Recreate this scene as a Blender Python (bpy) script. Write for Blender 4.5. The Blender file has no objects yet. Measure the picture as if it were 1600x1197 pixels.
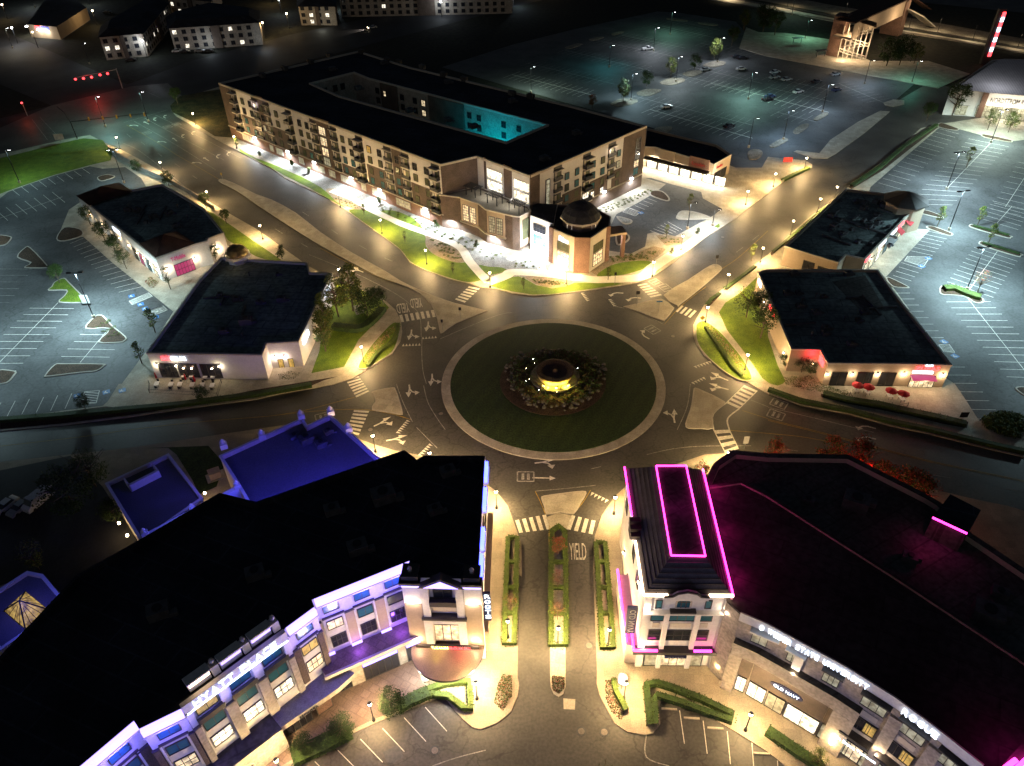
import bpy, bmesh, math, random
from mathutils import Vector, Matrix
random.seed(7)
R = math.radians
S = bpy.context.scene
COL = S.collection
# ---------------------------------------------------------------- camera, world, moon, exposure
CAM_F, CAM_P, CAM_R = 1190.0, R(38.67), R(-1.2)       # focal length in px of a 1600 px wide frame, pitch below the horizon, roll
cam_d = bpy.data.cameras.new('camera'); cam = bpy.data.objects.new('camera', cam_d); COL.objects.link(cam)
cam.location = (0, 0, 100)
cam.matrix_world = Matrix.Translation((0, 0, 100)) @ Matrix.Rotation(R(90) - CAM_P, 4, 'X') @ Matrix.Rotation(CAM_R, 4, 'Z')
cam_d.sensor_width = 36; cam_d.lens = 36 * CAM_F / 1600; cam_d.clip_end = 6000; cam_d.clip_start = 1
S.camera = cam
S.view_settings.view_transform = 'Standard'; S.view_settings.look = 'None'; S.view_settings.exposure = 0.0; S.view_settings.gamma = 1
world = bpy.data.worlds.new('World'); S.world = world; world.use_nodes = True
wn = world.node_tree.nodes; wl = world.node_tree.links
sky = wn.new('ShaderNodeTexSky'); sky.sky_type = 'NISHITA'; sky.sun_disc = False
sky.sun_elevation = R(20); sky.sun_rotation = R(200)
wl.new(sky.outputs[0], wn['Background'].inputs[0]); wn['Background'].inputs[1].default_value = 0.009
moon_d = bpy.data.lights.new('moon', 'SUN'); moon_d.energy = 0.01; moon_d.angle = R(0.5); moon_d.color = (.75, .85, 1)
moon = bpy.data.objects.new('moon', moon_d); COL.objects.link(moon); moon.rotation_euler = (R(60), 0, R(-20))
S.cycles.max_bounces = 4; S.cycles.diffuse_bounces = 2; S.cycles.glossy_bounces = 2; S.cycles.transmission_bounces = 2
S.cycles.sample_clamp_indirect = 3.0; S.cycles.use_denoising = True
# ---------------------------------------------------------------- measuring helpers: the photo's sight lines met with planes of known height
def ray(x, y):
    x = (x - 800) / CAM_F; y = -(y - 598.5) / CAM_F
    c, s = math.cos(CAM_R), math.sin(CAM_R); x, y = c * x - s * y, s * x + c * y
    return Vector((x, math.cos(CAM_P) + y * math.sin(CAM_P), -math.sin(CAM_P) + y * math.cos(CAM_P)))
def G(x, y, z=0.0):
    d = ray(x, y); k = (100 - z) / -d.z
    return Vector((d.x * k, d.y * k))
def P(reg, s, k=3.99):
    ox, oy = reg[0], reg[1]
    if len(reg) > 2: k = reg[2]
    v = [float(a) for a in s.replace(',', ' ').split()]
    return [(ox + v[i] / k, oy + v[i + 1] / k) for i in range(0, len(v), 2)]
def F(s):
    v = [float(a) for a in s.replace(',', ' ').split()]
    return [(v[i], v[i + 1]) for i in range(0, len(v), 2)]
def Ws(px, z=0.0): return [G(x, y, z) for x, y in px]
A0=(0,0);A1=(400,0);A2=(800,0);A3=(1200,0);B0=(0,300);B1=(400,300);B2=(800,300);B3=(1200,300)
C0=(0,600);C1=(400,600);C2=(800,600);C3=(1200,600);D0=(0,897);D1=(400,897);D2=(800,897);D3=(1200,897)
def smooth(p, n=5, closed=True):
    out = []; N = len(p)
    for i in range(N if closed else N - 1):
        if closed: a, b, c, d = p[i - 1], p[i], p[(i + 1) % N], p[(i + 2) % N]
        else: a, b, c, d = p[max(i - 1, 0)], p[i], p[i + 1], p[min(i + 2, N - 1)]
        for j in range(n):
            t = j / n
            out.append(0.5 * ((2 * b) + (c - a) * t + (2 * a - 5 * b + 4 * c - d) * t * t + (3 * b - a - 3 * c + d) * t ** 3))
    if not closed: out.append(p[-1])
    return out
def area(p): return 0.5 * sum(p[i - 1].x * p[i].y - p[i].x * p[i - 1].y for i in range(len(p)))
def ccw(p): return p if area(p) > 0 else p[::-1]
def inset(p, d):
    p = ccw(p); N = len(p); out = []
    for i in range(N):
        a, b, c = p[i - 1], p[i], p[(i + 1) % N]
        u = (b - a); v = (c - b)
        if u.length < 1e-6 or v.length < 1e-6: out.append(b.copy()); continue
        u.normalize(); v.normalize()
        n1 = Vector((-u.y, u.x)); n2 = Vector((-v.y, v.x)); m = n1 + n2
        if m.length < .2: m = n1
        m.normalize(); k = d / max(.45, m.dot(n1))
        out.append(b + m * k)
    return out
# ---------------------------------------------------------------- mesh builder
class MB:
    def __init__(s): s.v = []; s.f = []; s.m = []; s.mats = []
    def mi(s, m):
        if m is None: return 0
        if m not in s.mats: s.mats.append(m)
        return s.mats.index(m)
    def add(s, vs, fs, m=None):
        o = len(s.v); s.v += [tuple(v) for v in vs]; k = s.mi(m)
        for f in fs: s.f.append(tuple(i + o for i in f)); s.m.append(k)
    def prism(s, p, z0, z1, m=None, side=None, bottom=False):
        p = ccw(p); n = len(p)
        vs = [(q.x, q.y, z0) for q in p] + [(q.x, q.y, z1) for q in p]
        s.add(vs, [tuple(range(n, 2 * n))] + ([tuple(range(n - 1, -1, -1))] if bottom else []), m)
        s.add(vs, [(i, (i + 1) % n, n + (i + 1) % n, n + i) for i in range(n)], side or m)
    def sheet(s, p, z, m=None):
        p = ccw(p); s.add([(q.x, q.y, z) for q in p], [tuple(range(len(p)))], m)
    def box(s, c, d, rz=0.0, m=None):
        ca, sa = math.cos(rz), math.sin(rz); vs = []
        for z in (0, d[2]):
            for x, y in ((-1, -1), (1, -1), (1, 1), (-1, 1)):
                X, Y = x * d[0] / 2, y * d[1] / 2
                vs.append((c[0] + X * ca - Y * sa, c[1] + X * sa + Y * ca, c[2] + z))
        s.add(vs, [(3, 2, 1, 0), (4, 5, 6, 7), (0, 1, 5, 4), (1, 2, 6, 5), (2, 3, 7, 6), (3, 0, 4, 7)], m)
    def cyl(s, c, r0, r1, h, n=8, m=None, cap=True):
        vs = [(c[0] + r * math.cos(2 * math.pi * i / n), c[1] + r * math.sin(2 * math.pi * i / n), c[2] + z) for r, z in ((r0, 0), (r1, h)) for i in range(n)]
        fs = [(i, (i + 1) % n, n + (i + 1) % n, n + i) for i in range(n)]
        if cap: fs += [tuple(range(n, 2 * n)), tuple(range(n - 1, -1, -1))]
        s.add(vs, fs, m)
    def lathe(s, c, prof, n=12, m=None):
        vs = []; fs = []
        for r, z in prof: vs += [(c[0] + r * math.cos(2 * math.pi * i / n), c[1] + r * math.sin(2 * math.pi * i / n), c[2] + z) for i in range(n)]
        for k in range(len(prof) - 1): fs += [(k * n + i, k * n + (i + 1) % n, (k + 1) * n + (i + 1) % n, (k + 1) * n + i) for i in range(n)]
        fs.append(tuple(range((len(prof) - 1) * n, len(prof) * n))); s.add(vs, fs, m)
    def tube(s, a, b, r0, r1=None, n=6, m=None):
        a = Vector(a); b = Vector(b); r1 = r0 if r1 is None else r1; d = (b - a).normalized()
        x = d.orthogonal().normalized(); y = d.cross(x)
        vs = [tuple(c + (x * math.cos(2 * math.pi * i / n) + y * math.sin(2 * math.pi * i / n)) * r) for c, r in ((a, r0), (b, r1)) for i in range(n)]
        s.add(vs, [(i, (i + 1) % n, n + (i + 1) % n, n + i) for i in range(n)] + [tuple(range(n, 2 * n)), tuple(range(n - 1, -1, -1))], m)
    def ribbon(s, p, w, z, m=None, h=0.0):
        L = []; Rr = []
        for i in range(len(p)):
            a = p[max(i - 1, 0)]; b = p[min(i + 1, len(p) - 1)]; t = (b - a)
            if t.length < 1e-9: t = Vector((1, 0))
            t.normalize(); n = Vector((-t.y, t.x)) * w / 2
            L.append(p[i] + n); Rr.append(p[i] - n)
        n = len(p)
        s.add([(q.x, q.y, z) for q in L] + [(q.x, q.y, z) for q in Rr], [(i, n + i, n + i + 1, i + 1) for i in range(n - 1)], m)
        if h:
            s.add([(q.x, q.y, z) for q in L] + [(q.x, q.y, z - h) for q in L], [(i, i + 1, n + i + 1, n + i) for i in range(n - 1)], m)
            s.add([(q.x, q.y, z) for q in Rr] + [(q.x, q.y, z - h) for q in Rr], [(i + 1, i, n + i, n + i + 1) for i in range(n - 1)], m)
    def build(s, name, m=None, parent=None, **tags):
        me = bpy.data.meshes.new(name); me.from_pydata(s.v, [], s.f)
        mats = s.mats or [m]
        if m is not None and s.mats and m not in s.mats and None in s.mats: mats = [m if q is None else q for q in s.mats]
        for q in mats: me.materials.append(q)
        if s.mats: me.polygons.foreach_set('material_index', s.m)
        me.update()
        o = bpy.data.objects.new(name, me); COL.objects.link(o)
        if parent is not None: o.parent = parent
        for k, v in tags.items():
            if v: o[k] = v
        return o
def thing(name, label, cat, group=None, loc=(0, 0, 0), rz=0.0):
    o = bpy.data.objects.new(name, None); COL.objects.link(o); o.location = loc; o.rotation_euler = (0, 0, rz)
    o.empty_display_size = .5; o['label'] = label; o['category'] = cat
    if group: o['group'] = group
    return o
def copy_tree(o, parent=None):
    c = o.copy(); COL.objects.link(c); c.parent = parent
    for ch in list(o.children): copy_tree(ch, c)
    return c
def tag(o, label, cat, group=None):
    o['label'] = label; o['category'] = cat
    if group: o['group'] = group
    return o
def lamp(name, loc, col, power, radius=.3, parent=None, kind='POINT', spot=150, blend=.6, aim=None):
    d = bpy.data.lights.new(name, kind); d.energy = power; d.color = col
    if kind in ('POINT', 'SPOT'): d.shadow_soft_size = radius
    if kind == 'SPOT': d.spot_size = R(spot); d.spot_blend = blend
    o = bpy.data.objects.new(name, d); COL.objects.link(o); o.location = loc
    if aim is not None: o.rotation_euler = (Vector(aim) - Vector(loc)).to_track_quat('-Z', 'Y').to_euler()
    if parent is not None: o.parent = parent
    return o
# ---------------------------------------------------------------- materials
def mat(name, col, rough=.85, var=.18, scale=.6, col2=None, fine=6.0, finev=.12, spec=.3, metal=0.0, emis=None, es=0.0, brick=None, crack=0.0, bump=0.0, stripe=None):
    m = bpy.data.materials.new(name); m.use_nodes = True; t = m.node_tree; n = t.nodes; l = t.links; b = n['Principled BSDF']
    b.inputs['Roughness'].default_value = rough; b.inputs['Specular IOR Level'].default_value = spec; b.inputs['Metallic'].default_value = metal
    c4 = tuple(col) + (1,)
    tc = n.new('ShaderNodeTexCoord')
    def mix(kind, fac, a, bb):
        x = n.new('ShaderNodeMix'); x.data_type = 'RGBA'; x.blend_type = kind
        if isinstance(fac, (int, float)): x.inputs[0].default_value = fac
        else: l.new(fac, x.inputs[0])
        for q, s_ in ((a, 6), (bb, 7)):
            if isinstance(q, tuple): x.inputs[s_].default_value = q
            else: l.new(q, x.inputs[s_])
        return x.outputs[2]
    def noise(sc, det=3, lo=.35, hi=.65):
        x = n.new('ShaderNodeTexNoise'); x.inputs['Scale'].default_value = sc; x.inputs['Detail'].default_value = det; l.new(tc.outputs['Object'], x.inputs['Vector'])
        r = n.new('ShaderNodeMapRange'); r.inputs[1].default_value = lo; r.inputs[2].default_value = hi; l.new(x.outputs[0], r.inputs[0]); return r.outputs[0]
    c2 = tuple(col2) + (1,) if col2 else tuple(max(0, q * (1 - var * 2)) for q in col) + (1,)
    out = mix('MIX', noise(scale), c4, c2)
    if finev: out = mix('MULTIPLY', noise(fine, 2), out, (1 - finev * 2.2,) * 3 + (1,))
    if brick:
        bt = n.new('ShaderNodeTexBrick'); mp = n.new('ShaderNodeMapping'); l.new(tc.outputs['Object'], mp.inputs[0])
        bw, bh, mort, rot = brick[:4]; mp.inputs['Rotation'].default_value = rot
        l.new(mp.outputs[0], bt.inputs['Vector']); bt.inputs['Scale'].default_value = 1; bt.inputs['Brick Width'].default_value = bw; bt.inputs['Row Height'].default_value = bh
        bt.inputs['Mortar Size'].default_value = mort; bt.inputs['Color1'].default_value = (1, 1, 1, 1); bt.inputs['Color2'].default_value = (.78, .78, .78, 1)
        bt.inputs['Mortar'].default_value = (brick[4],) * 3 + (1,) if len(brick) > 4 else (.6, .6, .6, 1)
        out = mix('MULTIPLY', 1.0, out, bt.outputs[0])
    if crack:
        nz = n.new('ShaderNodeTexNoise'); nz.inputs['Scale'].default_value = .35; nz.inputs['Detail'].default_value = 4; l.new(tc.outputs['Object'], nz.inputs['Vector'])
        vm = n.new('ShaderNodeVectorMath'); vm.operation = 'MULTIPLY_ADD'; l.new(nz.outputs[1], vm.inputs[0]); vm.inputs[1].default_value = (5, 5, 5); l.new(tc.outputs['Object'], vm.inputs[2])
        vo = n.new('ShaderNodeTexVoronoi'); vo.feature = 'DISTANCE_TO_EDGE'; vo.inputs['Scale'].default_value = .17; l.new(vm.outputs[0], vo.inputs['Vector'])
        r = n.new('ShaderNodeMapRange'); r.inputs[1].default_value = .006; r.inputs[2].default_value = .03; r.inputs[3].default_value = 1 - crack; r.inputs[4].default_value = 1; l.new(vo.outputs[0], r.inputs[0])
        msk = noise(.03, 2, .42, .58); mm = n.new('ShaderNodeMath'); mm.operation = 'MAXIMUM'; l.new(r.outputs[0], mm.inputs[0]); l.new(msk, mm.inputs[1])
        out = mix('MULTIPLY', 1.0, out, mm.outputs[0])
    if stripe:
        wv = n.new('ShaderNodeTexWave'); wv.inputs['Scale'].default_value = stripe[0]; mp = n.new('ShaderNodeMapping'); mp.inputs['Rotation'].default_value = stripe[1]; l.new(tc.outputs['Object'], mp.inputs[0]); l.new(mp.outputs[0], wv.inputs[0])
        out = mix('MULTIPLY', wv.outputs[1], out, (stripe[2],) * 3 + (1,))
    l.new(out, b.inputs['Base Color'])
    if bump:
        nb = n.new('ShaderNodeTexNoise'); nb.inputs['Scale'].default_value = 3; nb.inputs['Detail'].default_value = 5; l.new(tc.outputs['Object'], nb.inputs['Vector'])
        bp = n.new('ShaderNodeBump'); bp.inputs['Strength'].default_value = bump; bp.inputs['Distance'].default_value = .1; l.new(nb.outputs[0], bp.inputs['Height']); l.new(bp.outputs[0], b.inputs['Normal'])
    if emis:
        b.inputs['Emission Strength'].default_value = es
        if es < 8 and finev:
            eo = mix('MULTIPLY', noise(1.3, 2), tuple(emis) + (1,), (.22, .2, .17, 1)); l.new(eo, b.inputs['Emission Color'])
        else: b.inputs['Emission Color'].default_value = tuple(emis) + (1,)
    return m
M = {}
M['asphalt'] = mat('asphalt', (.088, .083, .075), .58, .22, .1, fine=2.5, finev=.14, crack=.38, spec=.4, bump=.15)
M['lot'] = mat('lot_asphalt', (.095, .098, .10), .75, .2, .1, fine=2.0, finev=.12, crack=.35)
M['lot_dark'] = mat('dark_asphalt', (.035, .035, .04), .8, .2, .1, fine=2.0)
M['conc'] = mat('concrete', (.50, .45, .36), .85, .12, .3, fine=4, finev=.1, brick=(1.6, 1.6, .03, (0, 0, .3), .75))
M['pathc'] = mat('pale_path_concrete', (.74, .71, .62), .85, .08, .3, fine=3, finev=.05)
M['kerb'] = mat('kerb_concrete', (.46, .42, .36), .85, .08, .5)
M['brickpave'] = mat('brick_paving', (.24, .17, .14), .85, .15, .4, brick=(1.2, 1.2, .08, (0, 0, .5), .7))
M['tanpave'] = mat('tan_paving', (.38, .32, .25), .85, .1, .4, brick=(1.4, 1.4, .03, (0, 0, .1), .8))
M['grass'] = mat('lawn_grass', (.17, .25, .018), .9, .22, .5, (.11, .18, .014), fine=5, finev=.25, bump=.4)
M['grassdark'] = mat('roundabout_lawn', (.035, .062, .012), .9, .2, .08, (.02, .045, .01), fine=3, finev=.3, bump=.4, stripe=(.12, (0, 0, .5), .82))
M['drygrass'] = mat('dry_grass', (.11, .09, .03), .95, .25, .3, (.04, .045, .015), fine=3, finev=.3, bump=.5)
M['field'] = mat('field', (.03, .03, .018), .95, .3, .02, (.012, .014, .009), fine=.5, finev=.3)
M['gravel'] = mat('gravel', (.42, .42, .40), .9, .12, .6, (.3, .3, .28), fine=5, finev=.3, bump=.4)
M['tangravel'] = mat('tan_gravel', (.42, .33, .22), .9, .12, .6, (.3, .24, .16), fine=5, finev=.3, bump=.4)
M['mulch'] = mat('mulch', (.10, .06, .035), .95, .2, .8, fine=5, finev=.35, bump=.5)
M['paint'] = mat('white_paint', (.75, .72, .64), .6, .12, 1.2, fine=4, finev=.15)
M['paint2'] = mat('worn_white_paint', (.45, .44, .41), .7, .2, .8, fine=4, finev=.25)
M['yellow'] = mat('yellow_paint', (.45, .30, .05), .6, .15, .8, finev=.2)
M['bluepaint'] = mat('blue_paint', (.05, .18, .45), .6, .1, 1)
M['trackbed'] = mat('track_gravel', (.30, .26, .2), .95, .2, .3, fine=2, finev=.2)
M['steel'] = mat('rail_steel', (.25, .22, .2), .4, .1, 1, metal=.8)
# ---------------------------------------------------------------- the ground, roads, pavements
def st(name, mb, m=None): o = mb.build(name, m); o['kind'] = 'structure'; return o
mb = MB(); mb.sheet([Vector(p) for p in ((-2500, -300), (2500, -300), (2500, 4000), (-2500, 4000))], -.08); st('ground', mb, M['field'])
def sheet(name, px, z, m, sm=0):
    w = Ws(px, z)
    if sm: w = smooth(w, sm)
    b = MB(); b.sheet(w, z); return st(name, b, m)
def raised(name, px, z, m, sm=0, z0=0.0, kerb=0.0):
    w = Ws(px, z)
    if sm: w = smooth(w, sm)
    b = MB()
    if kerb:
        b.prism(w, z0, z, M['kerb']); b.sheet(inset(w, kerb), z + .02, m); return st(name, b)
    b.prism(w, z0, z, m); return st(name, b, m)
sheet('road', F('-400 1450 -300 215 0 200 80 165 205 135 262 130 340 200 600 190 900 190 1240 230 1330 200 1450 130 1900 200 2000 700 2000 1450'), 0, M['asphalt'])
sheet('road', F('-300 300 0 241 140 211 262 172 318 143 450 103 575 70 800 12 950 -27 950 -62 800 -20 575 28 450 55 300 95 205 130 80 165 -300 260'), -.03, M['lot_dark'])
sheet('road', F('80 165 205 135 90 85 -60 20 -200 -20 -260 20 -100 90'), -.05, M['lot_dark'])
# --- north block
NCURB = P(A0,'1070 690 1100 725 1200 785 1350 870 1500 950 1596 1003')+P(A1,'90 1045 180 1110 350 1190')+P(B1,'470 50 560 112 640 170 760 255 900 360 960 440 1060 490 1200 540 1330 570 1400 592 1500 603')+P(B2,'0 630 130 645 250 641 500 610 700 580 780 565 860 535 900 510 950 480 1000 445 1080 375 1150 320 1300 225 1400 160 1470 100 1596 10')
raised('pavement', NCURB+P(A3,'20 1185 100 1130 200 1075 275 1045 275 1025 230 1000')+F('1200 245 1190 262 1150 262 1020 215 960 200 900 182 640 122 560 98 400 118 318 143')+P(A0,'1140 640'), .15, M['conc'])
sheet('dry_grass_bank', P(A0,'1075 700 1060 660 1120 600 1280 570 1380 555 1460 800 1470 860 1340 850 1200 760'), .17, M['drygrass'])
sheet('lawn', P(A0,'1490 925 1596 985')+P(A1,'120 1030 300 1110 400 1165')+P(B1,'440 0 500 60 560 98 540 92 370 -5')+P(A1,'350 1180 180 1095 0 995')+P(A0,'1500 950'), .19, M['grass'])
sheet('gravel_bed', P(A0,'1470 870 1560 850')+P(A1,'0 830 500 1060 760 1170')+P(B1,'860 60 1130 190 1400 320 1596 430')+P(B2,'60 360 240 400 260 480 200 530 0 530')+P(B1,'1500 520 1430 560 1330 430 1060 260 700 90 560 90 440 0')+P(A1,'300 1105 120 1025 0 955')+P(A0,'1530 930'), .17, M['gravel'])
sheet('gravel_bed', P(B1,'440 -20 470 60 560 90 640 112 720 120 640 50 560 -5'), .18, M['tangravel'], 4)
sheet('lawn', P(B1,'580 110 640 165 760 250 900 355 960 430 1060 482 1200 532 1330 562 1425 540 1390 500 1330 440 1250 440 1130 400 1060 340 1045 260 900 215 800 165 720 120'), .19, M['grass'], 3)
sheet('lawn', P(B1,'780 120 850 115 930 140 1000 180 1038 228 960 200 880 180 820 150'), .19, M['grass'], 4)
sheet('gravel_bed', P(B1,'1060 270 1200 320 1260 360 1320 420 1250 440 1130 400 1065 340'), .185, M['tangravel'], 4)
sheet('lawn', P(B1,'1390 455 1420 500 1480 515 1560 490 1530 470 1450 465'), .19, M['grass'], 3)
sheet('lawn', P(B1,'1460 585 1540 555')+P(B2,'0 530 40 525 90 545 150 580 250 600 330 590 390 565 500 568 640 565 700 573 500 603 250 635 130 640 0 620')+P(B1,'1510 600'), .19, M['grass'])
sheet('gravel_bed', P(B2,'80 528 200 528 300 542 380 558 330 588 250 597 150 575'), .185, M['tangravel'], 3)
sheet('gravel_bed', P(B2,'480 490 530 522 560 487 640 447 770 427 870 430 940 380 960 355 880 338 800 370 760 395 600 400 500 440'), .18, M['tangravel'])
sheet('lawn', P(B2,'530 525 560 490 640 450 760 430 850 430 870 445 820 480 700 515 600 526'), .19, M['grass'], 4)
sheet('gravel_bed', P(B2,'895 270 960 335 1060 325 1065 285 950 262'), .18, M['tangravel'])
sheet('lawn', P(B2,'900 505 960 438 1075 365 1050 360 985 405 925 455'), .19, M['grass'], 3)
sheet('lawn', P(B2,'1080 350 1130 300 1290 197 1297 215 1220 270 1130 335'), .19, M['grass'])
def path(name, px, w, z, m, n=6):
    b = MB(); b.ribbon(smooth(Ws(px, z), n, False), w, z); return st(name, b, m)
path('path', P(B1,'470 -10 600 40 700 100 800 150 950 215 1100 268 1200 308 1280 352 1330 430 1400 510 1450 560'), 2.4, .20, M['pathc'])
path('path', P(B1,'1440 565 1560 520')+P(B2,'0 500 150 505 350 525 500 545 600 545 800 530 880 470 1000 390 1100 330 1250 215'), 3.2, .20, M['pathc'])
path('path', P(B2,'-20 425 60 385 120 378 165 410 190 490'), 2.2, .21, M['pathc'])
sheet('parking_lot', P(B2,'600 365 610 220 650 140 780 70 900 0 960 -50')+P(A2,'830 1110 870 1110 1000 1150 1180 1197')+P(B2,'1190 40 1310 105 1250 150 1000 285 960 280 890 250 845 260 830 340 740 385'), .17, M['lot'])
raised('traffic_island', P(B2,'870 -10 940 -5 985 40 960 55 860 20'), .3, M['mulch'], 3, .1, .5)
raised('traffic_island', P(B2,'650 150 745 172 740 195 690 195'), .3, M['gravel'], 3, .1, .5)
raised('traffic_island', P(B2,'650 245 720 260 735 290 700 320 650 325'), .3, M['mulch'], 3, .1, .5)
raised('traffic_island', P(B2,'1030 140 1060 115 1130 120 1200 140 1235 165 1040 170'), .3, M['conc'], 3, .1, .5)
# --- west block
WCURB = P(A0,'560 842 640 882 800 955 1000 1065 1180 1190')+P(B1,'0 228 210 378 330 463 480 545 640 600 800 672 870 735 903 800 912 870 900 930 850 1005 780 1055 700 1100 640 1140 600 1165')+P(C1,'470 5 330 30 150 60 0 95')+P(C0,'1100 160 800 205 400 255 0 292')
raised('pavement', WCURB+F('-300 720 -250 270 0 241 105 217 140 211'), .15, M['conc'])
sheet('parking_lot', F('-280 700 -250 300 0 310')+P(A0,'50 1197 190 1145 340 1095 560 1037 640 1052 780 1042 880 1110 930 1197')+P(B0,'520 50 430 110 360 280 520 280 700 440 850 560 1080 745 940 970 905 1000 760 1195')+P(C0,'740 0 670 110 640 135 400 165 0 218'), .17, M['lot'])
sheet('lawn', F('-250 290 0 247')+P(A0,'100 962 380 892 520 862 640 872 700 960 690 1000 560 1030 340 1090 50 1190')+F('0 303 -250 330'), .17, M['grass'])
sheet('lawn', P(B0,'1270 115 1330 130 1500 250 1596 315')+P(B1,'0 315 160 425 95 432 0 402')+P(B0,'1420 300 1390 250'), .17, M['grass'])
sheet('lawn', P(B1,'345 1130 395 990 420 780 480 560 620 598 700 628 790 680 830 720 760 800 640 920 550 1090'), .17, M['grass'])
raised('planter_bed', P(B1,'635 1100 650 1050 720 950 830 830 880 812 897 860 885 930 850 1000 760 1060 690 1100'), .3, M['grass'], 4, .1, .25)
sheet('planting_bed', P(C0,'0 225 400 172 660 140 800 152 1100 120 1400 75 1596 35')+P(B1,'510 1150 420 1175')+P(C1,'330 18 150 50 0 85')+P(C0,'1100 150 800 195 400 245 0 282'), .18, M['mulch'])
# --- east block
ECURB = P(A3,'1060 775 950 800 780 960 640 1060 500 1165')+P(B3,'430 40 330 100 230 180 130 270 0 390')+P(B2,'1530 440 1300 615 1200 700 1150 790 1130 830 1133 900 1150 950 1200 1020 1300 1100 1400 1160 1480 1192')+P(C2,'1530 25 1596 60')+P(C3,'90 90 200 130 520 190 760 260 1000 310 1200 360 1400 410 1596 455')
raised('pavement', ECURB+F('1850 790 1900 120 1560 180'), .15, M['conc'])
sheet('parking_lot', P(A3,'1080 785 640 1165')+P(B3,'560 200 1010 235 735 530 760 570 800 620 1000 900 1110 1160')+P(C3,'1165 0 1240 110 1310 220 1596 250')+F('1900 690 1900 225')+P(A3,'1596 872 1520 880 1360 850 1190 805'), .17, M['lot'])
sheet('lawn', P(B2,'1290 750 1330 690 1420 630 1560 500 1596 500')+P(B3,'0 900 60 1080 110 1180 90 1197')+P(C3,'60 10 20 0 0 -10')+P(B2,'1560 1160 1450 1000 1340 860'), .17, M['grass'])
raised('planter_bed', P(B2,'1143 860 1150 820 1200 803 1290 860 1380 960 1450 1050 1500 1150 1480 1178 1400 1165 1300 1100 1200 1010 1150 930'), .3, M['grass'], 3, .1, .25)
for s_ in ('1200 720 1230 670 1290 630 1307 640 1250 700 1215 728', '1312 610 1400 540 1500 463 1527 466 1430 545 1345 615'):
    raised('planter_bed', P(B2, s_), .25, M['mulch'], 0, .1, .15)
raised('planter_bed', P(B3,'10 380 130 285 230 200 330 118 420 60 430 80 330 140 230 222 130 310 20 400'), .25, M['mulch'], 0, .1, .15)
sheet('planting_bed', P(A3,'500 1165 700 1030 850 900 1060 772 1065 790 870 940 720 1060 520 1180'), .18, M['mulch'])
sheet('planting_bed', P(C3,'0 30 200 100 520 165 760 228 1000 275 1200 325 1400 372 1596 415 1596 445 1400 402 1200 352 1000 302 760 252 520 185 200 125 0 50'), .18, M['mulch'])
sheet('planting_bed', P(C3,'330 60 500 95 850 160 1040 195 1250 235 1240 275 1100 250 870 195 700 160 480 120 330 80'), .18, M['mulch'])
# --- roundabout and its islands
RING = [F('800 499.5 838 495.5 870 494 910 496.5 950.4 506.5 1000.5 532.8 1025.6 562.7 1039.5 595 1037 622 1025.5 649.6 1000.5 671.7 950.4 696.7 900 707.3 866 710.7 838 709 798.5 701.5 751 684.5 718 660 698 631 691 600 698 568 721 540 751 518')][0]
ring_w = smooth(Ws(RING, .15), 4)
def ellipse_fit(pts):
    cx = sum(p.x for p in pts) / len(pts); cy = sum(p.y for p in pts) / len(pts)
    return Vector((cx, cy)), sum((p - Vector((cx, cy))).length for p in pts) / len(pts)
rc, rr = ellipse_fit(ring_w)
circ = lambda r, n=96: [rc + Vector((math.cos(2 * math.pi * i / n), math.sin(2 * math.pi * i / n))) * r for i in range(n)]
print('ROUNDABOUT', rc, rr, min((p-rc).length for p in ring_w), max((p-rc).length for p in ring_w))
b = MB(); b.prism(circ(rr), 0, .15); st('roundabout_kerb_ring', b, M['conc'])

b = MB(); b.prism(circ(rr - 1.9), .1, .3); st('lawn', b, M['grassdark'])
b = MB(); b.prism(circ(rr*.475), .1, .36); st('planting_bed', b, M['mulch'])
def isl(px, n=3): return raised('traffic_island', px, .15, M['conc'], n, 0, .25)
isl(P(A0,'1362 1120 1400 1118 1500 1160 1596 1210')+P(B1,'100 48 250 130 400 248 600 378 800 488 900 552 1000 600 1120 650 1235 690 1300 705 1420 735 1430 745 1250 815 1165 875 1145 868 1130 790 1090 700 1020 630 940 590 870 562 750 520 600 440 400 330 200 205 0 75')+P(A0,'1480 1190 1380 1140'), 2)
isl(P(B2,'695 712 800 692 930 665 1000 712 1008 730 955 795 935 800 800 748 720 722'), 2)
isl(P(B2,'945 642 1100 545 1200 478 1255 450 1290 455 1310 475 1290 500 1200 580 1050 700 1030 705'), 2)
isl(P(C1,'730 60 720 50 760 35 850 20 870 30 895 100 915 175 900 190 800 172 722 160 735 120 745 105'), 2)
isl(P(C2,'1130 40 1140 22 1190 40 1330 110 1290 150 1252 190 1255 275 1180 277 1100 275 1080 245 1110 160 1125 80'), 2)
isl(P(C2,'182 712 200 695 320 678 440 665 465 680 430 740 385 810 300 800 215 812 200 760'), 2)
raised('traffic_island', P(C2,'215 830 290 803 370 820 340 900 335 1197')+P(D2,'335 100 333 640 333 700 320 745 290 765 260 750 240 700 238 640 236 0')+P(C2,'236 1100 240 900'), .15, M['conc'], 0, 0, 0)
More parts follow.
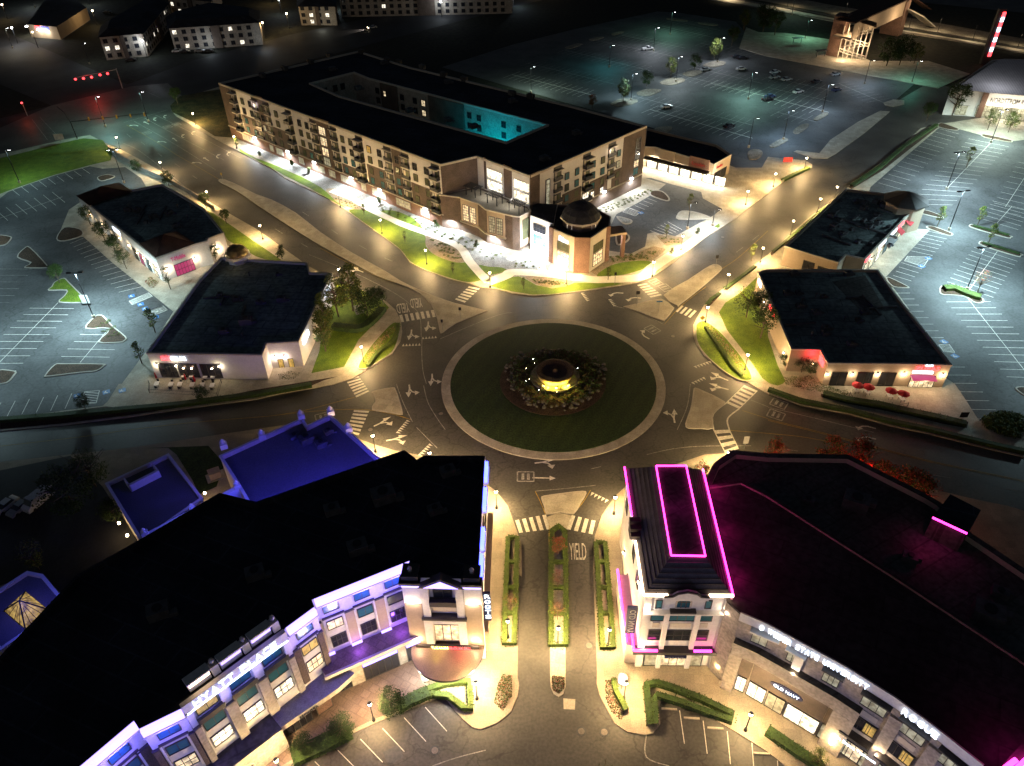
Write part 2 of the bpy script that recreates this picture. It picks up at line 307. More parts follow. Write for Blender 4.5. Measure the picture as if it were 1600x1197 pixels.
# --- south-west and south-east blocks
raised('pavement', F('-300 800 -300 1600 60 1500')+P(D1,'170 1300 220 1180 400 1090 640 975 870 872 1020 820 1150 765 1190 785 1240 850 1290 905 1350 955 1400 968 1500 930 1560 885 1596 850')+P(D2,'0 840 35 760 45 690 35 640 40 0')+P(C2,'60 1197 60 1000 0 830')+P(C1,'1570 760 1500 670 1430 620 1350 560 1150 470 850 410 720 372 640 342')+F('470 660 390 672 200 700 0 722'), .15, M['tanpave'])
sheet('brick_paving', P(D1,'480 640 700 560 960 500 1000 560 1040 680 1130 740 1000 800 860 850 640 950 400 1070 220 1160 -200 1400 -300 1100 0 900'), .17, M['brickpave'])
sheet('parking_lot', F('-300 830 -300 770 0 735 110 712 160 760 215 845 190 870 110 940 60 895 0 915 -300 1000'), .18, M['lot_dark'])
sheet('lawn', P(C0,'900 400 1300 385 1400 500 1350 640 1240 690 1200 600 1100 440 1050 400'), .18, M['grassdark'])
raised('pavement', P(C2,'1340 432 1200 440 900 540 730 620 640 700 560 820 515 950 503 1197')+P(D2,'507 0 530 600 528 680 545 750 570 800 640 930 720 985 830 1003 880 990 925 930 915 830 930 790 1000 790 1200 870 1440 1010 1596 1110')+P(D3,'100 1190 300 1330')+F('1700 1400 1900 1300 1900 820')+P(C3,'1596 790 1500 760 1300 720 1000 650 700 560 300 470'), .15, M['tanpave'])
# --- north lot, plaza and railway
sheet('parking_lot', F('1062 20 1150 34 1200 88 1330 113 1430 130 1395 160 1300 245 1262 262 1200 258 1080 225 1020 200 900 165 690 105 800 70 900 45 1027 18'), .03, M['lot'])
raised('pavement', P(A3,'-60 200 110 205 380 245 640 380 1000 380 1260 460 1060 550 900 520 520 450 0 352 -180 300')+P(A2,'1460 170'), .15, M['conc'])
raised('traffic_island', P(A3,'160 945 180 937 320 955 390 870 560 760 700 690 760 695 720 730 600 830 420 960 370 988 280 985'), .15, M['conc'], 0, -.02)
raised('traffic_island', P(A3,'720 640 780 620 850 625 850 650 780 665 730 655'), .15, M['conc'], 0, 0)
sheet('railway_bed', F('950 -40 1200 3 1300 22 1400 40 1500 56 1650 82 1650 70 1500 42 1400 24 1300 8 1200 -12 1000 -60'), .04, M['trackbed'])
sheet('railway_bed', F('1000 -20 1200 14 1300 34 1400 50 1500 66 1650 92 1650 86 1500 61 1400 45 1300 28 1200 8 1000 -28'), .03, M['conc'])
sheet('road', F('1000 -60 1200 -25 1400 0 1650 25 1650 -40 1400 -50 1000 -90'), .03, M['lot'])
# ---------------------------------------------------------------- painted markings
ZR, ZP = .02, .19
def lines(name, items, z, m, w=.13):
    b = MB()
    for px in items:
        p = Ws(px, z)
        if len(p) > 2: p = smooth(p, 5, False)
        b.ribbon(p, w, z)
    return st(name, b, m)
def crosswalk(a0, a1, b0, b1, n, z=ZR, edge=False, frac=.55):
    A_, B_, C_, D_ = G(*a0, z), G(*a1, z), G(*b0, z), G(*b1, z); b = MB()
    for i in range(n):
        t0 = i / (n - 1 + frac); t1 = t0 + frac / (n - 1 + frac)
        b.sheet([A_.lerp(B_, t0), A_.lerp(B_, t1), C_.lerp(D_, t1), C_.lerp(D_, t0)], z)
    if edge: b.ribbon([A_, B_], .2, z + .005); b.ribbon([C_, D_], .2, z + .005)
    return st('crosswalk', b, M['paint'])
def q1(r, x, y): return (r[0] + x / 3.99, r[1] + y / 3.99)
crosswalk(q1(B1,1328,588), q1(B1,1240,670), q1(B1,1395,602), q1(B1,1302,690), 6)
crosswalk(q1(B1,893,768), q1(B1,1108,735), q1(B1,905,812), q1(B1,1120,778), 7)
crosswalk(q1(B1,557,1168), q1(C1,625,84), q1(B1,640,1147), q1(C1,706,46), 7)
crosswalk(q1(C1,612,162), q1(C1,560,300), q1(C1,706,168), q1(C1,640,320), 7)
crosswalk(q1(B2,780,580), q1(B2,865,658), q1(B2,838,568), q1(B2,935,643), 6)
crosswalk(q1(B2,1055,706), q1(B2,1152,742), q1(B2,1018,744), q1(B2,1112,784), 4)
crosswalk(q1(C2,1335,118), q1(C2,1450,8), q1(C2,1415,155), q1(C2,1530,42), 6, edge=True)
crosswalk(q1(C2,1258,288), q1(C2,1335,438), q1(C2,1355,285), q1(C2,1412,405), 4, edge=True)
crosswalk(q1(C2,20,850), q1(C2,212,814), q1(C2,45,928), q1(C2,240,905), 5)
crosswalk(q1(C2,372,817), q1(C2,520,853), q1(C2,340,905), q1(C2,502,937), 4)
lines('lane_marking', [P(C2,'1335 118 1253 192 1258 288'), P(C2,'1415 155 1345 215 1355 285')], ZR, M['paint'], .3)
lines('lane_marking', [P(A0,'770 765 1045 685'), P(A0,'760 890 860 935 1000 1040 1180 1188'), P(A0,'835 755 1100 905 1345 1060'), P(A0,'900 735 1150 870 1400 1000'), P(A0,'965 715 1200 830 1500 985'),
  P(B1,'330 390 600 500 760 575 880 640 960 700 1020 770 1030 905'), P(A0,'200 745 295 870'), P(A0,'248 730 352 840'), P(A0,'865 550 995 608'),
  P(C2,'145 668 330 652 520 632'), P(C2,'840 440 1000 405 1180 388 1490 385'), P(C2,'1112 0 1092 140 1030 285'), P(C1,'875 0 915 110 975 235'), P(B1,'1035 905 1034 1020 1042 1120 1062 1195'),
  P(C1,'1045 10 1070 110 1120 200 1180 285'), P(C3,'0 145 300 215 660 302'), P(C2,'1490 100 1596 142'), P(B2,'640 712 780 745 945 825'), P(D1,'1100 1197 1250 1145 1432 1098'), P(D2,'838 1000 838 1140 980 1197'), P(B1,'1150 915 1300 850 1500 770 1596 750'), P(C1,'1000 270 1080 350 1130 400')], ZR, M['paint2'], .14)
dash = []
for r, s_ in ((A0,'790 835 820 860 880 885 905 905 985 955 1010 975 1090 1020 1120 1040 1200 1095 1230 1115'), (B1,'120 230 165 258 280 320 325 345'), (B1,'290 125 330 150 470 235 510 262 640 330 690 358 800 410 850 432'), (C3,'1030 568 1138 586 1480 652 1580 672 120 408 185 418 560 500 650 520'), (C2,'495 528 555 515'), (B2,'1400 375 1440 345 1500 300 1540 268')):
    v = P(r, s_)
    for i in range(0, len(v) - 1, 2): dash.append(v[i:i + 2])
lines('lane_marking', dash, ZR, M['paint2'], .14)
lines('yellow_lane_line', [P(A0,'790 780 1000 900 1100 965 1240 1045 1362 1116'), P(C0,'0 388 500 330 800 287 1200 240 1596 207')+P(C1,'100 198 300 165 480 118 615 82'), P(C1,'120 196 300 175 480 162 610 158 720 164 850 188 965 222'),
  P(C3,'0 220 300 293 560 362 900 452 1200 520 1596 602'), P(C3,'0 227 300 300 560 369 900 459 1200 527 1596 609'), P(C2,'1355 289 1596 308')+P(C3,'200 328 400 362 660 405'), P(C2,'1435 165 1596 216'), P(B2,'1310 478 1420 402 1596 242'), P(B2,'1210 590 1060 705 950 825'),
  P(C2,'145 670 180 740 208 812'), P(C2,'490 662 440 740 378 814'), P(C2,'232 1000 232 870 240 838'), P(C1,'850 188 900 200 965 222'), P(B1,'400 350 600 455 780 535 870 566')], ZR + .004, M['yellow'], .13)
def teeth(p, q, n, flip=False, z=ZR):
    a, b_ = G(*p, z), G(*q, z); u = (b_ - a) / n; w = Vector((-u.y, u.x)).normalized() * .95 * (-1 if flip else 1); b = MB()
    for i in range(n):
        o = a + u * i; b.sheet([o + u * .1, o + u * .9, o + u * .5 + w], z)
    return st('yield_line', b, M['paint'])
for r, a, b_, n, fl in ((B1,(908,962),(1028,957),6,0),(B1,(1032,918),(1130,910),5,0),(B2,(428,628),(468,682),6,0),(B2,(600,668),(634,714),5,0),(B2,(1130,1088),(1238,1052),6,1),(B2,(1115,1190),(1198,1152),5,1),(C1,(942,222),(872,306),7,0),(C1,(1083,370),(1008,446),6,0),(C2,(495,672),(606,726),5,1)):
    teeth(q1(r,*a), q1(r,*b_), n, bool(fl))
def arrow(c, d, kind=0, L=3.6, z=ZR):
    c0 = G(*c, z); u = (G(*d, z) - c0); u.normalize(); v = Vector((u.y, -u.x)); T = lambda x, y: c0 + u * y + v * x; b = MB(); h = L / 2
    if kind == 0:
        b.ribbon([T(0, -h), T(0, h - 1)], .3, z); b.sheet([T(-.6, h - 1.1), T(.6, h - 1.1), T(0, h)], z)
    else:
        s_ = 1 if kind > 0 else -1
        b.ribbon([T(.2*s_, -h), T(.2*s_, -h*.3), T(-.2*s_, .3), T(-.9*s_, .8)], .34, z); b.sheet([T(-.8*s_, .1), T(-.8*s_, 1.6), T(-1.8*s_, .85)], z)
        if abs(kind) > 1: b.ribbon([T(.2*s_, -h*.3), T(.5*s_, h*.3)], .34, z + .004); b.sheet([T(-.1, h*.2), T(1.1*s_, h*.2), T(.6*s_, h)], z + .003)
    return st('road_arrow', b, M['paint'])
for r, c, d, k in ((B1,(1078,838),(1075,900),2),(B1,(972,890),(965,950),2),(B1,(1105,1170),(1110,1300),2),(B2,(640,630),(560,625),1),(B2,(750,660),(690,655),1),(B2,(815,890),(740,850),-1),(B2,(1288,1155),(1200,1120),2),(C1,(965,42),(975,140),2),(C1,(795,240),(880,200),-2),(C1,(880,345),(960,330),-2),
  (C2,(212,490),(300,480),-2),(C2,(200,586),(290,588),0),(C2,(1000,198),(985,120),2),(C2,(1285,22),(1200,0),2),(A0,(1015,882),(990,870),1),(A0,(1090,870),(1070,855),0),(A0,(1132,850),(1110,840),-1),(A0,(1195,830),(1175,815),-1),(A0,(1232,1012),(1205,1000),1),(A0,(1285,992),(1265,980),0),(A0,(1350,975),(1330,960),-1),(A0,(1415,960),(1395,945),-1),
  (A0,(840,780),(815,770),1),(A0,(912,766),(890,755),0),(A0,(957,744),(935,735),-1),(A0,(1020,728),(1000,718),-1),(B1,(630,488),(560,460),2),(C3,(600,262),(520,240),1),(C3,(600,330),(520,310),1)):
    arrow(q1(r,*c), q1(r,*d), k, 4.2)
def text_obj(name, s, m, parent, T, w, h, depth=.12, tags=None):
    """T(x, y, d) -> world point; the words fill w by h."""
    cu = bpy.data.curves.new(name, 'FONT'); cu.body = s; cu.align_x = 'LEFT'; cu.resolution_u = 2
    o = bpy.data.objects.new(name, cu); me = bpy.data.meshes.new_from_object(o); bpy.data.objects.remove(o); bpy.data.curves.remove(cu)
    xs = [v.co.x for v in me.vertices]; ys = [v.co.y for v in me.vertices]; x0, x1, y0, y1 = min(xs), max(xs), min(ys), max(ys)
    bm = bmesh.new(); bm.from_mesh(me)
    if depth:
        r = bmesh.ops.extrude_face_region(bm, geom=bm.faces[:]); vs = [g for g in r['geom'] if isinstance(g, bmesh.types.BMVert)]
        for v in vs: v.co.z = 1
    for v in bm.verts: v.co = T((v.co.x - x0) / (x1 - x0) * w, (v.co.y - y0) / (y1 - y0) * h, v.co.z * depth)
    bmesh.ops.recalc_face_normals(bm, faces=bm.faces[:])
    bm.to_mesh(me); bm.free(); me.name = name; me.materials.clear(); me.materials.append(m)
    o = bpy.data.objects.new(name, me); COL.objects.link(o)
    if parent is not None: o.parent = parent
    return o
def road_text(s, p0, p1, up, h, z=ZR, m=None):
    a, b_ = G(*p0, z), G(*p1, z); u = (b_ - a); w = u.length; u.normalize(); v = Vector((-u.y, u.x))
    o = text_obj('road_lettering', s, m or M['paint'], None, lambda x, y, d: Vector((*(a + u * x + v * y), z)), w, h, 0); o['kind'] = 'structure'
    return o
road_text('YIELD', q1(C2,360,1095), q1(C2,466,1096), 0, 3.4)
road_text('YIELD', q1(B1,948,690), q1(B1,872,700), 0, 4.2); road_text('YIELD', q1(B1,1030,660), q1(B1,958,668), 0, 4.2)
def route_box(c, d, z=ZR):
    c0 = G(*c, z); u = (G(*d, z) - c0).normalized(); v = Vector((u.y, -u.x)); T = lambda x, y: c0 + u * y + v * x; b = MB()
    w, h = 1.2, 1.5
    for p in ([T(-w, -h), T(w, -h)], [T(-w, h), T(w, h)], [T(-w, -h), T(-w, h)], [T(w, -h), T(w, h)]): b.ribbon(p, .25, z)
    b.ribbon([T(-.8, .5), T(.8, .5)], .5, z + .003); b.ribbon([T(-.8, -.5), T(.8, -.5)], .5, z + .003)
    return st('road_marking', b, M['paint2'])
for r, c, d in ((B2,(897,565),(860,540)),(B2,(955,597),(910,560)),(B2,(875,858),(830,830)),(C2,(85,577),(120,577)),(C3,(68,122),(10,100)),(C3,(50,192),(0,175)),(C1,(420,205),(480,190)),(A0,(915,828),(890,815)),(A0,(1045,790),(1025,780)),(A0,(1100,775),(1080,765))): route_box(q1(r,*c), q1(r,*d))
def stalls(name, r, a0, a1, b0, b1, n, i0, i1, z=ZP, m='paint', w=.12, center=None):
    A_, B_, C_, D_ = (G(*q1(r, *p), z) for p in (a0, a1, b0, b1)); b = MB()
    for i in range(i0, i1 + 1):
        t = i / n; b.ribbon([A_ + (B_ - A_) * t, C_ + (D_ - C_) * t], w, z)
    if center: b.ribbon(Ws(P(r, center), z), w, z + .003)
    return st(name, b, M[m])
PL = 'parking_lines'
stalls(PL, B0, (185,724),(22,888),(460,727),(310,889), 4, 0, 9, center='362 690 -60 1120')
stalls(PL, B0, (422,978),(382,1025),(715,983),(685,1030), 1, -2, 1, center='680 850 500 1062')
stalls(PL, B0, (640,525),(740,625),(765,490),(885,590), 4, -9, 4)
stalls(PL, A0, (190,1148),(513,1050),(235,1183),(560,1082), 6, -2, 6)
stalls(PL, B0, (38,95),(325,0),(110,158),(405,65), 5, -2, 5, center='-20 170 100 130 390 30')
stalls(PL, B0, (-120,480),(-160,690),(200,480),(60,690), 5, 0, 5, m='paint2')
stalls(PL, C0, (45,200),(405,155),(95,105),(447,60), 4, -1, 4)
def hatch(r, a, b_, c, d, n, z=ZP):
    A_, B_, C_, D_ = (G(*q1(r, *p), z) for p in (a, b_, c, d)); m = MB()
    for p in ([A_, B_], [B_, C_], [C_, D_], [D_, A_]): m.ribbon(p, .14, z)
    for i in range(n): t = i / n; m.ribbon([A_.lerp(B_, t), D_.lerp(C_, min(1, t + 1.2 / n))], .16, z + .003)
    return st('hatched_bay', m, M['paint'])
hatch(B0, (805,680),(825,703),(950,650),(925,628), 1+5); hatch(B0, (900,755),(930,785),(1045,735),(1015,708), 6)
hatch(B0, (900,755),(930,785),(1045,735),(1015,708), 1)
hatch(C0, (525,50),(510,125),(600,118),(620,40), 5); hatch(B3, (870,400),(850,430),(970,465),(1010,405), 7); hatch(B3, (1065,952),(1095,995),(1165,1000),(1130,950), 5)
hatch(B2, (720,95),(690,125),(770,150),(800,125), 5)
def pad(r, x, y, z=ZP, s=1.4):
    c = G(*q1(r, x, y), z); b = MB(); b.box((c.x, c.y, z - .02), (s, s, .024), .5, M['bluepaint']); b.ribbon([c + Vector((-.3, -.4)), c + Vector((-.2, .4))], .2, z + .01, M['paint']); b.ribbon([c + Vector((-.2, -.1)), c + Vector((.4, -.3))], .25, z + .012, M['paint']); return st('accessible_bay_symbol', b)
for r, x, y in ((B0,820,648),(B0,877,700),(B0,905,727),(B0,970,780),(C0,482,73),(C0,663,50),(C0,762,40),(B2,1128,162),(B2,805,130),(B3,1000,413),(B3,958,463),(B3,1097,933),(B3,1165,1022)): pad(r, x, y)
stalls(PL, B3, (975,262),(910,345),(1115,293),(1045,375), 4, -1, 5); stalls(PL, B3, (832,440),(780,520),(960,480),(895,555), 3, 0, 3)
stalls(PL, B3, (1285,345),(1118,560),(1555,432),(1405,657), 9, 0, 9, center='1430 370 1250 615')
stalls(PL, B3, (1112,685),(1270,882),(1389,683),(1567,885), 5, 0, 11, center='1235 650 1650 1175')
stalls(PL, B3, (790,630),(1000,908),(885,630),(1095,908), 7, 0, 7); stalls(PL, C3, (1195,48),(1270,158),(1340,50),(1420,161), 2, -3, 3)
stalls(PL, A3, (1060,800),(690,1140),(1190,835),(830,1180), 14, 0, 14); stalls(PL, A3, (1250,865),(960,1180),(1500,915),(1230,1197), 12, 0, 15, center='1390 890 1110 1180')
stalls(PL, A3, (1560,1010),(1450,1197),(1750,1050),(1640,1240), 6, 0, 9, center='1650 1030 1480 1290')
stalls(PL, B3, (1400,55),(1310,160),(1640,120),(1560,235), 5, 0, 5, center='1520 90 1400 225')
stalls(PL, B2, (740,100),(870,25),(800,125),(930,45), 5, 0, 5); stalls(PL, B2, (970,185),(860,240),(1060,235),(960,275), 5, 0, 5)
stalls(PL, D1, (1055,830),(510,1098),(1190,980),(650,1240), 4, 0, 7, z=ZR, w=.11); stalls(PL, D2, (1045,850),(1342,980),(1075,1057),(1362,1185), 2, 0, 6, z=ZR, w=.11)
def row(px, m='paint2', z=.05, sw=2.8, dp=5.4):
    a, b_ = G(*px[0], z), G(*px[1], z); u = (b_ - a); L = u.length; u.normalize(); v = Vector((-u.y, u.x)); b = MB(); b.ribbon([a, b_], .3, z + .003)
    for i in range(int(L / sw)): o = a + u * (i * sw); b.ribbon([o - v * dp, o + v * dp], .14, z)
    return st(PL, b, M[m])
for r, s_, m in ((A2,'0 465 530 600','paint'),(A2,'330 312 860 440','paint2'),(A2,'690 220 1080 300','paint2'),(A2,'860 682 1500 862','paint'),(A2,'1240 520 1585 600','paint'),(A3,'0 610 380 700','paint'),(A2,'890 152 1260 235','paint2'),(A2,'1130 420 1560 520','paint2'),(A3,'0 480 420 570','paint2'),(A3,'440 520 720 640','paint2'),(A2,'100 395 640 525','paint2'),(A2,'520 250 1000 350','paint2'),(A2,'760 600 1500 780','paint2'),(A2,'1000 460 1590 590','paint2'),(A2,'1180 270 1580 350','paint2'),(A2,'980 120 1300 190','paint2'),(A3,'0 545 400 635','paint2'),(A3,'60 700 300 760','paint2')): row(P(r, s_), m)
# manholes and a pavement patch
def manhole(r, x, y, rad=.45, z=.02):
    c = G(*q1(r, x, y), z); b = MB(); b.cyl((c.x, c.y, z - .02), rad * 1.5, rad * 1.5, .03, 16, M['lot']); b.cyl((c.x, c.y, z), rad, rad, .02, 14, M['steel']); return st('manhole_cover', b)
for r, x, y in ((C1,1153,185),(C2,327,850),(D2,480,445),(D2,432,980),(D2,575,985),(D1,1115,1100),(B2,1003,900),(B2,1313,282),(C1,713,285),(B0,470,780),(B0,545,750),(B0,857,825),(B0,380,818)): manhole(r, x, y)
b = MB(); b.sheet([G(*q1(D2,*p), .01) for p in ((320,775),(395,780),(392,845),(322,842))], .01); st('road_patch', b, M['conc'])
b = MB(); b.sheet([G(*q1(D1,*p), .01) for p in ((790,1110),(890,1065),(920,1140),(830,1197))], .01); st('road_patch', b, M['lot'])
# ---------------------------------------------------------------- building kit
M['stucco'] = mat('cream_stucco', (.52, .46, .38), .9, .05, .3, fine=3, finev=.05)
M['white'] = mat('white_stucco', (.66, .64, .62), .9, .05, .3, fine=3, finev=.05)
M['brick'] = mat('brown_brick', (.15, .112, .092), .9, .15, .4, fine=6, finev=.2)
M['redbrick'] = mat('red_brick', (.23, .135, .10), .9, .15, .4, fine=6, finev=.2)
M['stone'] = mat('cut_stone', (.40, .35, .30), .9, .12, .5, fine=2.5, finev=.15)
M['tan'] = mat('tan_stucco', (.42, .33, .24), .9, .06, .3, fine=3, finev=.05)
M['roof'] = mat('dark_roof', (.030, .034, .052), .9, .3, .12, fine=1.5, finev=.15, brick=(9, 3, .12, (0, 0, .4), 1.6))  # blue tint in the colour stands in for LED glow on the hotel roof
M['rooflot'] = mat('weathered_roof', (.24, .30, .30), .9, .3, .1, (.13, .16, .165), fine=1.2, finev=.2, brick=(8, 3, .12, (0, 0, .1), .5))
M['roofg'] = mat('grey_roof', (.14, .135, .13), .9, .25, .1, fine=1.5, finev=.2, brick=(9, 3, .12, (0, 0, -.5), .6))
M['rooftile'] = mat('tiled_roof', (.10, .045, .03), .9, .2, .5, stripe=(1.2, (0, 0, .6), .35))
M['trim'] = mat('pale_trim', (.55, .5, .43), .8, .05, 1)
M['darktrim'] = mat('dark_trim', (.06, .055, .055), .6, .1, 1)
M['frame'] = mat('window_frame', (.05, .045, .04), .5, .1, 1)
M['wframe'] = mat('pale_window_frame', (.5, .5, .48), .5, .1, 1)
M['glass'] = mat('teal_reflection_glass', (.035, .14, .18), .12, .1, .5, spec=.8, finev=0)  # teal base colour paints in the reflected sky
M['glassg'] = mat('green_reflection_glass', (.12, .13, .07), .15, .2, .5, spec=.6, finev=0)  # green base colour paints in a dim reflection
M['glassd'] = mat('dark_window_glass', (.02, .022, .03), .12, .1, .5, spec=.6, finev=0)
M['lit'] = mat('lit_window', (.5, .45, .35), .5, emis=(1, .80, .50), es=1.3)
M['litw'] = mat('bright_lit_window', (.5, .5, .45), .5, emis=(1, .93, .78), es=2.0)
M['litdim'] = mat('dim_lit_window', (.3, .28, .2), .5, emis=(.85, .85, .62), es=.42)
M['lity'] = mat('yellow_lit_window', (.4, .3, .1), .5, emis=(.95, .62, .15), es=.6)
M['metal'] = mat('dark_metal', (.04, .04, .045), .45, .1, 1, metal=.6)
M['ductmetal'] = mat('duct_metal', (.10, .10, .11), .6, .2, 1)
M['grey'] = mat('grey_metal', (.3, .3, .31), .5, .1, 1, metal=.4)
def glow(name, col, s): return mat(name, (.1, .1, .1), emis=col, es=s if s >= 8 else s, finev=0)
M['globe'] = glow('warm_lamp_glass', (1, .78, .48), 30)
M['wglobe'] = glow('white_lamp_glass', (.95, .97, 1), 40)
M['violet'] = glow('violet_led', (.36, .27, 1), 3.4)
M['violet2'] = glow('violet_led_soft', (.42, .34, 1), 3.0)
M['blue'] = glow('blue_led', (.06, .08, 1), 10)
M['magenta'] = glow('magenta_led', (1, .03, .42), 9)
M['warmled'] = glow('warm_led', (1, .68, .42), 9)
M['signw'] = glow('white_sign_light', (.75, .86, 1), 4)
M['signr'] = glow('red_sign_light', (1, .05, .06), 5)
M['signred'] = mat('unlit_red_letters', (.45, .04, .04), .6)
M['signm'] = glow('magenta_sign_light', (.8, .02, .22), .55)
M['signy'] = glow('yellow_sign_light', (1, .75, .2), 6)
M['red'] = mat('red_canvas', (.5, .02, .03), .8)
M['navy'] = mat('navy_sign_panel', (.02, .025, .09), .5)
class Wall:
    def __init__(s, a, b): s.a = Vector(a); s.b = Vector(b); s.L = (s.b - s.a).length; s.u = (s.b - s.a) / s.L; s.n = Vector((s.u.y, -s.u.x)); s.ang = math.atan2(s.u.y, s.u.x)
    def hit(s, x, y):
        d = ray(x, y); det = d.x * -s.u.y + s.u.x * d.y
        k = (s.a.x * -s.u.y + s.u.x * s.a.y) / det; p = Vector((d.x * k, d.y * k))
        return (p - s.a).dot(s.u), 100 + d.z * k
    def rect(s, px):
        h = [s.hit(*p) for p in px]; S_ = sorted(a for a, _ in h); Z = sorted(z for _, z in h); n = len(h) // 2
        return sum(S_[:n]) / n, sum(S_[n:]) / (len(S_) - n), sum(Z[:n]) / n, sum(Z[n:]) / (len(Z) - n)
    def pt(s, t, z, d=0.0): q = s.a + s.u * t + s.n * d; return Vector((q.x, q.y, z))
    def box(s, mb, s0, s1, z0, z1, d0, d1, m=None):
        vs = [s.pt(a, z, d) for z in (z0, z1) for a, d in ((s0, d1), (s1, d1), (s1, d0), (s0, d0))]
        mb.add(vs, [(3, 2, 1, 0), (4, 5, 6, 7), (0, 1, 5, 4), (1, 2, 6, 5), (2, 3, 7, 6), (3, 0, 4, 7)], m)
def WP(p, q, z): return Wall(G(*p, z), G(*q, z))
def window(root, w, s0, s1, z0, z1, g='glass', nx=2, ny=1, fr='frame', d=.05, name='window', sill=False, th=.09):
    k_ = min(-.02, d - .12); b = MB(); w.box(b, s0, s1, z0, z1, k_, d, M[g])
    for a, c in ((s0 - th, s0), (s1, s1 + th)): w.box(b, a, c, z0 - th, z1 + th, k_, d + .09, M[fr])
    for a, c in ((z0 - th, z0), (z1, z1 + th)): w.box(b, s0, s1, a, c, k_, d + .085, M[fr])
    for i in range(1, nx): q = s0 + (s1 - s0) * i / nx; w.box(b, q - .04, q + .04, z0, z1, d, d + .05, M[fr])
    for i in range(1, ny): q = z0 + (z1 - z0) * i / ny; w.box(b, s0, s1, q - .04, q + .04, d, d + .046, M[fr])
    if sill: w.box(b, s0 - .2, s1 + .2, z0 - .25, z0 - th, -.02, .3, M['trim'])
    return b.build(name, None, root)
def wpart(root, name, w, s0, s1, z0, z1, d0, d1, m):
    b = MB(); w.box(b, s0, s1, z0, z1, d0, d1); return b.build(name, M[m], root)
def sign(root, s, w, s0, s1, z0, z1, m, d=.12, depth=.12, name='sign_lettering'):
    return text_obj(name, s, M[m], root, lambda x, y, e: w.pt(s0 + x, z0 + y, d + e), s1 - s0, z1 - z0, depth)
def shell(root, foot, z1, wm, rm, par=.7, z0=0.0, cap='trim', name='wall', th=.35):
    f = ccw([Vector(p) for p in foot]); i_ = inset(f, th); n = len(f); b = MB()
    vs = [(q.x, q.y, z0) for q in f] + [(q.x, q.y, z1) for q in f]
    b.add(vs, [(i, (i + 1) % n, n + (i + 1) % n, n + i) for i in range(n)], M[wm])
    o_ = inset(f, -.12)
    vs = [(q.x, q.y, z1) for q in o_] + [(q.x, q.y, z1) for q in i_] + [(q.x, q.y, z1 - .35) for q in o_] + [(q.x, q.y, z1 - .35) for q in f]
    b.add(vs, [(i, (i + 1) % n, n + (i + 1) % n, n + i) for i in range(n)] + [(2 * n + i, 2 * n + (i + 1) % n, (i + 1) % n, i) for i in range(n)] + [(3 * n + i, 3 * n + (i + 1) % n, 2 * n + (i + 1) % n, 2 * n + i) for i in range(n)], M[cap])
    vs = [(q.x, q.y, z1) for q in i_] + [(q.x, q.y, z1 - par) for q in i_]
    b.add(vs, [(i, (i + 1) % n, n + (i + 1) % n, n + i) for i in range(n)], M[wm])
    o = b.build(name, None, root)
    b = MB(); b.sheet(i_, z1 - par); b.build('roof', M[rm], root)
    return o
def hvac(parent, x, y, z, rz=0.0, s=1.0, name='rooftop_unit'):
    b = MB(); b.box((x, y, z), (2.2 * s, 1.6 * s, 1.2 * s), rz, M['ductmetal']); b.cyl((x, y, z + 1.2 * s), .5 * s, .5 * s, .15, 10, M['metal']); b.box((x + 1.5 * s, y, z), (.9 * s, .7 * s, .6 * s), rz, M['ductmetal']); return b.build(name, None, parent)
def wall_lamp(root, w, s, z, col=(1, .72, .42), power=120, g='globe', d=.55, name='wall_lamp'):
    e_ = .45 if power > 3000 else .16; b = MB(); w.box(b, s - e_, s + e_, z - .1, z + .3, 0, .18, M['metal']); w.box(b, s - e_, s + e_, z - .1 - e_, z - .1, .05, .16 + e_, M[g]); o = b.build(name, None, root)
    if power > 3000: lamp('lamp_light', w.pt(s, z - .1, d + .3), col, power, .25, root, 'SPOT', 165, .6, w.pt(s, z - 4, d + 1.5))
    else: lamp('lamp_light', w.pt(s, z - .2, d), col, power, .15, root)
    return o
WARM = (1, .67, .29); WHITE = (.88, .95, 1); CYAN = (.55, .92, 1)
# ---------------------------------------------------------------- apartment block round a courtyard
HA = 18.7
ap = thing('apartment_building', 'long five storey apartment block with dark roof, balconies and a courtyard inside', 'building')
aw = Ws(F('342 130 688 257 745 244 756 248 828 275 1010 197 890 165 640 105 560 80'), HA); ah = Ws(F('485 130 553 113 575 122 855 195 791 222 530 150'), HA)
b = MB()
for loop, s_ in ((ccw(aw), 1), (ccw(ah)[::-1], 1)):
    n = len(loop); b.add([(q.x, q.y, 0) for q in loop] + [(q.x, q.y, HA) for q in loop], [(i, (i + 1) % n, n + (i + 1) % n, n + i) for i in range(n)], M['white'] if loop[0] in aw else M['stone'])  # courtyard loop takes the darker stone as painted shade for unlit walls
    i_ = inset(ccw(aw), .4) if loop[0] in aw and len(loop) == len(aw) else None
b.build('wall', None, ap)
# parapet and roof (a ring round the courtyard)
b = MB()
for loop in (ccw(aw), ccw(ah)):
    n = len(loop); o_ = inset(loop, -.15 if len(loop) == len(aw) else -.4); i_ = inset(loop, .4 if len(loop) == len(aw) else .15)
    for z0, z1 in ((HA - .5, HA + .1),):
        b.add([(q.x, q.y, z) for z in (z0, z1) for l_ in (o_, i_) for q in l_], [(2 * n + i, 2 * n + (i + 1) % n, 3 * n + (i + 1) % n, 3 * n + i) for i in range(n)] + [(i, (i + 1) % n, 2 * n + (i + 1) % n, 2 * n + i) for i in range(n)] + [(n + (i + 1) % n, n + i, 3 * n + i, 3 * n + (i + 1) % n) for i in range(n)])
b.build('parapet', M['trim'], ap)
bm = bmesh.new(); es = []
for loop in (aw, ah):
    vs = [bm.verts.new((q.x, q.y, HA - .45)) for q in loop]
    for i in range(len(vs)): es.append(bm.edges.new((vs[i - 1], vs[i])))
